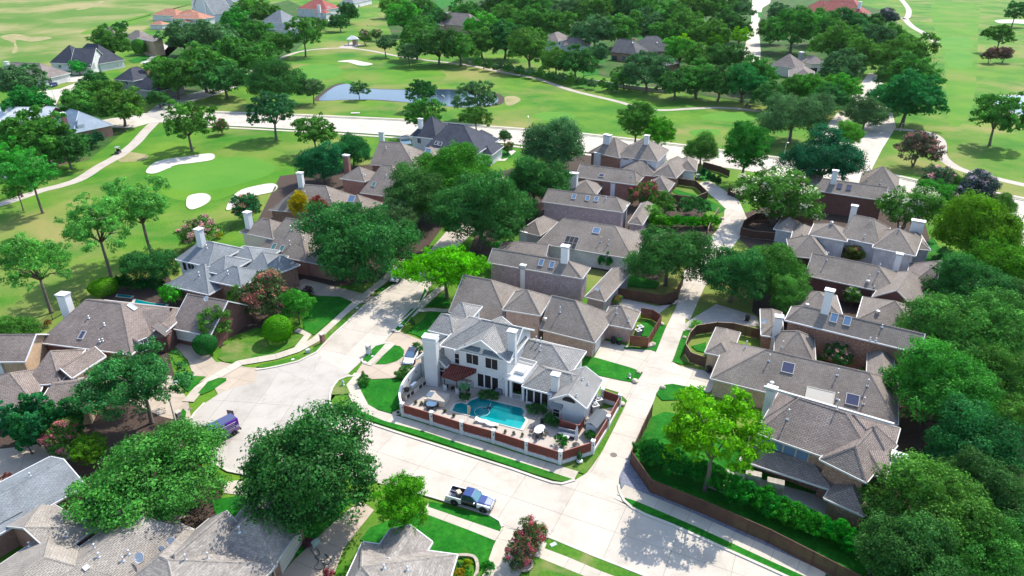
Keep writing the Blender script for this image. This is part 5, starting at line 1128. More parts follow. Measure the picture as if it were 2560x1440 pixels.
kind('clipped', 'topiary', 'clipped shrub', 1.0, .92, .22, 1, (.032, .175, .016), n=9000, leaf=.045, nl=2, lob=(.1, .12), fill=.98, trunk=False, squash=.95, jit=.30, plain=True)
kind('cone', 'cypress', 'conifer', .55, 2.0, .3, 2, (.020, .10, .030), n=2600, leaf=.09, nl=16, lob=(.6, .8), shell=(.5, .8), fill=.6, squash=1.4, trunk=False)
kind('column', 'conifer', 'conifer', 1.5, 4.2, .5, 2, (.014, .085, .035), n=7000, leaf=.17, nl=26, lob=(.38, .58), shell=(.5, .85), fill=.6, squash=1.3, r0=.12)

kind('crapeb', 'crape_myrtle', 'flowering tree', 2.6, 2.5, .5, 2, (.035, .115, .025), n=12000, leaf=.10, nl=20, lob=(.22, .46), fill=.5, bloom=3800, r0=.09, stems=3, limbs=4)
BLOOM = dict(red=(.27, .06, .068), pink=(.34, .13, .12), rose=(.25, .12, .085), mauve=(.24, .20, .22), white=(.34, .35, .24), brown=(.24, .14, .11), dusty=(.42, .24, .23))
def plant(k, cx, cy, wd, label, col=None, bloom=None, group=None, sz=1.0, name=None, cat=None, rz=None):
    """k kind, cx, cy crown centre in the photo, wd crown width in the photo"""
    K = KIND[k]; s = 1.0
    for _ in range(8):
        p = P(cx, cy, K['zc'] * s * sz); R = wd / 2 / (F / depth(p)); s = R / K['R'] / 1.03
    j = K['i']; K['i'] += 1
    me, tk, bl = K['v'][j % len(K['v'])]
    e = empty(name or K['name'], (p.x, p.y, 0.0), rnd.uniform(0, 6.28) if rz is None else rz, label, cat or K['cat'], group)
    f = s * rnd.uniform(.95, 1.05)
    c = list(col or K['col'])
    if not col: c = [v * q for v, q in zip(c, (rnd.uniform(.75, 1.3), rnd.uniform(.86, 1.14), rnd.uniform(.75, 1.05)))]
    e.scale = (f, f * rnd.uniform(.94, 1.06), s * sz)
    o = link("crown" if tk else "foliage", me, e); o.color = (*c, 1)
    if tk: link("trunk", tk, e)
    if bl and bloom: b = link("blossom", bl, e); b.color = (*BLOOM[bloom], 1)
    return e
DK = (.025, .096, .023); GR = (.045, .112, .040); MID = (.040, .132, .024); LT = (.055, .20, .028); OL = (.045, .135, .014); YG = (.10, .26, .018)

O = lambda *a, **k: plant('oak', *a, **k)
Fk = lambda *a, **k: plant('oakf', *a, **k)
E = lambda *a, **k: plant('elmf', *a, **k)

# near trees
O(382, 1192, 335, "big spreading oak overhanging the tan shingled roof at the lower corner", (.044, .150, .030), sz=.80)
O(782, 1172, 378, "big dark oak between the turning circle and the hose drive", sz=.92)
plant('tall', 1005, 1268, 158, "fresh green tree beside the parked pickup", (.045, .19, .018), sz=1.1)
plant('feather', 350, 955, 290, "wide feathery tree under the street lamp by the turning circle")
plant('bright', 1785, 1085, 310, "large yellow green tree in the corner garden by the alley")
plant('flat', 1114, 668, 232, "flat topped bright green mimosa over the street next to the white off road car")
O(900, 598, 262, "dense dark oak beside the brick house with green roof panels", DK)
O(1195, 530, 255, "tallest dark oak of the street, its trunk forking by the sunlit lawn", DK)
O(1140, 432, 195, "bright crowned oak behind the tallest dark oak of the street", (.030, .14, .018))
O(1035, 490, 180, "dark oak between the two brown roofed houses and the street", DK)
O(985, 545, 130, "grey green oak just behind the dense dark oak by the street", GR)
O(1335, 455, 165, "dark oak left of the washed brick house with three skylights", DK)
O(1290, 520, 110, "low dark oak beside the kerb under the washed brick houses", DK)
O(1385, 368, 175, "grey green oak in front of the large brick house by the main road", GR)
O(1672, 640, 200, "dark spreading oak behind the brown alley fence", DK)
O(1835, 690, 180, "broad oak shading the alley driveway", DK)
O(1935, 675, 170, "oak touching the maroon brick house", MID)
O(1975, 745, 130, "low oak in front of the long maroon wall", MID)
O(2420, 830, 270, "biggest oak of the side street, beside the long two storey brick house", (.035, .14, .028))
O(2350, 960, 260, "oak leaning over the grey roof with square skylights", (.030, .145, .024))
O(2480, 940, 190, "outer oak of the side street behind the leaning one", MID)
O(2430, 1110, 240, "rounded oak past the brown brick house with the porch")
O(2520, 1030, 150, "oak at the edge of the side street near the tan patch", MID)
O(2315, 1255, 290, "oak covering the corner of the brown brick house", MID)
O(2470, 1225, 220, "oak beside the sunlit side street patch")
O(2260, 1380, 250, "oak at the end of the long brown fence", DK)
O(2420, 1385, 240, "oak at the bottom corner near the side street", MID)
O(2530, 1330, 170, "bottom corner oak nearest the side street edge", DK)
O(2330, 1470, 240, "oak half cut off by the bottom edge of the view", DK)
O(2440, 580, 230, "olive green oak beside the white brick house", OL)
O(2490, 660, 190, "olive oak behind the bright side lawn", OL)
O(2420, 715, 190, "dark oak above the biggest oak of the side street", DK)
O(2530, 750, 140, "small oak at the side street opposite the maroon house", DK)
O(2365, 655, 80, "young oak standing on the bright side lawn", DK)
plant('crape', 1945, 488, 195, "large cream blossomed crape myrtle over the brown fenced yard", MID, 'white', sz=.9)
plant('crape', 2265, 523, 140, "cream blossomed crape myrtle between the dark and the white brick houses", MID, 'white')
plant('crape', 2440, 478, 105, "mauve blossomed crape myrtle by the main road", (.03, .05, .045), 'mauve')
plant('crape', 2345, 450, 95, "dusty pink crape myrtle behind the bright round tree", (.04, .09, .04), 'dusty')
O(2340, 478, 90, "bright round tree between the crape myrtles at the main road", (.025, .17, .03))
O(2395, 465, 70, "green tree squeezed between the mauve and dusty crape myrtles", MID)
O(2503, 512, 80, "small oak beside the main road bend", MID)
plant('crapeb', 2295, 368, 105, "brown crape myrtle inside the curl of the cart path", (.05, .06, .035), 'brown')
plant('crape', 2128, 634, 62, "orange tinged crape myrtle between the white and maroon houses", (.06, .10, .02), 'rose')
plant('crape', 2134, 742, 52, "white crape myrtle against the maroon brick gable", MID, 'white')
plant('crape', 2082, 722, 34, "small white crape myrtle near the maroon wall", MID, 'white')
plant('crape', 2098, 893, 75, "shaded crape myrtle with purple pink flowers below the long brick wall", DK, 'dusty')
plant('crapeb', 668, 737, 134, "large rosy brown crape myrtle by the grey roofed house", (.05, .09, .03), 'rose')
plant('tall', 742, 762, 82, "bright green rounded tree next to the rosy brown crape myrtle", (.030, .19, .028))
plant('crape', 537, 808, 100, "green crape myrtle in front of the white garage door", MID)
plant('bush', 590, 755, 62, "round shrub behind the garage roof", MID, sz=1.5)
plant('crapeb', 502, 577, 92, "rosy crape myrtle behind the white chimney of the slate grey house", MID, 'dusty')
plant('crape', 617, 516, 84, "green crape myrtle beside the curved bunker", (.02, .10, .03), 'rose')
plant('crapeb', 1326, 1336, 84, "red and green crape myrtle at the street edge, further from the stone ring", (.05, .10, .03), 'red', sz=1.2); plant('crapeb', 1305, 1376, 84, "deep pink crape myrtle standing in the stone ring", (.05, .09, .03), 'red', sz=1.2)
plant('crapeb', 160, 1092, 105, "coral pink crape myrtle above the tan courtyard", MID, 'pink')
plant('crapeb', 1615, 483, 76, "red tipped crape myrtle before the brown brick house", MID, 'red')
plant('crape', 1470, 454, 42, "brown leaved crape myrtle at the brown brick wall", (.10, .07, .035), 'brown', sz=1.3)
plant('tall', 222, 1125, 95, "olive tree next to the coral pink crape myrtle", OL, sz=.7)
plant('crapeb', 553, 316, 44, "pink crape myrtle beside the collector road", MID, 'pink')
plant('crape', 912, 94, 40, "dusty pink crape myrtle nearest the pavilion", MID, 'dusty')
plant('crape', 940, 86, 34, "dusty pink crape myrtle further from the pavilion", MID, 'dusty')
plant('crape', 2215, 44, 56, "lavender crape myrtle beside the red tile roofs", (.03, .05, .045), 'mauve')
plant('crape', 2476, 138, 42, "pink brown crape myrtle of the fairway pair, nearer the tee", (.08, .06, .04), 'brown')
plant('crape', 2512, 135, 46, "pink brown crape myrtle of the fairway pair, further from the tee", (.08, .06, .04), 'brown')
plant('crape', 1268, 370, 34, "pink crape myrtle by the driveway of the blue roofed house", MID, 'pink')
plant('crape', 1200, 350, 30, "brownish crape myrtle at the blue roofed house", MID, 'brown')
plant('crape', 1012, 414, 26, "red flowering shrub at the eave of the brown roofed house", MID, 'red')
plant('crape', 1540, 750, 34, "pink oleander by the brown alley fence", MID, 'red', sz=.7, name='oleander', cat='flowering shrub')
plant('bush', 1514, 748, 24, "green shrub beside the pink oleander", LT)
plant('tall', 1262, 342, 34, "narrow dark magnolia by the main road", DK)
plant('tall', 1590, 308, 105, "dark tree of the pair behind the large brick house", MID)
plant('tall', 1648, 335, 80, "bright tree of the pair behind the large brick house", (.035, .19, .02))
plant('tall', 1868, 375, 130, "tall dense tree beside the crossroads", (.018, .12, .025))
O(1755, 374, 96, "small oak between the alley end and the main road", MID)
O(1985, 290, 168, "grey green oak on the corner of the boulevard", GR)
O(2068, 400, 185, "wide dark oak spreading over the parked dark cars", (.014, .075, .036))
O(2165, 283, 105, "small oak in the boulevard median", GR)
O(2122, 336, 80, "round bright oak in the boulevard median", LT)

# golf side elms and specimens
plant('elm', 348, 512, 185, "tallest elm beside the oval bunker", (.060, .205, .045))
plant('elm', 240, 560, 195, "forked elm between the tallest elm and the garden trees", (.058, .21, .045))
plant('elm', 85, 655, 195, "leaning elm at the edge of the fairway above the brown roofed house", (.06, .215, .045))
plant('elm', 75, 435, 140, "elm nearest the cart path corner", (.035, .18, .035))
plant('elm', 25, 400, 130, "elm half cut off at the edge by the cart path", (.035, .20, .03))
plant('elm', 40, 470, 80, "small elm behind the white pool furniture", (.03, .17, .03))
O(372, 662, 130, "low dark tree in the garden of the slate grey house", DK)
O(40, 830, 110, "green tree at the edge by the fenced fairway", MID)
E(465, 306, 140, "elm between the cart path and the long bunker", MID)
E(680, 278, 140, "loose crowned elm beside the collector road", (.030, .10, .035))
O(690, 205, 140, "tall dark oak on the pond bank", DK)
E(780, 222, 72, "slim grey elm left of the pond", GR)
E(897, 223, 50, "little lone elm in front of the pond", GR)
E(1055, 230, 88, "dark elm at the pond edge beside the street lamp", DK)
E(1060, 284, 110, "bright elm behind the blue roofed house", MID)
E(1192, 243, 108, "grey elm at the end of the pond", GR)
E(1190, 292, 85, "elm in front of the pond beside the collector road", MID)
E(785, 330, 112, "elm standing on the golf side kerb near the fringe of the green", MID)
O(805, 410, 125, "dark oak in front of the brown roof with the yellow bush", (.016, .095, .036))
O(880, 375, 100, "dark oak left of the brown roofed house with the skylight", (.016, .095, .036))
E(2540, 30, 66, "dark tree at the top edge above the fairway bunker", DK)
E(2503, 88, 80, "round oak on the fairway", MID)
E(2497, 288, 150, "big oak standing before the rock ringed pond", MID)
E(757, 85, 105, "gnarled oak standing in the ring of bare soil", MID)
E(962, 110, 60, "small grey oak behind the pavilion, first of two", GR)
E(1022, 130, 64, "small grey oak behind the pavilion, second of two", GR)

# estate trees at the upper corner
for q in ((275, 106, 105, "oak hiding the slate roofed white house", MID), (60, 208, 112, "oak by the white walled house at the edge", GR), (68, 258, 115, "oak below the estate driveway", (.02, .12, .028)),
          (205, 262, 110, "oak on the estate street, first of the row by the metal roofed house", MID), (300, 262, 125, "oak on the estate street, second of the row by the metal roofed house", MID),
          (250, 235, 90, "oak on the estate street behind the row", MID), (238, 205, 78, "dark oak before the slate blue roof", DK), (195, 166, 44, "small bright tree by the steep slate roofs", (.03, .19, .04)),
          (405, 165, 62, "bright young tree by the brick chimney", LT), (435, 195, 120, "first big oak over the shaded street", MID), (505, 165, 150, "second big oak over the shaded street", MID),
          (560, 195, 115, "third big oak over the shaded street", DK), (590, 140, 120, "oak at the top of the shaded street", MID), (645, 150, 105, "oak between the cart path and the shaded street", MID),
          (455, 92, 105, "oak in front of the terracotta villa", GR), (530, 95, 120, "grey oak between the villa and the shaded street", GR), (590, 60, 95, "bright oak below the pale gabled house", (.03, .16, .025)),
          (640, 90, 90, "oak beside the grey roofed house", MID), (660, 30, 80, "oak above the grey roofed house", MID), (690, 110, 80, "oak in front of the grey roofed house", MID),
          (870, 30, 62, "dark oak beside the red tiled mansion", DK), (850, 55, 50, "smaller dark oak beside the red tiled mansion", DK), (620, 15, 70, "oak at the top edge by the grey roofed house", LT),
          (395, 245, 55, "dark small oak by the shaded street corner", DK), (90, 345, 175, "broad oak in front of the white metal roof", MID), (165, 375, 110, "dark oak in the hedge below the metal roofed house", DK), (20, 335, 90, "oak at the edge by the white metal roof", MID),
          (300, 66, 36, "small dark tree between the far brick houses", DK)):
    Fk(q[0], q[1] + 2, q[2] * 1.10, q[3], q[4])
plant('clipped', 347, 117, 38, "round clipped tree on the bright far lawn", (.022, .14, .016), sz=1.1)
# the tree belt behind the stone golf wall
ORD = "first second third fourth fifth sixth seventh eighth ninth tenth eleventh twelfth thirteenth fourteenth fifteenth sixteenth seventeenth eighteenth nineteenth twentieth".split()
def belt(where, pts, grp):
    for i, (x, y, w_, c) in enumerate(pts):
        Fk(x, y + 4, w_ * 1.10, f"{ORD[i]} tree {where}", c, group=grp)
belt("of the front row along the stone golf wall, counted from the pavilion", [(1040, 98, 105, MID), (1095, 112, 105, DK), (1150, 118, 95, MID), (1205, 100, 100, MID), (1262, 95, 110, DK), (1325, 118, 118, MID), (1392, 148, 88, MID), (1442, 152, 100, DK),
     (1495, 132, 66, GR), (1620, 178, 115, GR), (1690, 205, 95, DK), (1745, 195, 110, MID), (1800, 205, 105, DK), (1860, 205, 110, (.02, .12, .028)), (1925, 235, 90, DK), (1562, 192, 66, MID)], "front row of the tree belt")
belt("of the middle row of the belt, counted from the narrow fairway", [(1010, 40, 100, LT), (1060, 70, 80, MID), (1210, 60, 85, LT), (1265, 45, 95, MID), (1325, 55, 110, MID), (1390, 62, 90, MID), (1490, 75, 105, GR), (1550, 70, 110, MID), (1610, 60, 100, GR),
     (1665, 90, 90, MID), (1715, 65, 115, MID), (1770, 85, 105, MID), (1825, 60, 95, DK), (1700, 125, 85, LT), (1752, 140, 90, MID), (1810, 140, 95, DK), (1890, 180, 105, MID)], "middle row of the tree belt")
belt("of the back row along the top edge, counted from the narrow fairway", [(985, 10, 70, LT), (1055, 15, 85, MID), (1165, 25, 70, MID), (1245, 8, 85, DK), (1300, 15, 90, MID), (1360, 12, 95, MID), (1420, 25, 100, GR), (1485, 25, 110, MID), (1545, 20, 95, DK), (1600, 15, 95, MID), (1660, 30, 110, MID), (1725, 20, 110, MID), (1790, 20, 105, MID), (1845, 15, 80, GR), (1090, 40, 66, DK)], "back row of the tree belt")
belt("on the house side of the boulevard, counted from the red tile roofs", [(1950, 35, 75, GR), (1985, 72, 130, MID), (2050, 62, 110, MID), (2115, 60, 110, DK), (2170, 70, 90, DK), (2190, 100, 100, GR), (2100, 105, 135, MID), (2160, 135, 110, MID), (2105, 170, 120, GR), (2030, 222, 90, LT), (2070, 245, 105, DK), (2000, 215, 95, MID), (2110, 215, 80, LT), (1930, 75, 70, MID)], "trees on the house side of the boulevard")
belt("on the golf side of the boulevard, counted from the top", [(2225, 95, 105, MID), (2265, 130, 130, MID), (2280, 185, 130, MID), (2235, 185, 90, DK), (2272, 240, 170, (.02, .11, .036)), (2225, 240, 80, DK)], "trees on the golf side of the boulevard")
plant('bright', 1848, 92, 60, "yellow green tree at the upper street, nearer the road", YG)
plant('bright', 1705, 110, 62, "yellow green tree beside the charcoal tiled house", YG)
plant('bright', 1790, 105, 62, "yellow green tree between the two others by the upper street", OL)
plant('bright', 2085, 205, 62, "bright green tree beside the brown grey tiled house", LT)
# shrubs, hedges, clipped plants
plant('clipped', 693, 822, 74, "big lopsided clipped dome on the lawn")
plant('clipped', 258, 717, 68, "low clipped dome behind the brown roof", (.04, .16, .012), sz=.7)
plant('clipped', 512, 860, 60, "dark clipped globe by the garage drive", (.014, .09, .016))
plant('bush', 426, 735, 52, "bright feathery shrub beside the turquoise pool", (.04, .24, .03), sz=1.5)
plant('tall', 748, 514, 50, "yellow leaved tree in the roof courtyard", (.30, .27, .012), sz=1.5)
plant('tall', 795, 530, 52, "rusty red maple in the roof courtyard", (.15, .042, .028), sz=1.5); plant('tall', 820, 541, 38, "smaller rusty red maple by the eave", (.13, .04, .03), sz=1.6)
plant('bush', 121, 808, 22, "orange flowering shrub at the iron fence", (.16, .10, .03))
plant('bush', 545, 588, 22, "yellow shrub by the iron golf fence", (.22, .24, .01))
plant('bush', 720, 690, 44, "dark red shrub at the turret corner", (.10, .03, .03), sz=1.4)
plant('bush', 770, 727, 30, "purple shrub by the shaded drive", (.05, .03, .035))
plant('bush', 1000, 935, 30, "round shrub by the white sedan", MID); plant('bush', 1022, 925, 40, "box shrub at the curved white wall", MID); plant('bush', 1010, 938, 22, "small ball shrub at the curved white wall", LT)
plant('bush', 910, 950, 34, "low flowering shrub at the lawn corner", MID)
plant('cone', 908, 938, 9, "thin cypress rising from the low flowering shrub")
plant('cone', 1030, 805, 12, "thin cypress on the shaded lawn", DK)
plant('bush', 1046, 868, 34, "spiky palm shrub beside the white sedan", (.03, .12, .03), name='palm', cat='palm')
plant('bush', 1402, 1102, 40, "round green shrub inside the fence corner", (.014, .12, .014))
plant('bush', 1475, 1088, 34, "green shrub beside the closed parasol", (.018, .12, .02))
plant('bush', 1215, 985, 40, "low dark bed shrub below the tall windows", DK, sz=.6); plant('bush', 1236, 990, 36, "dark bed shrub by the spiral stair", DK, sz=.6)
plant('bush', 1335, 1022, 44, "dark shrub under the garden room windows", DK, sz=.7); plant('bush', 1372, 1045, 40, "dark shrub by the blue gable", DK, sz=.8); plant('bush', 1387, 1058, 34, "dark shrub next to the red enclosure", DK, sz=.8)
plant('cone', 1359, 1022, 13, "narrow cypress before the garden room windows")
plant('cone', 1449, 1142, 11, "cypress in the white pot outside the fence")
plant('bush', 1164, 990, 30, "dark planting at the pool rocks", DK, sz=.7)
for i, (x, y) in enumerate(((1040, 1005), (1054, 1008), (1066, 1009), (1112, 1026), (1135, 1038), (1240, 1068), (1263, 1078), (1284, 1082), (1306, 1086))):
    plant('cone', x, y, 7, f"{ORD[i]} little cypress along the inside of the red pool fence", (.06, .08, .03), group="little cypresses inside the pool fence", sz=.55)
plant('bush', 1740, 812, 40, "bright ground shrub at the curved fence", LT, sz=.6)
plant('bush', 2047, 900, 22, "small ball shrub at the grey roof edge", LT); plant('bush', 2152, 930, 26, "small ball shrub beside the rear hip", LT)
plant('bush', 1370, 630, 26, "cypress like shrub between the washed brick houses", MID, sz=1.6)
plant('bush', 1467, 632, 48, "clipped bright shrub under the broad brown roof", (.02, .18, .016), sz=.8); plant('bush', 1517, 648, 50, "feathery dark shrub under the broad brown roof", (.02, .12, .03), sz=1.3); plant('bush', 1334, 596, 22, "ball shrub beside the wide chimney", MID)
plant('bush', 1655, 512, 72, "bushy shrub behind the far fence yard", MID); plant('bush', 1630, 538, 66, "feathery shrub beside the washed brick house", LT); plant('bush', 1735, 516, 72, "dark laurel by the alley bend", DK)
for i, x in enumerate(range(1630, 1790, 22)): plant('bush', x, 556 - abs(x - 1700) * .04, 40, f"{ORD[i]} shrub of the bright hedge by the alley bend, from the house", (.02, .17, .012), group="bright hedge by the alley bend")
for i, (x, y) in enumerate(((1772, 450), (1784, 455), (1796, 460), (1758, 440))): plant('column', x, y - 8, 14, f"{ORD[i]} dark clipped column by the far driveway", (.008, .055, .02), group="dark columns by the far driveway", sz=.8)
for i in range(27):
    t_ = i / 26; e_ = plant('bush', 1616 + t_ * 505 + rnd.uniform(-5, 5), 1122 + t_ * 222 + rnd.uniform(-5, 5), rnd.uniform(58, 74), "leafy shrub of the dense hedge inside the long brown fence", (.016, .105 + .055 * t_, .02), group="hedge inside the long brown fence", sz=rnd.uniform(1.1, 1.4))
for i, (x, y) in enumerate(((30, 1060), (75, 1040), (105, 1035), (140, 1055), (175, 1050), (60, 1085), (100, 1080))): plant('column', x, y, 52, f"{ORD[i]} conifer of the row before the brown shingled house", (.018, .10, .035), group="conifers before the brown shingled house")
for i, x in enumerate(range(292, 410, 24)): plant('bush', x, 706 + (x - 292) * .05, 40, f"{ORD[i]} shrub of the dark hedge behind the turquoise pool", (.010, .065, .016), group="dark hedge behind the turquoise pool", sz=1.2)
for i, (x, y) in enumerate(((130, 388), (160, 380), (190, 368), (218, 352), (240, 345))): plant('bush', x, y, 42, f"{ORD[i]} shrub of the dark hedge beside the cart path", (.010, .06, .022), group="dark hedge beside the cart path", sz=1.3)
plant('bush', 230, 905, 34, "trimmed shrub by the arched window"); plant('bush', 195, 945, 18, "yellow green ball by the arched window", YG)
plant('bush', 1152, 1412, 26, "blue green ball in the stone edged bed", DK); plant('bush', 1168, 1410, 28, "yellow ball in the stone edged bed", (.16, .20, .015)); plant('bush', 1150, 1432, 26, "golden ball at the bed edge", (.20, .18, .02)); plant('bush', 1170, 1434, 24, "green ball at the bed edge", LT)
plant('bush', 1220, 1424, 44, "leafy shrub at the bottom edge by the driveway", (.03, .17, .025), sz=1.4)
plant('bush', 770, 1355, 30, "dusky red shrub at the garage corner", (.10, .035, .05), sz=.8)
plant('bush', 822, 1432, 30, "red tipped shrub at the bottom edge", (.16, .04, .04))
plant('bush', 15, 1195, 30, "rusty shrub at the tan courtyard edge", (.13, .06, .04))
for i, (x, y, w_) in enumerate(((790, 55, 26), (812, 60, 26), (832, 64, 24), (850, 48, 22), (800, 70, 22))): plant('bush', x, y, w_, f"{ORD[i]} hedge shrub below the red tiled mansion", MID, group="hedge below the red tiled mansion", sz=1.3)
for i in range(14): plant('bush', 1195 + i * 26, 158 + i * 4.6, 30, f"{ORD[i]} garden shrub above the stone golf wall, from the pavilion", (MID, DK, GR)[i % 3], group="garden shrubs above the stone golf wall", sz=1.2)
# ================================================================== FENCES AND WALLS
M['palmleaf'] = flat('palm_leaf', (.03, .14, .03), .6)
def xy(*pts): return [Vector((q.x, q.y, 0)) for q in (P(x, y) for x, y in pts)]
def fence(name, label, pts, h=1.9, mat='brownwood', post='brownwood', board=.14, bay=2.4, plinth=0.0, postw=.12, posth=None, rail='brownwood', cat='fence', pcap=None, corner_posts_only=False, lights=False):
    pts = pts if isinstance(pts[0], Vector) else xy(*pts)
    root = empty(name, pts[0], 0, label, cat); o = pts[0]; posth = posth or h + .08
    spots = []
    for i in range(len(pts) - 1):
        a, b = pts[i] - o, pts[i + 1] - o; d = b - a; L = d.length; k = 1 if corner_posts_only else max(1, round(L / bay)); ang = math.atan2(d.y, d.x)
        for j in range(k):
            p, q = a + d * (j / k), a + d * ((j + 1) / k); l = (q - p).length - postw; c = (p + q) / 2
            if j or i == 0 or True: spots.append(p)
            mb = MB(); nb = max(1, int(l / board)); bw = l / nb
            for t in range(nb):
                s = p + (q - p).normalized() * (postw / 2 + bw * (t + .5)); mb.box((s.x, s.y, plinth + (h - plinth) / 2 + rnd.uniform(-.008, .008)), (bw * .93, .025, h - plinth - .03), ang)
            pn = mb.build("fence_panel", M[mat], root)
            MB().box((c.x, c.y, h + .015), (l, .10, .05), ang).box((c.x, c.y, plinth + .12), (l, .05, .08), ang).build("rail", M[rail], pn)
            if plinth: MB().box((c.x, c.y, plinth / 2 - .05), (l, .26, plinth + .1), ang).build("plinth", M['stucco'], root)
    spots.append(pts[-1] - o)
    for p in spots:
        po = MB().box((p.x, p.y, posth / 2 - .05), (postw, postw, posth + .1), math.atan2((pts[1] - pts[0]).y, (pts[1] - pts[0]).x)).build("post", M[post], root)
        if pcap: MB().box((p.x, p.y, posth + .05), (postw + .12, postw + .12, .1), math.atan2((pts[1] - pts[0]).y, (pts[1] - pts[0]).x)).build("post_cap", M[pcap], po)
        if lights: MB().lathe([(.05, 0), (.07, .12), (.02, .22)], 8, (p.x + .02, p.y - postw / 2 - .09, posth * .72)).build("lantern", M['iron'], po)
    return root
fence("pool_fence", "red board fence with white posts round the swimming pool garden", [(1008, 1040), (1080, 1062), (1155, 1086), (1234, 1108), (1316, 1135), (1400, 1161), (1481, 1135), (1519, 1072), (1548, 1018), (1505, 1003)], 1.95, 'wood', 'stucco', .15, 5, .55, .42, 2.15, 'woodrail', 'fence', 'white', True, True)
fence("garden_enclosure", "red board enclosure with two round plaques under the blue gable", [(1402, 1058), (1399, 1072), (1447, 1086), (1460, 1066)], 1.5, 'wood', 'wood', .15, 2, 0, .1, None, 'woodrail')
fence("garden_fence", "small red fence round the bright lawn with two cooling units", [(1574, 864), (1618, 870), (1651, 813), (1630, 799), (1602, 794)], 1.9, 'wood', 'wood', .15, 2.2)
fence("garden_fence", "curved brown fence at the corner of the tan brick house", [(1760, 919), (1725, 907), (1711, 884), (1722, 856), (1738, 838), (1790, 830), (1830, 832), (1895, 848)], 1.9, bay=2.2, rail='tanwood')
fence("garden_fence", "brown fence along the alley below the bright lawn", [(1519, 742), (1566, 748), (1655, 763), (1687, 754), (1706, 714)], 2.0, rail='brownwood')
fence("garden_fence", "tan railed fence of the raised far yard", [(1668, 503), (1735, 511), (1767, 497), (1738, 469), (1686, 461)], 1.9, rail='tanwood')
fence("garden_fence", "curved brown fence under the cream crape myrtle", [(1936, 602), (1880, 597), (1850, 589), (1857, 571), (1886, 552), (1945, 551), (2030, 562)], 1.9, rail='tanwood')
fence("garden_fence", "stepped brown fence at the far alley bend", [(1822, 474), (1819, 487), (1855, 501)], 1.9)
fence("garden_fence", "brown fence behind the far garage lawn", [(1757, 420), (1800, 432), (1822, 442)], 1.8)
fence("garden_fence", "long brown board fence along the shaded footpath", [(1628, 1042), (1602, 1098), (1576, 1160), (1625, 1231), (1765, 1289), (1920, 1358), (2142, 1474)], 2.0, board=.15)
fence("garden_fence", "tan wooden fence beside the alley hedge", [(1768, 588), (1778, 560), (1795, 535)], 1.6, 'tanwood', 'tanwood', rail='tanwood')
def iron(label, pts, h=1.3):
    pts = xy(*pts); root = empty("iron_fence", pts[0], 0, label, "fence")
    for i in range(len(pts) - 1):
        a, b = pts[i] - pts[0], pts[i + 1] - pts[0]; d = b - a; k = max(1, round(d.length / 2.4)); ang = math.atan2(d.y, d.x)
        for j in range(k):
            p, q = a + d * (j / k), a + d * ((j + 1) / k); c = (p + q) / 2; l = (q - p).length; mb = MB()
            mb.box((c.x, c.y, h), (l, .04, .04), ang).box((c.x, c.y, .15), (l, .04, .04), ang)
            for t in range(int(l / .14)): s = p + (q - p) * (t * .14 / l); mb.box((s.x, s.y, h / 2), (.02, .02, h), ang)
            mb.build("iron_panel", M['iron'], root); MB().box((p.x, p.y, h / 2 + .05), (.08, .08, h + .1), ang).build("post", M['iron'], root)
iron("black iron fence between the fairway and the slate grey house", [(437, 652), (482, 624), (560, 587), (594, 569)])
iron("black iron fence between the fairway and the long brown house", [(58, 852), (95, 826), (132, 800), (222, 749)])
# curved white wall of the pool garden
root = empty("garden_wall", P(1008, 1040), 0, "curved white stucco wall sweeping up from the pool fence corner", "wall")
pts = catmull([(p.x, p.y) for p in xy((1008, 1040), (1001, 1012), (1010, 985), (1030, 962), (1052, 945))], False, 5); o = P(1008, 1040); mb = MB(); n = len(pts); vs = []
L, Rr = strip(pts, .3)
hs = [1.9 + .9 * max(0, (i / n - .25) / .75) ** 1.3 for i in range(n)]
for i in range(n):
    for q, z in ((L[i], -.05), (L[i], hs[i]), (Rr[i], hs[i]), (Rr[i], -.05)): vs.append((q[0] - o.x, q[1] - o.y, z))
mb.add(vs, [(4 * i + a, 4 * i + (a + 1) % 4, 4 * i + 4 + (a + 1) % 4, 4 * i + 4 + a) for i in range(n - 1) for a in range(4)] + [(0, 1, 2, 3), (4 * n - 1, 4 * n - 2, 4 * n - 3, 4 * n - 4)])
mb.build("wall", M['stucco'], root)
for i in range(5, n - 1, 4): MB().box((Rr[i][0] - o.x, Rr[i][1] - o.y, hs[i] - .7), (.14, .14, .3), .5).build("wall_lantern", M['iron'], root)
# stone golf wall and the iron fence with stone piers that goes on from it
pts = xy((1172, 160), (1220, 166), (1280, 176), (1375, 194), (1455, 205), (1530, 215), (1600, 226), (1670, 233))
root = empty("stone_wall", pts[0], 0, "low stone wall between the golf course and the gardens", "wall"); o = pts[0]
for i in range(len(pts) - 1):
    d = pts[i + 1] - pts[i]; k = max(1, round(d.length / 6)); ang = math.atan2(d.y, d.x)
    for j in range(k):
        c = pts[i] + d * ((j + .5) / k) - o; l = d.length / k
        w_ = MB().box((c.x, c.y, .7), (l * .998, .45, 1.4), ang).build("wall_bay", M['stone'], root); MB().box((c.x, c.y, 1.46), (l * .99, .6, .14), ang).build("coping", M['path'], w_)
pts = xy((1670, 233), (1686, 229), (1741, 239), (1797, 246), (1854, 254), (1914, 262)); root = empty("iron_fence", pts[0], 0, "iron fence with pale stone piers under the dark end of the tree belt", "fence"); o = pts[0]
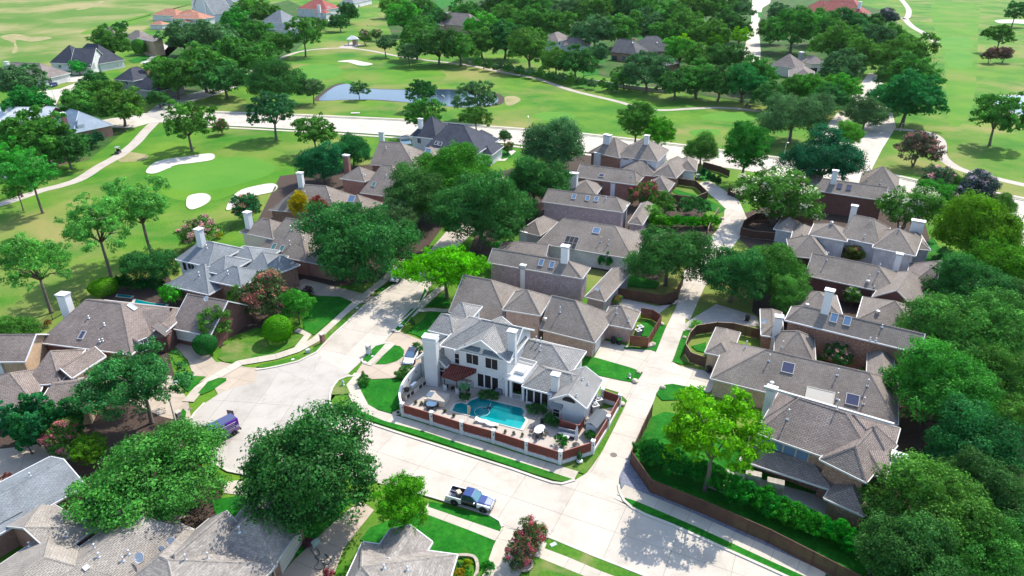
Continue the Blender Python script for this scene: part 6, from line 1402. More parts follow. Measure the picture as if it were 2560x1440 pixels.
for i in range(len(pts) - 1):
    a, b = pts[i] - o, pts[i + 1] - o; c = (a + b) / 2; ang = math.atan2((b - a).y, (b - a).x); l = (b - a).length; mb = MB().box((c.x, c.y, 1.5), (l, .05, .06), ang).box((c.x, c.y, .2), (l, .05, .06), ang)
    for t in range(int(l / .3)): s = a + (b - a) * (t * .3 / l); mb.box((s.x, s.y, .8), (.03, .03, 1.5), ang)
    mb.build("iron_panel", M['iron'], root)
    p = MB().box((b.x, b.y, 1.1), (.8, .8, 2.3), ang).build("pier", M['path'], root); MB().box((b.x, b.y, 2.3), (1.0, 1.0, .16), ang).build("pier_cap", M['kerb'], p)

# ================================================================== POOL GARDEN
sheet("patio", G((1012, 1036), (1003, 1008), (1030, 965), (1070, 945), (1110, 950), (1260, 975), (1380, 1010), (1480, 1030), (1545, 1016), (1516, 1070), (1478, 1130), (1400, 1156), (1316, 1130), (1234, 1104), (1155, 1082), (1080, 1058)), .05, 'patio', "pale patio round the swimming pool", thick=.04)
POOL = [(1130, 1029), (1139, 1012), (1152, 1009), (1167, 1013), (1175, 1004), (1197, 996), (1250, 1009), (1304, 1022), (1311, 1032), (1306, 1040), (1314, 1052), (1301, 1075), (1262, 1065), (1215, 1052), (1180, 1042), (1139, 1032)]
pp = G(*POOL); c = (sum(p[0] for p in pp) / 16, sum(p[1] for p in pp) / 16)
root = empty("swimming_pool", (c[0], c[1], 0), 0, "angular turquoise swimming pool with a pale shelf step", "swimming pool"); so_ = (c[0], c[1], 0)
def ring(poly, k): return [(c[0] + (x - c[0]) * (1 + k), c[1] + (y - c[1]) * (1 + k)) for x, y in poly]
out_, n = ring(pp, .085), len(pp); mb = MB()
for i in range(n):
    j = (i + 1) % n; mb.prism([pp[i], pp[j], out_[j], out_[i]], .06, .17)
mb.build("coping", M['kerb'], root, False, so_)
MB().prism(ring(pp, .004), .09, .125).build("water", M['pool'], root, False, so_)
sh = G((1301, 1075), (1262, 1065), (1215, 1052), (1180, 1042), (1190, 1039), (1225, 1046), (1262, 1055), (1268, 1050), (1300, 1055), (1309, 1058))
MB().prism(sh, .11, .131).build("shelf_step", M['poolshelf'], root, False, so_)
q = P(1205, 1029, .15); hr = MB().tube([(q.x + 1.05 * math.cos(a), q.y + 1.05 * math.sin(a), .16) for a in [2 * math.pi * i / 28 for i in range(29)]], .022, 6).tube([(q.x + .9, q.y + .6, .16), (q.x + 1.2, q.y + 2.0, .17)], .03, 6).build("cleaner_hose", M['white']); tag(hr, "white ring of pool cleaner hose floating on the water", "pool hose")
q = P(1222, 1020, .15); MBb = MB().box((q.x, q.y, .17), (.5, .35, .12), .3).box((q.x - .5, q.y, .15), (.6, .15, .05), .1).build("pool_cleaner", M['iron']); tag(MBb, "dark pool cleaner floating beside the hose ring", "pool cleaner")
# pool rocks
for i, (x, y) in enumerate(((1143, 1004), (1150, 1000), (1158, 999), (1166, 1003), (1174, 998), (1185, 993), (1192, 990), (1340, 1040), (1347, 1046), (1355, 1050), (1362, 1046), (1370, 1053), (1337, 1047))):
    q = P(x, y, .1); s = rnd.uniform(.22, .42); mb = MB(); mb.lathe([(s * .6, -.05), (s, s * .3), (s * .8, s * .6), (s * .3, s * .75)], 7, (q.x, q.y, .08), 0, 1, rnd.uniform(.7, 1.2)); tag(mb.build("rock", M['stone']), "rough pale rock edging the planting " + ("at the rear of the pool" if i < 7 else "under the garden room"), "rock", "rocks edging the pool planting")
def boulder(x, y, s, label):
    q = P(x, y); rs = random.Random(x); bm = bmesh.new(); bmesh.ops.create_icosphere(bm, subdivisions=2, radius=s)
    for v in bm.verts: v.co *= rs.uniform(.82, 1.12); v.co.z *= .7
    me = bpy.data.meshes.new("boulder"); bm.to_mesh(me); bm.free(); me.materials.append(M['sand2']); ob = link("boulder", me); ob.location = (q.x, q.y, s * .35); tag(ob, label, "boulder")
M['sand2'] = flat("pale_boulder_stone", (.48, .40, .31), .95, var=.2, scale=3, bump=.4)
boulder(1623, 866, .55, "larger pale boulder at the red fence corner"); boulder(1632, 862, .5, "pale boulder right behind the larger one at the red fence corner"); boulder(1655, 812, .45, "pale boulder at the top of the narrow lawn"); boulder(1555, 1012, .5, "brown boulder by the white fence post at the alley"); boulder(1656, 970, .45, "white boulder under the yellow green tree"); boulder(1711, 845, .35, "white rock on the narrow lawn by the curved fence"); boulder(1597, 932, .4, "pale rock on the lawn between the driveways"); boulder(1587, 955, .5, "white flat boulder at the driveway lawn corner"); boulder(1805, 548, .5, "pale boulder at the alley bend")
# hot tub, tables, chairs, parasol
def chair(name, label, px, py, rz, mat='iron', group=None, cat='chair', seat='iron'):
    q = P(px, py, .09); r = empty(name, (q.x, q.y, .09), rz, label, cat, group); mb = MB()
    MB().box((0, 0, .43), (.48, .48, .05)).build("seat", M[seat], r)
    MB().box((0, -.23, .72), (.46, .04, .5), 0, 0, 0, .1).build("backrest", M[seat], r)
    for x in (-.2, .2):
        for y in (-.2, .2): MB().box((x, y, .21), (.035, .035, .42)).build("leg", M[mat], r)
    return r
def table(name, label, px, py, rx, ry, top, leg, h=.74, rz=0.0):
    q = P(px, py, .09); r = empty(name, (q.x, q.y, .09), rz, label, "table"); MB().lathe([(.96, h - .04), (1.0, h - .02), (.98, h)], 28, (0, 0, 0), 0, rx, ry).build("table_top", M[top], r)
    MB().lathe([(.3, 0), (.28, .04), (.06, .1), (.05, h - .04)], 12).build("pedestal", M[leg], r); return r
q = P(1093, 1003, .1); r = empty("hot_tub", (q.x, q.y, .09), -.33, "square stone clad hot tub with a pale cover", "hot tub")
MB().box((0, 0, .42), (3.0, 2.2, .85)).build("tub_wall", M['b_cream'], r, bevel=.06); MB().box((.2, 0, .9), (2.75, 2.05, .1)).build("tub_cover", M['patio'], r, bevel=.03)
tw = MB().box((q.x - 1.0, q.y + .35, 1.06), (.85, 1.3, .03), -.3).build("towel", M['r_metal']); tag(tw, "blue grey towel lying on the hot tub cover", "towel")
table("round_table", "round glass topped table near the fence cypresses", 1079, 1019, .75, .75, 'skyglass', 'iron')
chair("garden_chair", "iron chair tucked under the round glass table", 1092, 1022, 2.0, group="iron chairs at the round glass table"); chair("garden_chair", "iron chair at the fence side of the round glass table", 1072, 1027, .4, group="iron chairs at the round glass table")
table("oval_table", "white oval dining table between iron chairs", 1349, 1083, .68, 1.0, 'white', 'iron', .74, -.5)
for i, (x, y, a, lb) in enumerate(((1331, 1075, 1.3, "iron chair at the far pool side of the oval table"), (1328, 1085, 1.3, "iron chair at the near pool side of the oval table"), (1366, 1085, -1.7, "iron chair at the house side of the oval table"), (1360, 1093, -1.8, "iron chair at the near house side of the oval table"), (1355, 1063, 3.0, "iron chair at the far head of the oval table"), (1343, 1098, 0, "iron chair at the near head of the oval table"))): chair("garden_chair", lb, x, y, a, group="iron chairs at the oval table", seat='dark')
def sofa(name, label, px, py, rz, L=2.4):
    q = P(px, py, .09); r = empty(name, (q.x, q.y, .09), rz, label, "sofa"); MB().box((0, 0, .2), (L, .9, .4)).build("base", M['iron'], r)
    MB().box((0, -.05, .45), (L - .1, .8, .14)).build("seat_cushion", M['gravel'], r, bevel=.03); MB().box((0, .38, .65), (L, .16, .5)).build("backrest", M['b_grey'], r, bevel=.03)
sofa("garden_sofa", "grey cushioned garden sofa before the red enclosure", 1416, 1090, -.35)
table("side_table", "small round white table behind the fence corner shrub", 1412, 1098, .6, .6, 'white', 'white', .5)
q = P(1440, 1112, .1); r = empty("parasol", (q.x, q.y, .09), 0, "closed pale grey parasol standing by the fence corner", "parasol"); MB().lathe([(.5, 0), (.5, .06), (.08, .1)], 16).build("base", M['iron'], r); MB().tube([(0, 0, .1), (0, 0, 3.1)], .03, 8).build("pole", M['metal'], r); MB().lathe([(.12, .7), (.26, .9), (.22, 1.6), (.16, 2.6), (.05, 3.05)], 10).build("canopy", M['b_pale'], r)
q = P(1170, 1050, .1); r = empty("feather_flag", (q.x, q.y, .09), 0, "brown teardrop flag on a pole between pool and fence", "flag"); MB().tube([(0, 0, 0), (0, 0, 2.4)], .025, 6).build("pole", M['metal'], r)
pr = [(0, .75), (.14, .85), (.3, 1.2), (.42, 1.8), (.40, 2.2), (.25, 2.45), (.02, 2.5)]; MB().add([(x, -.015, z) for x, z in pr] + [(x, .015, z) for x, z in pr], [tuple(range(7)), tuple(range(13, 6, -1))] + [(i, i + 7, (i + 1) % 7 + 7, (i + 1) % 7) for i in range(7)]).build("flag_cloth", M['b_brown'], r)
def lounger(label, px, py, rz):
    q = P(px, py, .09); r = empty("pool_lounger", (q.x, q.y, .09), rz, label, "lounger", "white loungers at the pool shelf"); prof = [(-.95, .55), (-.6, .38), (-.2, .2), (.2, .24), (.55, .33), (.95, .18)]; mb = MB()
    for i in range(5):
        (x0, z0), (x1, z1) = prof[i], prof[i + 1]; mb.add([(x, y, z + k) for x, z in ((x0, z0), (x1, z1)) for y in (-.33, .33) for k in (-.06, .06)], [(0, 1, 3, 2), (4, 6, 7, 5), (0, 4, 5, 1), (2, 3, 7, 6), (0, 2, 6, 4), (1, 5, 7, 3)])
    mb.build("seat_shell", M['white'], r); MB().box((0, 0, .08), (1.3, .5, .16)).build("foot", M['white'], r)
lounger("white curved lounger at the pool shelf, nearer the brown flag", 1205, 1056, -.35); lounger("white curved lounger at the pool shelf, nearer the oval table", 1228, 1064, -.35)
# grill counter along the curved wall
q = P(1040, 975, .1); r = empty("outdoor_kitchen", (q.x, q.y, .09), 1.02, "stone grill counter along the curved white wall", "kitchen counter")
MB().box((0, 0, .42), (5.6, .8, .85)).build("counter_base", M['b_cream'], r); MB().box((0, 0, .89), (5.8, .95, .08)).build("worktop", M['stone'], r); g_ = MB().box((-.5, 0, 1.1), (1.3, .7, .4)).box((-.5, -.05, 1.38), (1.2, .5, .2)).build("grill", M['metal'], r, bevel=.05)
for x in (-2.2, -1.3, .6, 1.5, 2.3): MB().box((x, -.41, .42), (.6, .03, .6)).build("cabinet_door", M['dark'], r)
q = P(1018, 990, .1); t_ = MB().lathe([(.3, 0), (.42, .25), (.36, .5), (.2, .62)], 14, (q.x, q.y, .98)).build("kettle_grill", M['iron']); tag(t_, "dark round bowl grill standing on the counter end", "grill")
for i, (x, y) in enumerate(((1117, 972), (1132, 977), (1147, 981), (1169, 982))): chair("bar_stool", f"{ORD[i]} black bar stool under the red patio cover, from the big chimney", x, y, .2 * i, group="bar stools under the red patio cover", cat="bar stool", seat='dark')
q = P(1140, 972, .1); r = empty("bar_counter", (q.x, q.y + 1.2, .09), -.28, "white patio bar under the red cover", "bar"); MB().box((0, 0, .5), (4.6, .5, 1.0)).build("counter_base", M['stucco'], r); MB().box((0, 0, 1.03), (4.9, .8, .07)).build("worktop", M['patio'], r)
q = P(1163, 994, .1); r = empty("palm_tree", (q.x, q.y, .09), 0, "small palm beside the pool rocks", "palm"); MB().tube([(0, 0, 0), (.05, 0, .8), (0, .05, 1.7)], [.13, .1, .09], 8).build("trunk", M['bark'], r); mb = MB()
for i in range(16):
    a = i * 2.4; d = Vector((math.cos(a), math.sin(a), 0)); s = Vector((-d.y, d.x, 0)); p0 = Vector((0, .05, 1.7)); p1 = p0 + d * .6 + Vector((0, 0, .35)); p2 = p0 + d * 1.25 + Vector((0, 0, -.15 + .3 * (i % 3)))
    mb.add([p0, p1 + s * .14, p2, p1 - s * .14, p1 + Vector((0, 0, .05))], [(0, 1, 4), (1, 2, 4), (2, 3, 4), (3, 0, 4)])
cr = mb.build("crown", M['palmleaf'], r)
bl_ = P(1247, 985, .1); bx_ = MB().box((bl_.x, bl_.y, .5), (1.0, .8, .9), -.3).build("garden_cover", M['gravel'], None, bevel=.08); tag(bx_, "dark covered grill beside the spiral stair", "cover")
gt = P(1291, 1000, .1); r = empty("garden_gate", (gt.x, gt.y, .09), -.28, "white barred gate in front of the porch", "gate"); mb = MB().box((0, 0, 1.0), (1.3, .05, .06)).box((0, 0, .1), (1.3, .05, .06)).box((-.65, 0, .55), (.06, .06, 1.1)).box((.65, 0, .55), (.06, .06, 1.1)); mb.build("gate_frame", M['white'], r)
for i in range(8): MB().box((-.5 + i * .145, 0, .55), (.03, .03, .85)).build("bar", M['white'], r)
# cooling units, shed, bins
def cooler(label, px, py, z=.09, s=1.0):
    q = P(px, py, z); r = empty("cooling_unit", (q.x, q.y, z), .4, label, "air conditioner"); MB().box((0, 0, .5 * s), (.9 * s, .9 * s, 1.0 * s)).build("case", M['b_grey'], r, bevel=.08)
    MB().box((0, 0, 1.02 * s), (.92 * s, .92 * s, .05)).build("lid", M['white'], r); MB().lathe([(.36 * s, 0), (.36 * s, .03), (.1, .05)], 18, (0, 0, 1.045 * s)).build("fan_grille", M['dark'], r)
    f = MB()
    for i in range(4): f.box((.16 * s * math.cos(i * 1.57), .16 * s * math.sin(i * 1.57), 1.11 * s), (.3 * s, .08, .02), i * 1.57)
    f.build("fan", M['metal'], r)
cooler("tall grey cooling unit behind the red fence, nearer the driveway", 1494, 1013, .09, 1.15); cooler("tall grey cooling unit behind the red fence, nearer the shed", 1486, 1028, .09, 1.15)
cooler("white topped cooling unit on the small fenced lawn, nearer the fence", 1595, 838); cooler("white topped cooling unit on the small fenced lawn, further back", 1600, 829); cooler("white topped cooling unit beside the far garage lawn", 1744, 445)
q = P(1490, 1070, .09); r = empty("garden_shed", (q.x, q.y, .09), 1.02, "low white shed with a dark grey roof inside the red fence", "shed"); MB().box((0, 0, .8), (3.4, 1.5, 1.6)).build("wall", M['b_pale'], r)
MB().add([(x, y, z) for x in (-1.85, 1.85) for y, z in ((-.95, 1.55), (0, 2.05), (.95, 1.55), (0, 1.9))], [(0, 4, 5, 1), (1, 5, 6, 2), (0, 1, 2, 3), (4, 7, 6, 5), (0, 3, 7, 4), (3, 2, 6, 7)]).build("roof", M['r_slate'], r)
q = P(1473, 1062, .09); t_ = MB().box((q.x, q.y, .45), (1.0, .7, .9), .4).build("storage_box", M['black'], None, bevel=.05); tag(t_, "black storage box beside the shed", "box")
def bin_(label, px, py, body, lid, rz=.3):
    q = P(px, py, .02); r = empty("wheelie_bin", (q.x, q.y, .02), rz, label, "wheelie bin"); mb = MB().add([(sx * w_, sy * d_, z) for z, w_, d_ in ((.08, .25, .28), (.98, .31, .36)) for sx in (-1, 1) for sy in (-1, 1)], [(0, 1, 3, 2), (4, 6, 7, 5), (0, 4, 5, 1), (2, 3, 7, 6), (0, 2, 6, 4), (1, 5, 7, 3)]); mb.build("body", M[body], r)
    MB().box((0, 0, 1.03), (.66, .76, .09)).build("lid", M[lid], r, bevel=.03)
    for x in (-.27, .27): MB().tube([(x - .04, .28, .1), (x + .04, .28, .1)], .1, 12).build("wheel", M['black'], r)
M['greenlid'] = flat("green_plastic", (.02, .28, .02), .5)
bin_("black wheelie bin at the pink brick garage", 1533, 858, 'black', 'black'); bin_("black wheelie bin with a green lid at the pink brick garage", 1547, 861, 'black', 'greenlid'); bin_("black wheelie bin against the tan brick wall", 1771, 931, 'black', 'black'); bin_("black wheelie bin by the driveway dappled with shade", 1868, 802, 'black', 'black', .8); bin_("black wheelie bin next to the far garage", 1740, 452, 'black', 'black')
# plant pot, hydrants, boxes, mailboxes
q = P(1449, 1155, .07); t_ = MB().lathe([(.25, 0), (.42, .12), (.40, .3), (.3, .32)], 8, (q.x, q.y, .07)).build("plant_pot", M['white']); tag(t_, "white pot holding the cypress outside the fence corner", "pot")
def hydrant(label, px, py):
    q = P(px, py, .07); r = empty("fire_hydrant", (q.x, q.y, .07), .4, label, "fire hydrant"); MB().lathe([(.2, 0), (.2, .05), (.13, .07), (.13, .55), (.17, .57), (.17, .62), (.14, .66), (.08, .76), (.03, .8)], 14).build("barrel", M['metal'], r)
    for s in (-1, 1): MB().tube([(0, 0, .42), (s * .24, 0, .42)], .07, 10).build("nozzle", M['metal'], r)
    MB().tube([(0, 0, .38), (0, -.26, .38)], .09, 10).build("nozzle", M['metal'], r)
hydrant("silver fire hydrant on the dry grass island", 858, 962); hydrant("silver fire hydrant on the lawn between two driveways", 1573, 944)
def mailbox(label, px, py, mat, h=1.5):
    q = P(px, py, .07); r = empty("mailbox", (q.x, q.y, .07), -.6, label, "mailbox"); vs = MB().box((0, 0, h / 2), (.62, .62, h)); mesh("pillar", vs.v, vs.f, M[mat], r, None, [slope_uv(vs.v, f) for f in vs.f])
    MB().box((0, 0, h + .05), (.76, .76, .1)).build("pillar_cap", M['kerb'], r); MB().box((0, -.32, h * .72), (.3, .05, .24)).build("letter_door", M['iron'], r)
mailbox("red brick mailbox pillar on the long verge", 807, 855, 'b_red'); mailbox("white stucco mailbox pillar on the lush island", 922, 884, 'stucco'); mailbox("red brick mailbox pillar beside the white off road car", 1016, 666, 'b_red'); mailbox("rough stone mailbox pillar by the street lamp", 450, 1052, 'stone'); mailbox("brown brick pillar behind the white sedan", 822, 1340, 'b_red') if False else None
def ubox(label, px, py, w_, d_, h_, mat, rz=.5):
    q = P(px, py, .07); t_ = MB().box((q.x, q.y, .07 + h_ / 2), (w_, d_, h_), rz).box((q.x, q.y, .07 + h_ + .02), (w_ * .92, d_ * .92, .05), rz).build("utility_box", M[mat], None, bevel=.03); tag(t_, label, "utility box")
M['palegreen'] = flat("pale_green_box", (.36, .46, .38), .6)
ubox("pale green utility box on the long verge", 770, 881, .7, .6, .55, 'palegreen'); ubox("small white cover further down the long verge", 732, 899, .5, .35, .06, 'white'); ubox("white meter cover in the shaded verge island", 1002, 815, .7, .6, .08, 'white'); ubox("small white cover in the shaded verge top", 893, 770, .5, .4, .06, 'white'); ubox("small white cover on the mailbox island", 931, 891, .4, .3, .06, 'white'); ubox("white flat cover on the near verge", 1383, 1362, .8, .5, .06, 'palegreen'); ubox("pale stone pad on the pond lawn", 888, 283, 3.2, 1.8, .12, 'kerb', .1); ubox("tan lidded box beside the white house drive", 822 + 248, 848, 0.7, .6, .9, 'b_cream')
# stepping stones
for i, (x, y) in enumerate(((990, 1033), (1000, 1029))): q = P(x, y, .09); t_ = MB().box((q.x, q.y, .09), (.95, .8, .05), .3).build("stepping_stone", M['walk']); tag(t_, ("nearer" if i == 0 else "further") + " square stepping stone at the curved wall foot", "stepping stone")
# street covers
for x, y, lb, r_ in ((1534, 1137, "round manhole cover in the alley mouth", .45), (475, 1022, "round manhole cover by the turning circle", .3), (1603, 955, "round pale patch cover at the driveway corner", 1.0), (1583, 1432, "round cover on the near verge edge", .35)):
    q = P(x, y, .03); t_ = MB().lathe([(r_, 0), (r_, .012), (r_ * .9, .016)], 24, (q.x, q.y, .012)).build("manhole_cover", M['oldroad' if r_ > .9 else 'joint']); tag(t_, lb, "manhole cover")
# street lamps
def lamp(label, px, py, h=7.2, arm=(1.2, .3), px2=None):
    q = P(px, py); r = empty("street_lamp", q, 0, label, "street lamp"); MB().tube([(0, 0, 0), (0, 0, h * .5), (0, 0, h)], [.11, .085, .06], 10).build("pole", M['metal'], r); MB().tube([(0, 0, h - .05), (arm[0] * .5, arm[1] * .5, h + .25), (arm[0], arm[1], h + .3)], .04, 8).build("arm", M['metal'], r)
    hd = MB().lathe([(.05, 0), (.2, .1), (.22, .2), (.1, .28)], 12, (arm[0], arm[1], h + .2), 0, 1.6, 1.0).build("lamp_head", M['metal'], r)
lamp("grey street lamp rising from the feathery tree", 441, 1064, 6.6, (1.3, .4)); lamp("street lamp at the pond end of the collector road", 1113, 286, 6.5, (-.8, .3)); lamp("street lamp on the collector road behind the grey green oak", 1322, 345, 6.5, (-.4, .9)); lamp("street lamp on the estate street", 143, 270, 6.5, (-2.0, .3)); lamp("street lamp under the boulevard corner oak", 1968, 352, 5.0, (.3, .3)); lamp("street lamp at the golf edge of the boulevard", 2250, 330, 2.5, (.3, .2)); lamp("street lamp by the crossroads", 1958, 402, 5, (.5, .2))
# satellite dishes on roofs
def dish(label, hk, px, py, s=.5, tilt=.85, rz=-.3):
    t = HS[hk].hit(px, py)
    if not t: return
    p = t[0]; r = empty("satellite_dish", p, rz, label, "satellite dish"); MB().tube([(0, 0, -.1), (0, 0, .55)], .035, 6).build("mast", M['metal'], r)
    o_ = MB().lathe([(.02, 0), (s * .5, .03), (s * .85, .10), (s, .16), (s * .98, .18), (s * .5, .06), (.01, .04)], 20).build("reflector", M['b_pale'], r); o_.rotation_euler = (tilt, 0, 0); o_.location = (0, -.12, .75)
    MB().tube([(0, -.1, .5), (0, -.65, .95)], .02, 5).box((0, -.65, .97), (.1, .12, .1)).build("feed_arm", M['metal'], r)
dish("round satellite dish on the tan roof, lowest of the row", 'H16', 357, 1405, .55); dish("round satellite dish on the tan roof, second from the bottom", 'H16', 412, 1388, .52); dish("round satellite dish on the tan roof, third from the bottom", 'H16', 437, 1366, .5); dish("round satellite dish on the tan roof, nearest the lawn", 'H16', 492, 1318, .5); dish("satellite dish on the garage roof of the long brown house", 'H13', 520, 756, .42); dish("satellite dish on the low roof of the washed brick house", 'H2', 1494, 730, .42); dish("satellite dish at the corner of the long brown brick house", 'H21', 1908, 812, .45)
# hose, tub and bush litter on the drive
q = [(790, 1370), (800, 1385), (788, 1395), (806, 1402), (818, 1395), (812, 1385), (828, 1400), (820, 1412), (806, 1408), (812, 1420), (795, 1425), (786, 1418), (792, 1412), (796, 1400), (784, 1385), (776, 1372)]
pth = [(v[0], v[1], .05) for v in catmull(G(*q), False, 5)]; t_ = MB().tube(pth, .03, 6).build("garden_hose", M['black']); tag(t_, "black garden hose looped over the tan drive", "hose")
q = P(790, 1362, .02); t_ = MB().box((q.x, q.y, .3), (.9, .5, .55), .8).box((q.x, q.y, .6), (.95, .55, .06), .8).build("storage_tub", M['palegreen'], None, bevel=.03); tag(t_, "pale green tub beside the garage corner", "tub")
q = P(1311, 1412, .05); t_ = MB().lathe([(.95, 0), (1.0, .22), (.8, .26), (.75, .1)], 16, (q.x, q.y, .02)).build("tree_ring", M['stone']); tag(t_, "ring of stones round the deep pink crape myrtle", "planter ring")
L_, R_ = strip(catmull(G((1132, 1396), (1150, 1391), (1178, 1393), (1190, 1402), (1194, 1425), (1186, 1450)), False, 4), .35); mb = MB()
for i in range(len(L_) - 1): mb.prism([L_[i], L_[i + 1], R_[i + 1], R_[i]], 0, .3)
tag(mb.build("bed_edging", M['stone']), "stone edging of the ball shrub bed", "bed edging")
# far pools and white furniture
for pts_, lb in (([(340, 750), (375, 758), (415, 762), (408, 772), (372, 770), (336, 758)], "turquoise garden pool beside the bright feathery shrub"), ([(296, 737), (332, 741), (326, 746), (292, 742)], "small turquoise spa pool behind the brown roof"), ([(822, 50), (850, 47), (852, 52), (826, 56)], "small turquoise pool of the red tiled mansion"), ([(1002, 350), (1024, 348), (1026, 360), (1004, 362)], "small turquoise pool of the blue roofed house")):
    pl = G(*pts_); cc = Vector((sum(p[0] for p in pl) / len(pl), sum(p[1] for p in pl) / len(pl), 0)); r = empty("garden_pool", cc, 0, lb, "swimming pool"); big = [(cc.x + (x - cc.x) * 1.18, cc.y + (y - cc.y) * 1.18) for x, y in pl]
    MB().prism(big, 0.0, .12).build("coping", M['kerb'], r, False, (cc.x, cc.y, 0)); MB().prism(pl, .1, .135).build("water", M['pool'], r, False, (cc.x, cc.y, 0))
q = P(1012, 347); t_ = MB().lathe([(1.9, 0), (1.9, .6), (1.5, .62), (1.5, .4)], 24, q).build("round_spa", M['kerb']); tag(t_, "round raised stone spa behind the blue roofed house", "spa")
for i, (x, y) in enumerate(((6, 440), (14, 448), (4, 456))): chair("white_chair", f"{ORD[i]} white chair half hidden under the edge elms, from the back", x, y, i, 'white', "white chairs under the edge elms", seat='white')
q = P(1600, 160); r = empty("garden_parasol", q, 0, "white square parasol beside the charcoal tiled house", "parasol"); MB().tube([(0, 0, 0), (0, 0, 2.7)], .04, 6).build("pole", M['white'], r); MB().lathe([(2.6, 2.3), (.05, 3.2)], 4).build("canopy", M['white'], r)
# ================================================================== VEHICLES AND PEOPLE
M["golfshirt"] = flat("golf_shirt", (.30, .36, .06), .9); M["leafgreen"] = flat("palm_leaf", (.03, .15, .03), .6)
def paint(name, col): return flat(name, col, .28, 0.15, .6, var=.02, coat=.6)
M['p_white'] = paint("white_car_paint", (.72, .73, .75)); M['p_blue'] = paint("blue_car_paint", (.008, .034, .15)); M['p_navy'] = paint("navy_car_paint", (.012, .016, .03)); M['p_purple'] = flat("purple_van_paint", (.085, .006, .24), .5, 0, .3, var=.04); M['p_lilac'] = flat("lilac_van_paint", (.24, .15, .32), .5, 0, .3, var=.1); M['p_grey'] = paint("grey_blue_van_roof", (.06, .07, .15)); M['p_dark'] = paint("dark_car_paint", (.02, .022, .035))
M['tyre'] = flat("tyre_rubber", (.014, .014, .015), .85); M['rim'] = flat("alloy_rim", (.5, .5, .52), .3, .8); M['lampglass'] = glass("lamp_glass", (.6, .62, .65), .1); M['redglass'] = glass("tail_lamp_glass", (.35, .01, .01), .2); M['carglass'] = glass("car_glass", (.02, .03, .04), .06); M['tealglass'] = glass("windscreen_glass", (.06, .17, .21), .06)
def loft(secs, name, mat, parent, bevel=.05):
    """body from cross sections (x, half width, z bottom, z top, half width at top)"""
    mb = MB(); vs = []
    for x, w_, z0, z1, wt in secs:
        zm = z0 + (z1 - z0) * .55
        ring_ = [(-w_ * .92, z0), (-w_, zm), (-wt, z1 - .02), (-wt * .8, z1), (wt * .8, z1), (wt, z1 - .02), (w_, zm), (w_ * .92, z0)]
        vs += [(x, y, z) for y, z in ring_]
    n = 8; k = len(secs); fs = [(i * n + a, i * n + (a + 1) % n, (i + 1) * n + (a + 1) % n, (i + 1) * n + a) for i in range(k - 1) for a in range(n)]
    fs += [tuple(range(n - 1, -1, -1)), tuple(range((k - 1) * n, k * n))]
    return mb.add(vs, fs).build(name, M[mat], parent, False, None, bevel)
def cabin(x0, x1, w_, zb, x2, x3, wt, zt, mat, parent, glassm='carglass', pillars=(0.5,), wind=None):
    """greenhouse: base rectangle x0..x1, top rectangle x2..x3 (x grows to the front)"""
    B = [Vector((x0, -w_, zb)), Vector((x1, -w_, zb)), Vector((x1, w_, zb)), Vector((x0, w_, zb))]; T = [Vector((x2, -wt, zt)), Vector((x3, -wt, zt)), Vector((x3, wt, zt)), Vector((x2, wt, zt))]
    cb = MB().add(B + T, [(3, 2, 1, 0), (4, 5, 6, 7), (0, 1, 5, 4), (1, 2, 6, 5), (2, 3, 7, 6), (3, 0, 4, 7)]).build("cabin", M[mat], parent, False, None, .06)
    def quad(a, b, c, d, s0, s1, t0, t1):
        f = lambda s, t: (a + (b - a) * s) * (1 - t) + (d + (c - d) * s) * t
        q = [f(s0, t0), f(s1, t0), f(s1, t1), f(s0, t1)]; nr = (q[1] - q[0]).cross(q[3] - q[0]).normalized() * .014
        return MB().add([v + nr for v in q] + [v - nr for v in q], [(0, 1, 2, 3), (7, 6, 5, 4)] + [(i, i + 4, (i + 1) % 4 + 4, (i + 1) % 4) for i in range(4)])
    quad(B[1], B[2], T[2], T[1], .06, .94, .06, .94).build("windscreen", M[wind or glassm], parent)
    quad(B[3], B[0], T[0], T[3], .08, .92, .15, .92).build("rear_window", M[glassm], parent)
    pl = [0.0] + list(pillars) + [1.0]
    for a, b, c, d, fl in ((B[0], B[1], T[1], T[0], 0), (B[2], B[3], T[3], T[2], 1)):
        ps = pl if not fl else [1 - v for v in pl[::-1]]
        for i in range(len(ps) - 1): quad(a, b, c, d, ps[i] + .045, ps[i + 1] - .03, .12, .90).build("side_window", M[glassm], parent)
    return cb
def wheels(parent, xs, y, r=.36, wd=.24):
    for x in xs:
        for s in (-1, 1):
            t = MB(); prof = [(r * .6, -wd / 2), (r * .93, -wd / 2), (r, -wd / 3), (r, wd / 3), (r * .93, wd / 2), (r * .6, wd / 2)]; t.lathe(prof, 18); t.v = [(vx, -vz if s > 0 else vz, vy) for vx, vy, vz in t.v]
            w_ = t.build("wheel", M['tyre'], parent); w_.location = (x, s * y, r)
            k = MB().lathe([(r * .6, 0), (r * .55, .03), (r * .16, .02), (r * .1, .05)], 12); k.v = [(vx, s * vz, vy) for vx, vy, vz in k.v]; rm = k.build("rim", M['rim'], w_); rm.location = (0, s * (wd / 2 - .03), 0)
            a = MB().lathe([(r * 1.22, 0), (r * 1.2, .02)], 18); a.v = [(vx, s * vz, vy) for vx, vy, vz in a.v]; ar = a.build("wheel_arch", M['black'], parent); ar.location = (x, s * (y + wd / 2 - .06), r * 1.05)
def lamps(parent, xf, xr, y, zf, zr):
    for s in (-1, 1):
        MB().box((xf, s * y, zf), (.14, .34, .16)).build("headlight", M['lampglass'], parent, False, None, .03); MB().box((xr, s * y, zr), (.08, .26, .2)).build("tail_light", M['redglass'], parent)
def mirrors(parent, x, y, z, mat):
    for s in (-1, 1): MB().box((x, s * y, z), (.12, .24, .17)).build("wing_mirror", M[mat], parent, False, None, .03)
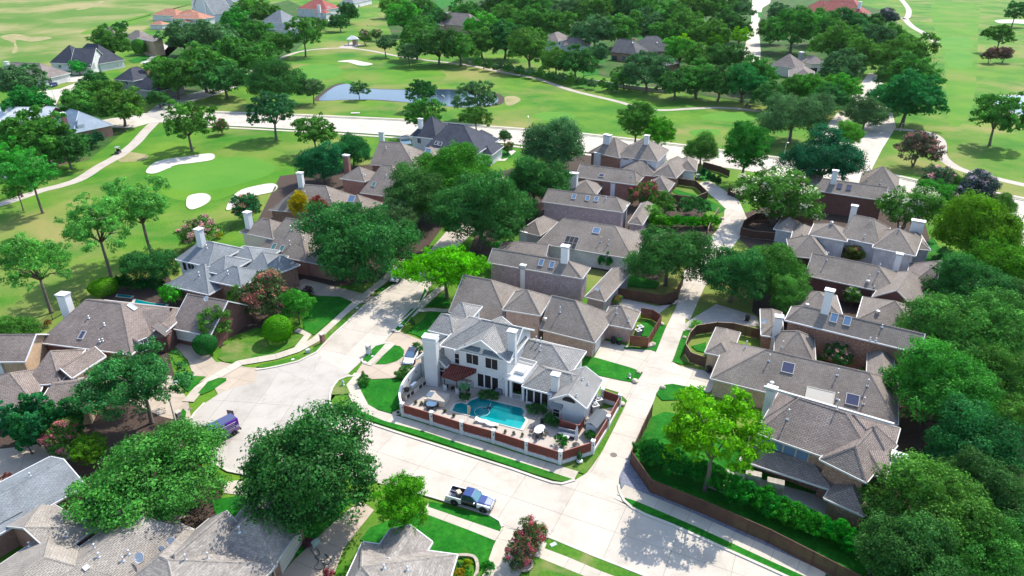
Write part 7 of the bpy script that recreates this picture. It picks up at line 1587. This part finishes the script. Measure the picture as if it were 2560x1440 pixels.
def veh(name, label, cat, rear, front, z=.02, group=None):
    a, b = P(*rear, z), P(*front, z); d = b - a; c = (a + b) / 2
    return empty(name, (c.x, c.y, z), math.atan2(d.y, d.x), label, cat, group)
def sedan(r, mat, L=4.9, w_=.93, h=1.42, roofm=None, wind='carglass', suv=False):
    k = L / 4.9; zb = .78 if not suv else .95; z0 = .25 if not suv else .32
    loft([(-2.42 * k, w_ * .80, z0 + .12, zb - .05, w_ * .7), (-2.2 * k, w_ * .95, z0, zb + .08, w_ * .84), (-1.0 * k, w_, z0, zb + .10, w_ * .90), (.6 * k, w_, z0, zb + .06, w_ * .90), (1.7 * k, w_ * .97, z0, zb - .04, w_ * .82), (2.25 * k, w_ * .88, z0 + .05, zb - .14, w_ * .72), (2.45 * k, w_ * .72, z0 + .15, zb - .28, w_ * .6)], "body", mat, r, .06)
    if suv: cabin(-2.25 * k, 1.0 * k, w_ * .88, zb + .04, -2.05 * k, .35 * k, w_ * .74, h, roofm or mat, r, 'carglass', (.33, .62), wind)
    else: cabin(-1.95 * k, 1.15 * k, w_ * .86, zb + .05, -1.0 * k, .15 * k, w_ * .64, h, roofm or mat, r, 'carglass', (.5,), wind)
    wheels(r, (-1.45 * k, 1.45 * k), w_ - .10, .34 if not suv else .38); lamps(r, 2.26 * k, -2.4 * k, w_ * .62, zb - .2, zb - .06); mirrors(r, .75 * k, w_ + .05, zb + .16, mat)
    MB().box((2.43 * k, 0, z0 + .12), (.1, w_ * 1.1, .16)).build("front_bumper", M['black'], r); MB().box((-2.43 * k, 0, z0 + .2), (.08, w_ * 1.2, .14)).build("rear_bumper", M['black'], r)
    return r
# pickup with white bed, navy doors, blue cab and bonnet
r = veh("pickup_truck", "pickup truck with white bed, dark doors and bright blue cab parked at the kerb", "pickup truck", (1127, 1245), (1231, 1273))
W_ = .98
bed = MB()
for s in (-1, 1): bed.box((-1.85, s * (W_ - .07), .82), (1.95, .13, .72))
bed.box((-2.85, 0, .82), (.10, 2 * W_ - .05, .7)); bed.build("bed_side", M['p_white'], r, False, None, .03)
MB().box((-1.85, 0, .58), (1.95, 2 * W_ - .25, .08)).build("bed_floor", M['p_navy'], r); MB().box((-1.0, 0, .85), (.08, 2 * W_ - .28, .65)).build("bed_front", M['p_navy'], r)
for s in (-1, 1): MB().box((-1.86, s * (W_ - .16), .85), (1.8, .03, .6)).build("bed_liner", M['dark'], r)
loft([(-.93, W_, .38, 1.18, W_ * .95), (0.3, W_, .38, 1.16, W_ * .95), (1.02, W_, .38, 1.14, W_ * .95)], "door_panel", 'p_navy', r, .04)
loft([(1.02, W_, .40, 1.10, W_ * .93), (2.0, W_ * .99, .42, 1.04, W_ * .9), (2.6, W_ * .93, .46, .92, W_ * .84)], "fender", 'p_white', r, .06)
loft([(1.0, .74, 1.02, 1.20, .70), (1.9, .72, 1.0, 1.15, .66), (2.62, .62, .9, 1.0, .52)], "bonnet", 'p_blue', r, .05)
cabin(-.95, 1.1, W_ * .90, 1.13, -.75, .35, W_ * .74, 1.80, 'p_blue', r, 'carglass', (.48,), 'tealglass')
wheels(r, (-1.75, 1.85), W_ - .10, .42, .28); lamps(r, 2.58, -2.9, .70, .84, .9); mirrors(r, .8, W_ + .10, 1.24, 'p_white')
MB().box((2.72, 0, .60), (.16, 1.85, .34)).build("front_bumper", M['p_dark'], r, False, None, .05); MB().box((2.66, 0, .83), (.06, 1.0, .2)).build("grille", M['lampglass'], r); MB().box((-2.95, 0, .48), (.12, 1.8, .18)).build("rear_bumper", M['black'], r)
q = P(1150, 1237, .62); t_ = MB().box((q.x - .1, q.y - .1, .95), (.5, .7, .6), .5).build("cardboard_box", M['sand2']); tag(t_, "tan box standing in the truck bed behind the cab", "box")
q = P(1139, 1226, .62); t_ = MB().box((q.x, q.y, .72), (.9, .8, .18), -.42).build("toolbox", M['gravel'], None, False, None, .03); tag(t_, "flat grey toolbox lying in the truck bed", "toolbox")
# purple van with its rear hatch raised
r = veh("cargo_van", "purple cargo van with pale lettering and its dark rear door open", "van", (583, 1078), (508, 1117))
loft([(-2.7, .96, .42, 1.15, .97), (1.6, .98, .42, 1.15, .97), (2.3, .96, .44, 1.08, .92), (2.9, .84, .5, .95, .75)], "lower_body", 'p_lilac', r, .05)
loft([(-2.7, .96, 1.15, 2.32, .86), (.9, .97, 1.15, 2.34, .86), (1.5, .95, 1.15, 2.2, .82)], "body", 'p_purple', r, .05)
cabin(1.2, 2.35, .93, 1.06, .9, 1.55, .84, 2.2, 'p_purple', r, 'carglass', (), 'carglass')
MB().box((-.6, 0, 2.36), (4.0, 1.5, .05)).build("roof_panel", M['p_grey'], r)
wheels(r, (-1.8, 1.75), .90, .36); lamps(r, 2.82, -2.72, .68, .85, 1.5); mirrors(r, 1.75, 1.1, 1.35, 'black')
for s in (-1, 1):
    for x0, ln, z, hh in ((-1.3, 2.0, 1.98, .10), (-.9, 2.4, 1.72, .05), (-1.2, 2.0, 1.45, .05)): MB().box((x0, s * .965, z), (ln, .02, hh)).build("side_stripe", M['white'], r)
    for i in range(11): MB().box((-2.0 + i * .2, s * .985, 1.22), (.11, .02, .15)).build("side_mark", M['white'], r)
    rg = MB(); rg.lathe([(.17, 0), (.17, .02), (.11, .02), (.11, 0)], 16); rg.v = [(vx, vz, vy) for vx, vy, vz in rg.v]; o_ = rg.build("round_mark", M['white'], r); o_.location = (-2.4, s * .985, 1.25)
hd = MB().box((0, 0, 0), (.08, 1.0, 1.75)).build("rear_door", M['p_dark'], r, False, None, .03); hd.location = (-2.85, -1.35, 1.5); hd.rotation_euler = (0, 0, .5)
MB().box((-2.72, 0, 1.4), (.04, 1.6, 1.6)).build("load_shade_panel", M['dark'], r); MB().box((-2.8, 0, .5), (.16, 1.9, .25)).build("rear_bumper", M['black'], r)  # near-black rear panel puts the load space's shade into colour
sedan(veh("parked_car", "white sedan with a dark glass roof on the curved tan driveway", "car", (1040, 873), (1018, 918), .03), 'p_white', 4.9, .95, 1.42, 'p_dark', 'skyglass')
sedan(veh("parked_car", "white off road car with a dark windscreen at the shaded kerb", "car", (1007, 683), (983, 711), .02), 'p_white', 4.7, .95, 1.85, None, 'carglass', True)
sedan(veh("parked_car", "dark car in the shaded drive beside the tan roof", "car", (236, 1278), (206, 1318), .02), 'p_dark', 4.6, .92, 1.6, None, 'carglass', True)
sedan(veh("parked_car", "dark blue car on the far estate driveway", "car", (144, 213), (122, 220), .02), 'p_blue', 4.7, .92, 1.6, None, 'carglass', True)
sedan(veh("parked_car", "dark blue car under the wide oak by the main road, nearer the house", "car", (2038, 438), (2006, 436), .02), 'p_blue', 4.8, .93, 1.6, None, 'carglass', True)
sedan(veh("parked_car", "black pickup shaped car under the wide oak by the main road, further back", "car", (2042, 422), (2010, 419), .02), 'p_dark', 5.2, .95, 1.7, None, 'carglass', True)
sedan(veh("parked_car", "dark car half hidden right of the wide oak trunk", "car", (2105, 430), (2072, 432), .02), 'p_dark', 4.8, .93, 1.5, None, 'carglass', True)
sedan(veh("parked_car", "silver car on the shaded street corner under the big oaks", "car", (420, 258), (400, 264), .02), 'p_white', 4.7, .92, 1.5)
# golf carts
def golf_cart(label, rear, front):
    r = veh("golf_cart", label, "golf cart", rear, front, 0.0)
    loft([(-1.15, .55, .3, .75, .5), (0, .58, .28, .55, .55), (.6, .58, .28, .62, .55), (1.15, .5, .35, .85, .42)], "body", 'p_navy', r, .04); wheels(r, (-.8, .85), .52, .23, .18)
    MB().box((-.25, 0, .78), (.5, 1.05, .16)).box((-.5, 0, 1.05), (.12, 1.05, .4)).build("seat", M['dark'], r); MB().box((-.1, 0, 1.92), (1.7, 1.2, .08)).build("canopy", M['b_grey'], r, False, None, .03)
    for x, s in ((-.85, -1), (-.85, 1), (.65, -1), (.65, 1)): MB().tube([(x, s * .52, .6), (x, s * .52, 1.9)], .025, 6).build("roof_post", M['iron'], r)
    for s in (-1, 1): MB().tube([(-.95, s * .25, .7), (-.95, s * .25, 1.35)], .13, 8).build("golf_bag", M['p_white'], r)
    return r
golf_cart("golf cart with a grey canopy driving on the cart path", (304, 378), (287, 389)); golf_cart("dark golf cart in the shade at the cart path end", (1862, 266), (1878, 268))
def person(name, label, px, py, z, top, legs, skin=(.45, .28, .2), h=1.75, rz=0.0, hairc=(.05, .03, .02), sit=False):
    """a small figure grown as one skinned body"""
    q = P(px, py, z); r = empty(name, (q.x, q.y, z), rz, label, "person"); k = h / 1.75
    V = [(0, 0, .95), (0, 0, 1.2), (0, 0, 1.42), (0, .01, 1.52), (0, .03, 1.66), (.10, 0, .9), (.12, .03, .5), (.13, -.02, .07), (.14, .13, .04), (-.10, 0, .9), (-.12, .0, .5), (-.14, -.06, .07), (-.15, .09, .04),
         (.20, 0, 1.4), (.27, .06, 1.14), (.14, .28, 1.0), (.08, .34, .96), (-.20, 0, 1.4), (-.27, .06, 1.14), (-.06, .28, 1.0), (.02, .34, .95)]
    E_ = [(0, 1), (1, 2), (2, 3), (3, 4), (0, 5), (5, 6), (6, 7), (7, 8), (0, 9), (9, 10), (10, 11), (11, 12), (2, 13), (13, 14), (14, 15), (15, 16), (2, 17), (17, 18), (18, 19), (19, 20)]
    Rd = [.15, .14, .15, .06, .10, .09, .06, .045, .04, .09, .06, .045, .04, .06, .045, .035, .04, .06, .045, .035, .04]
    me = bpy.data.meshes.new("body"); me.from_pydata([tuple(c * k for c in v) for v in V], E_, []); ob = link("body", me, r)
    sk = ob.modifiers.new("skin", 'SKIN'); sd_ = me.skin_vertices[0].data
    for v, rr in zip(sd_, Rd): v.radius = (rr * k, rr * k)
    sd_[0].use_root = True
    ob.modifiers.new("smooth", 'SUBSURF').levels = 1; ob.modifiers["smooth"].render_levels = 1
    me.materials.append(M[top])
    MB().lathe([(.085, 1.6), (.125, 1.68), (.115, 1.76), (.05, 1.81)], 10, (0, .02, 0)).build("cap", M['p_white'], r)
    MB().lathe([(.125, .5), (.125, .78), (.19, .98), (.17, 1.02)], 10, (0, 0, 0), 0, 1.25, .9).build("trousers", M[legs], r)
person("person", "golfer in a yellow green shirt standing on the narrow far fairway", 918, 66, 0, 'golfshirt', 'p_navy', rz=2.2) if 'golfshirt' in M else None
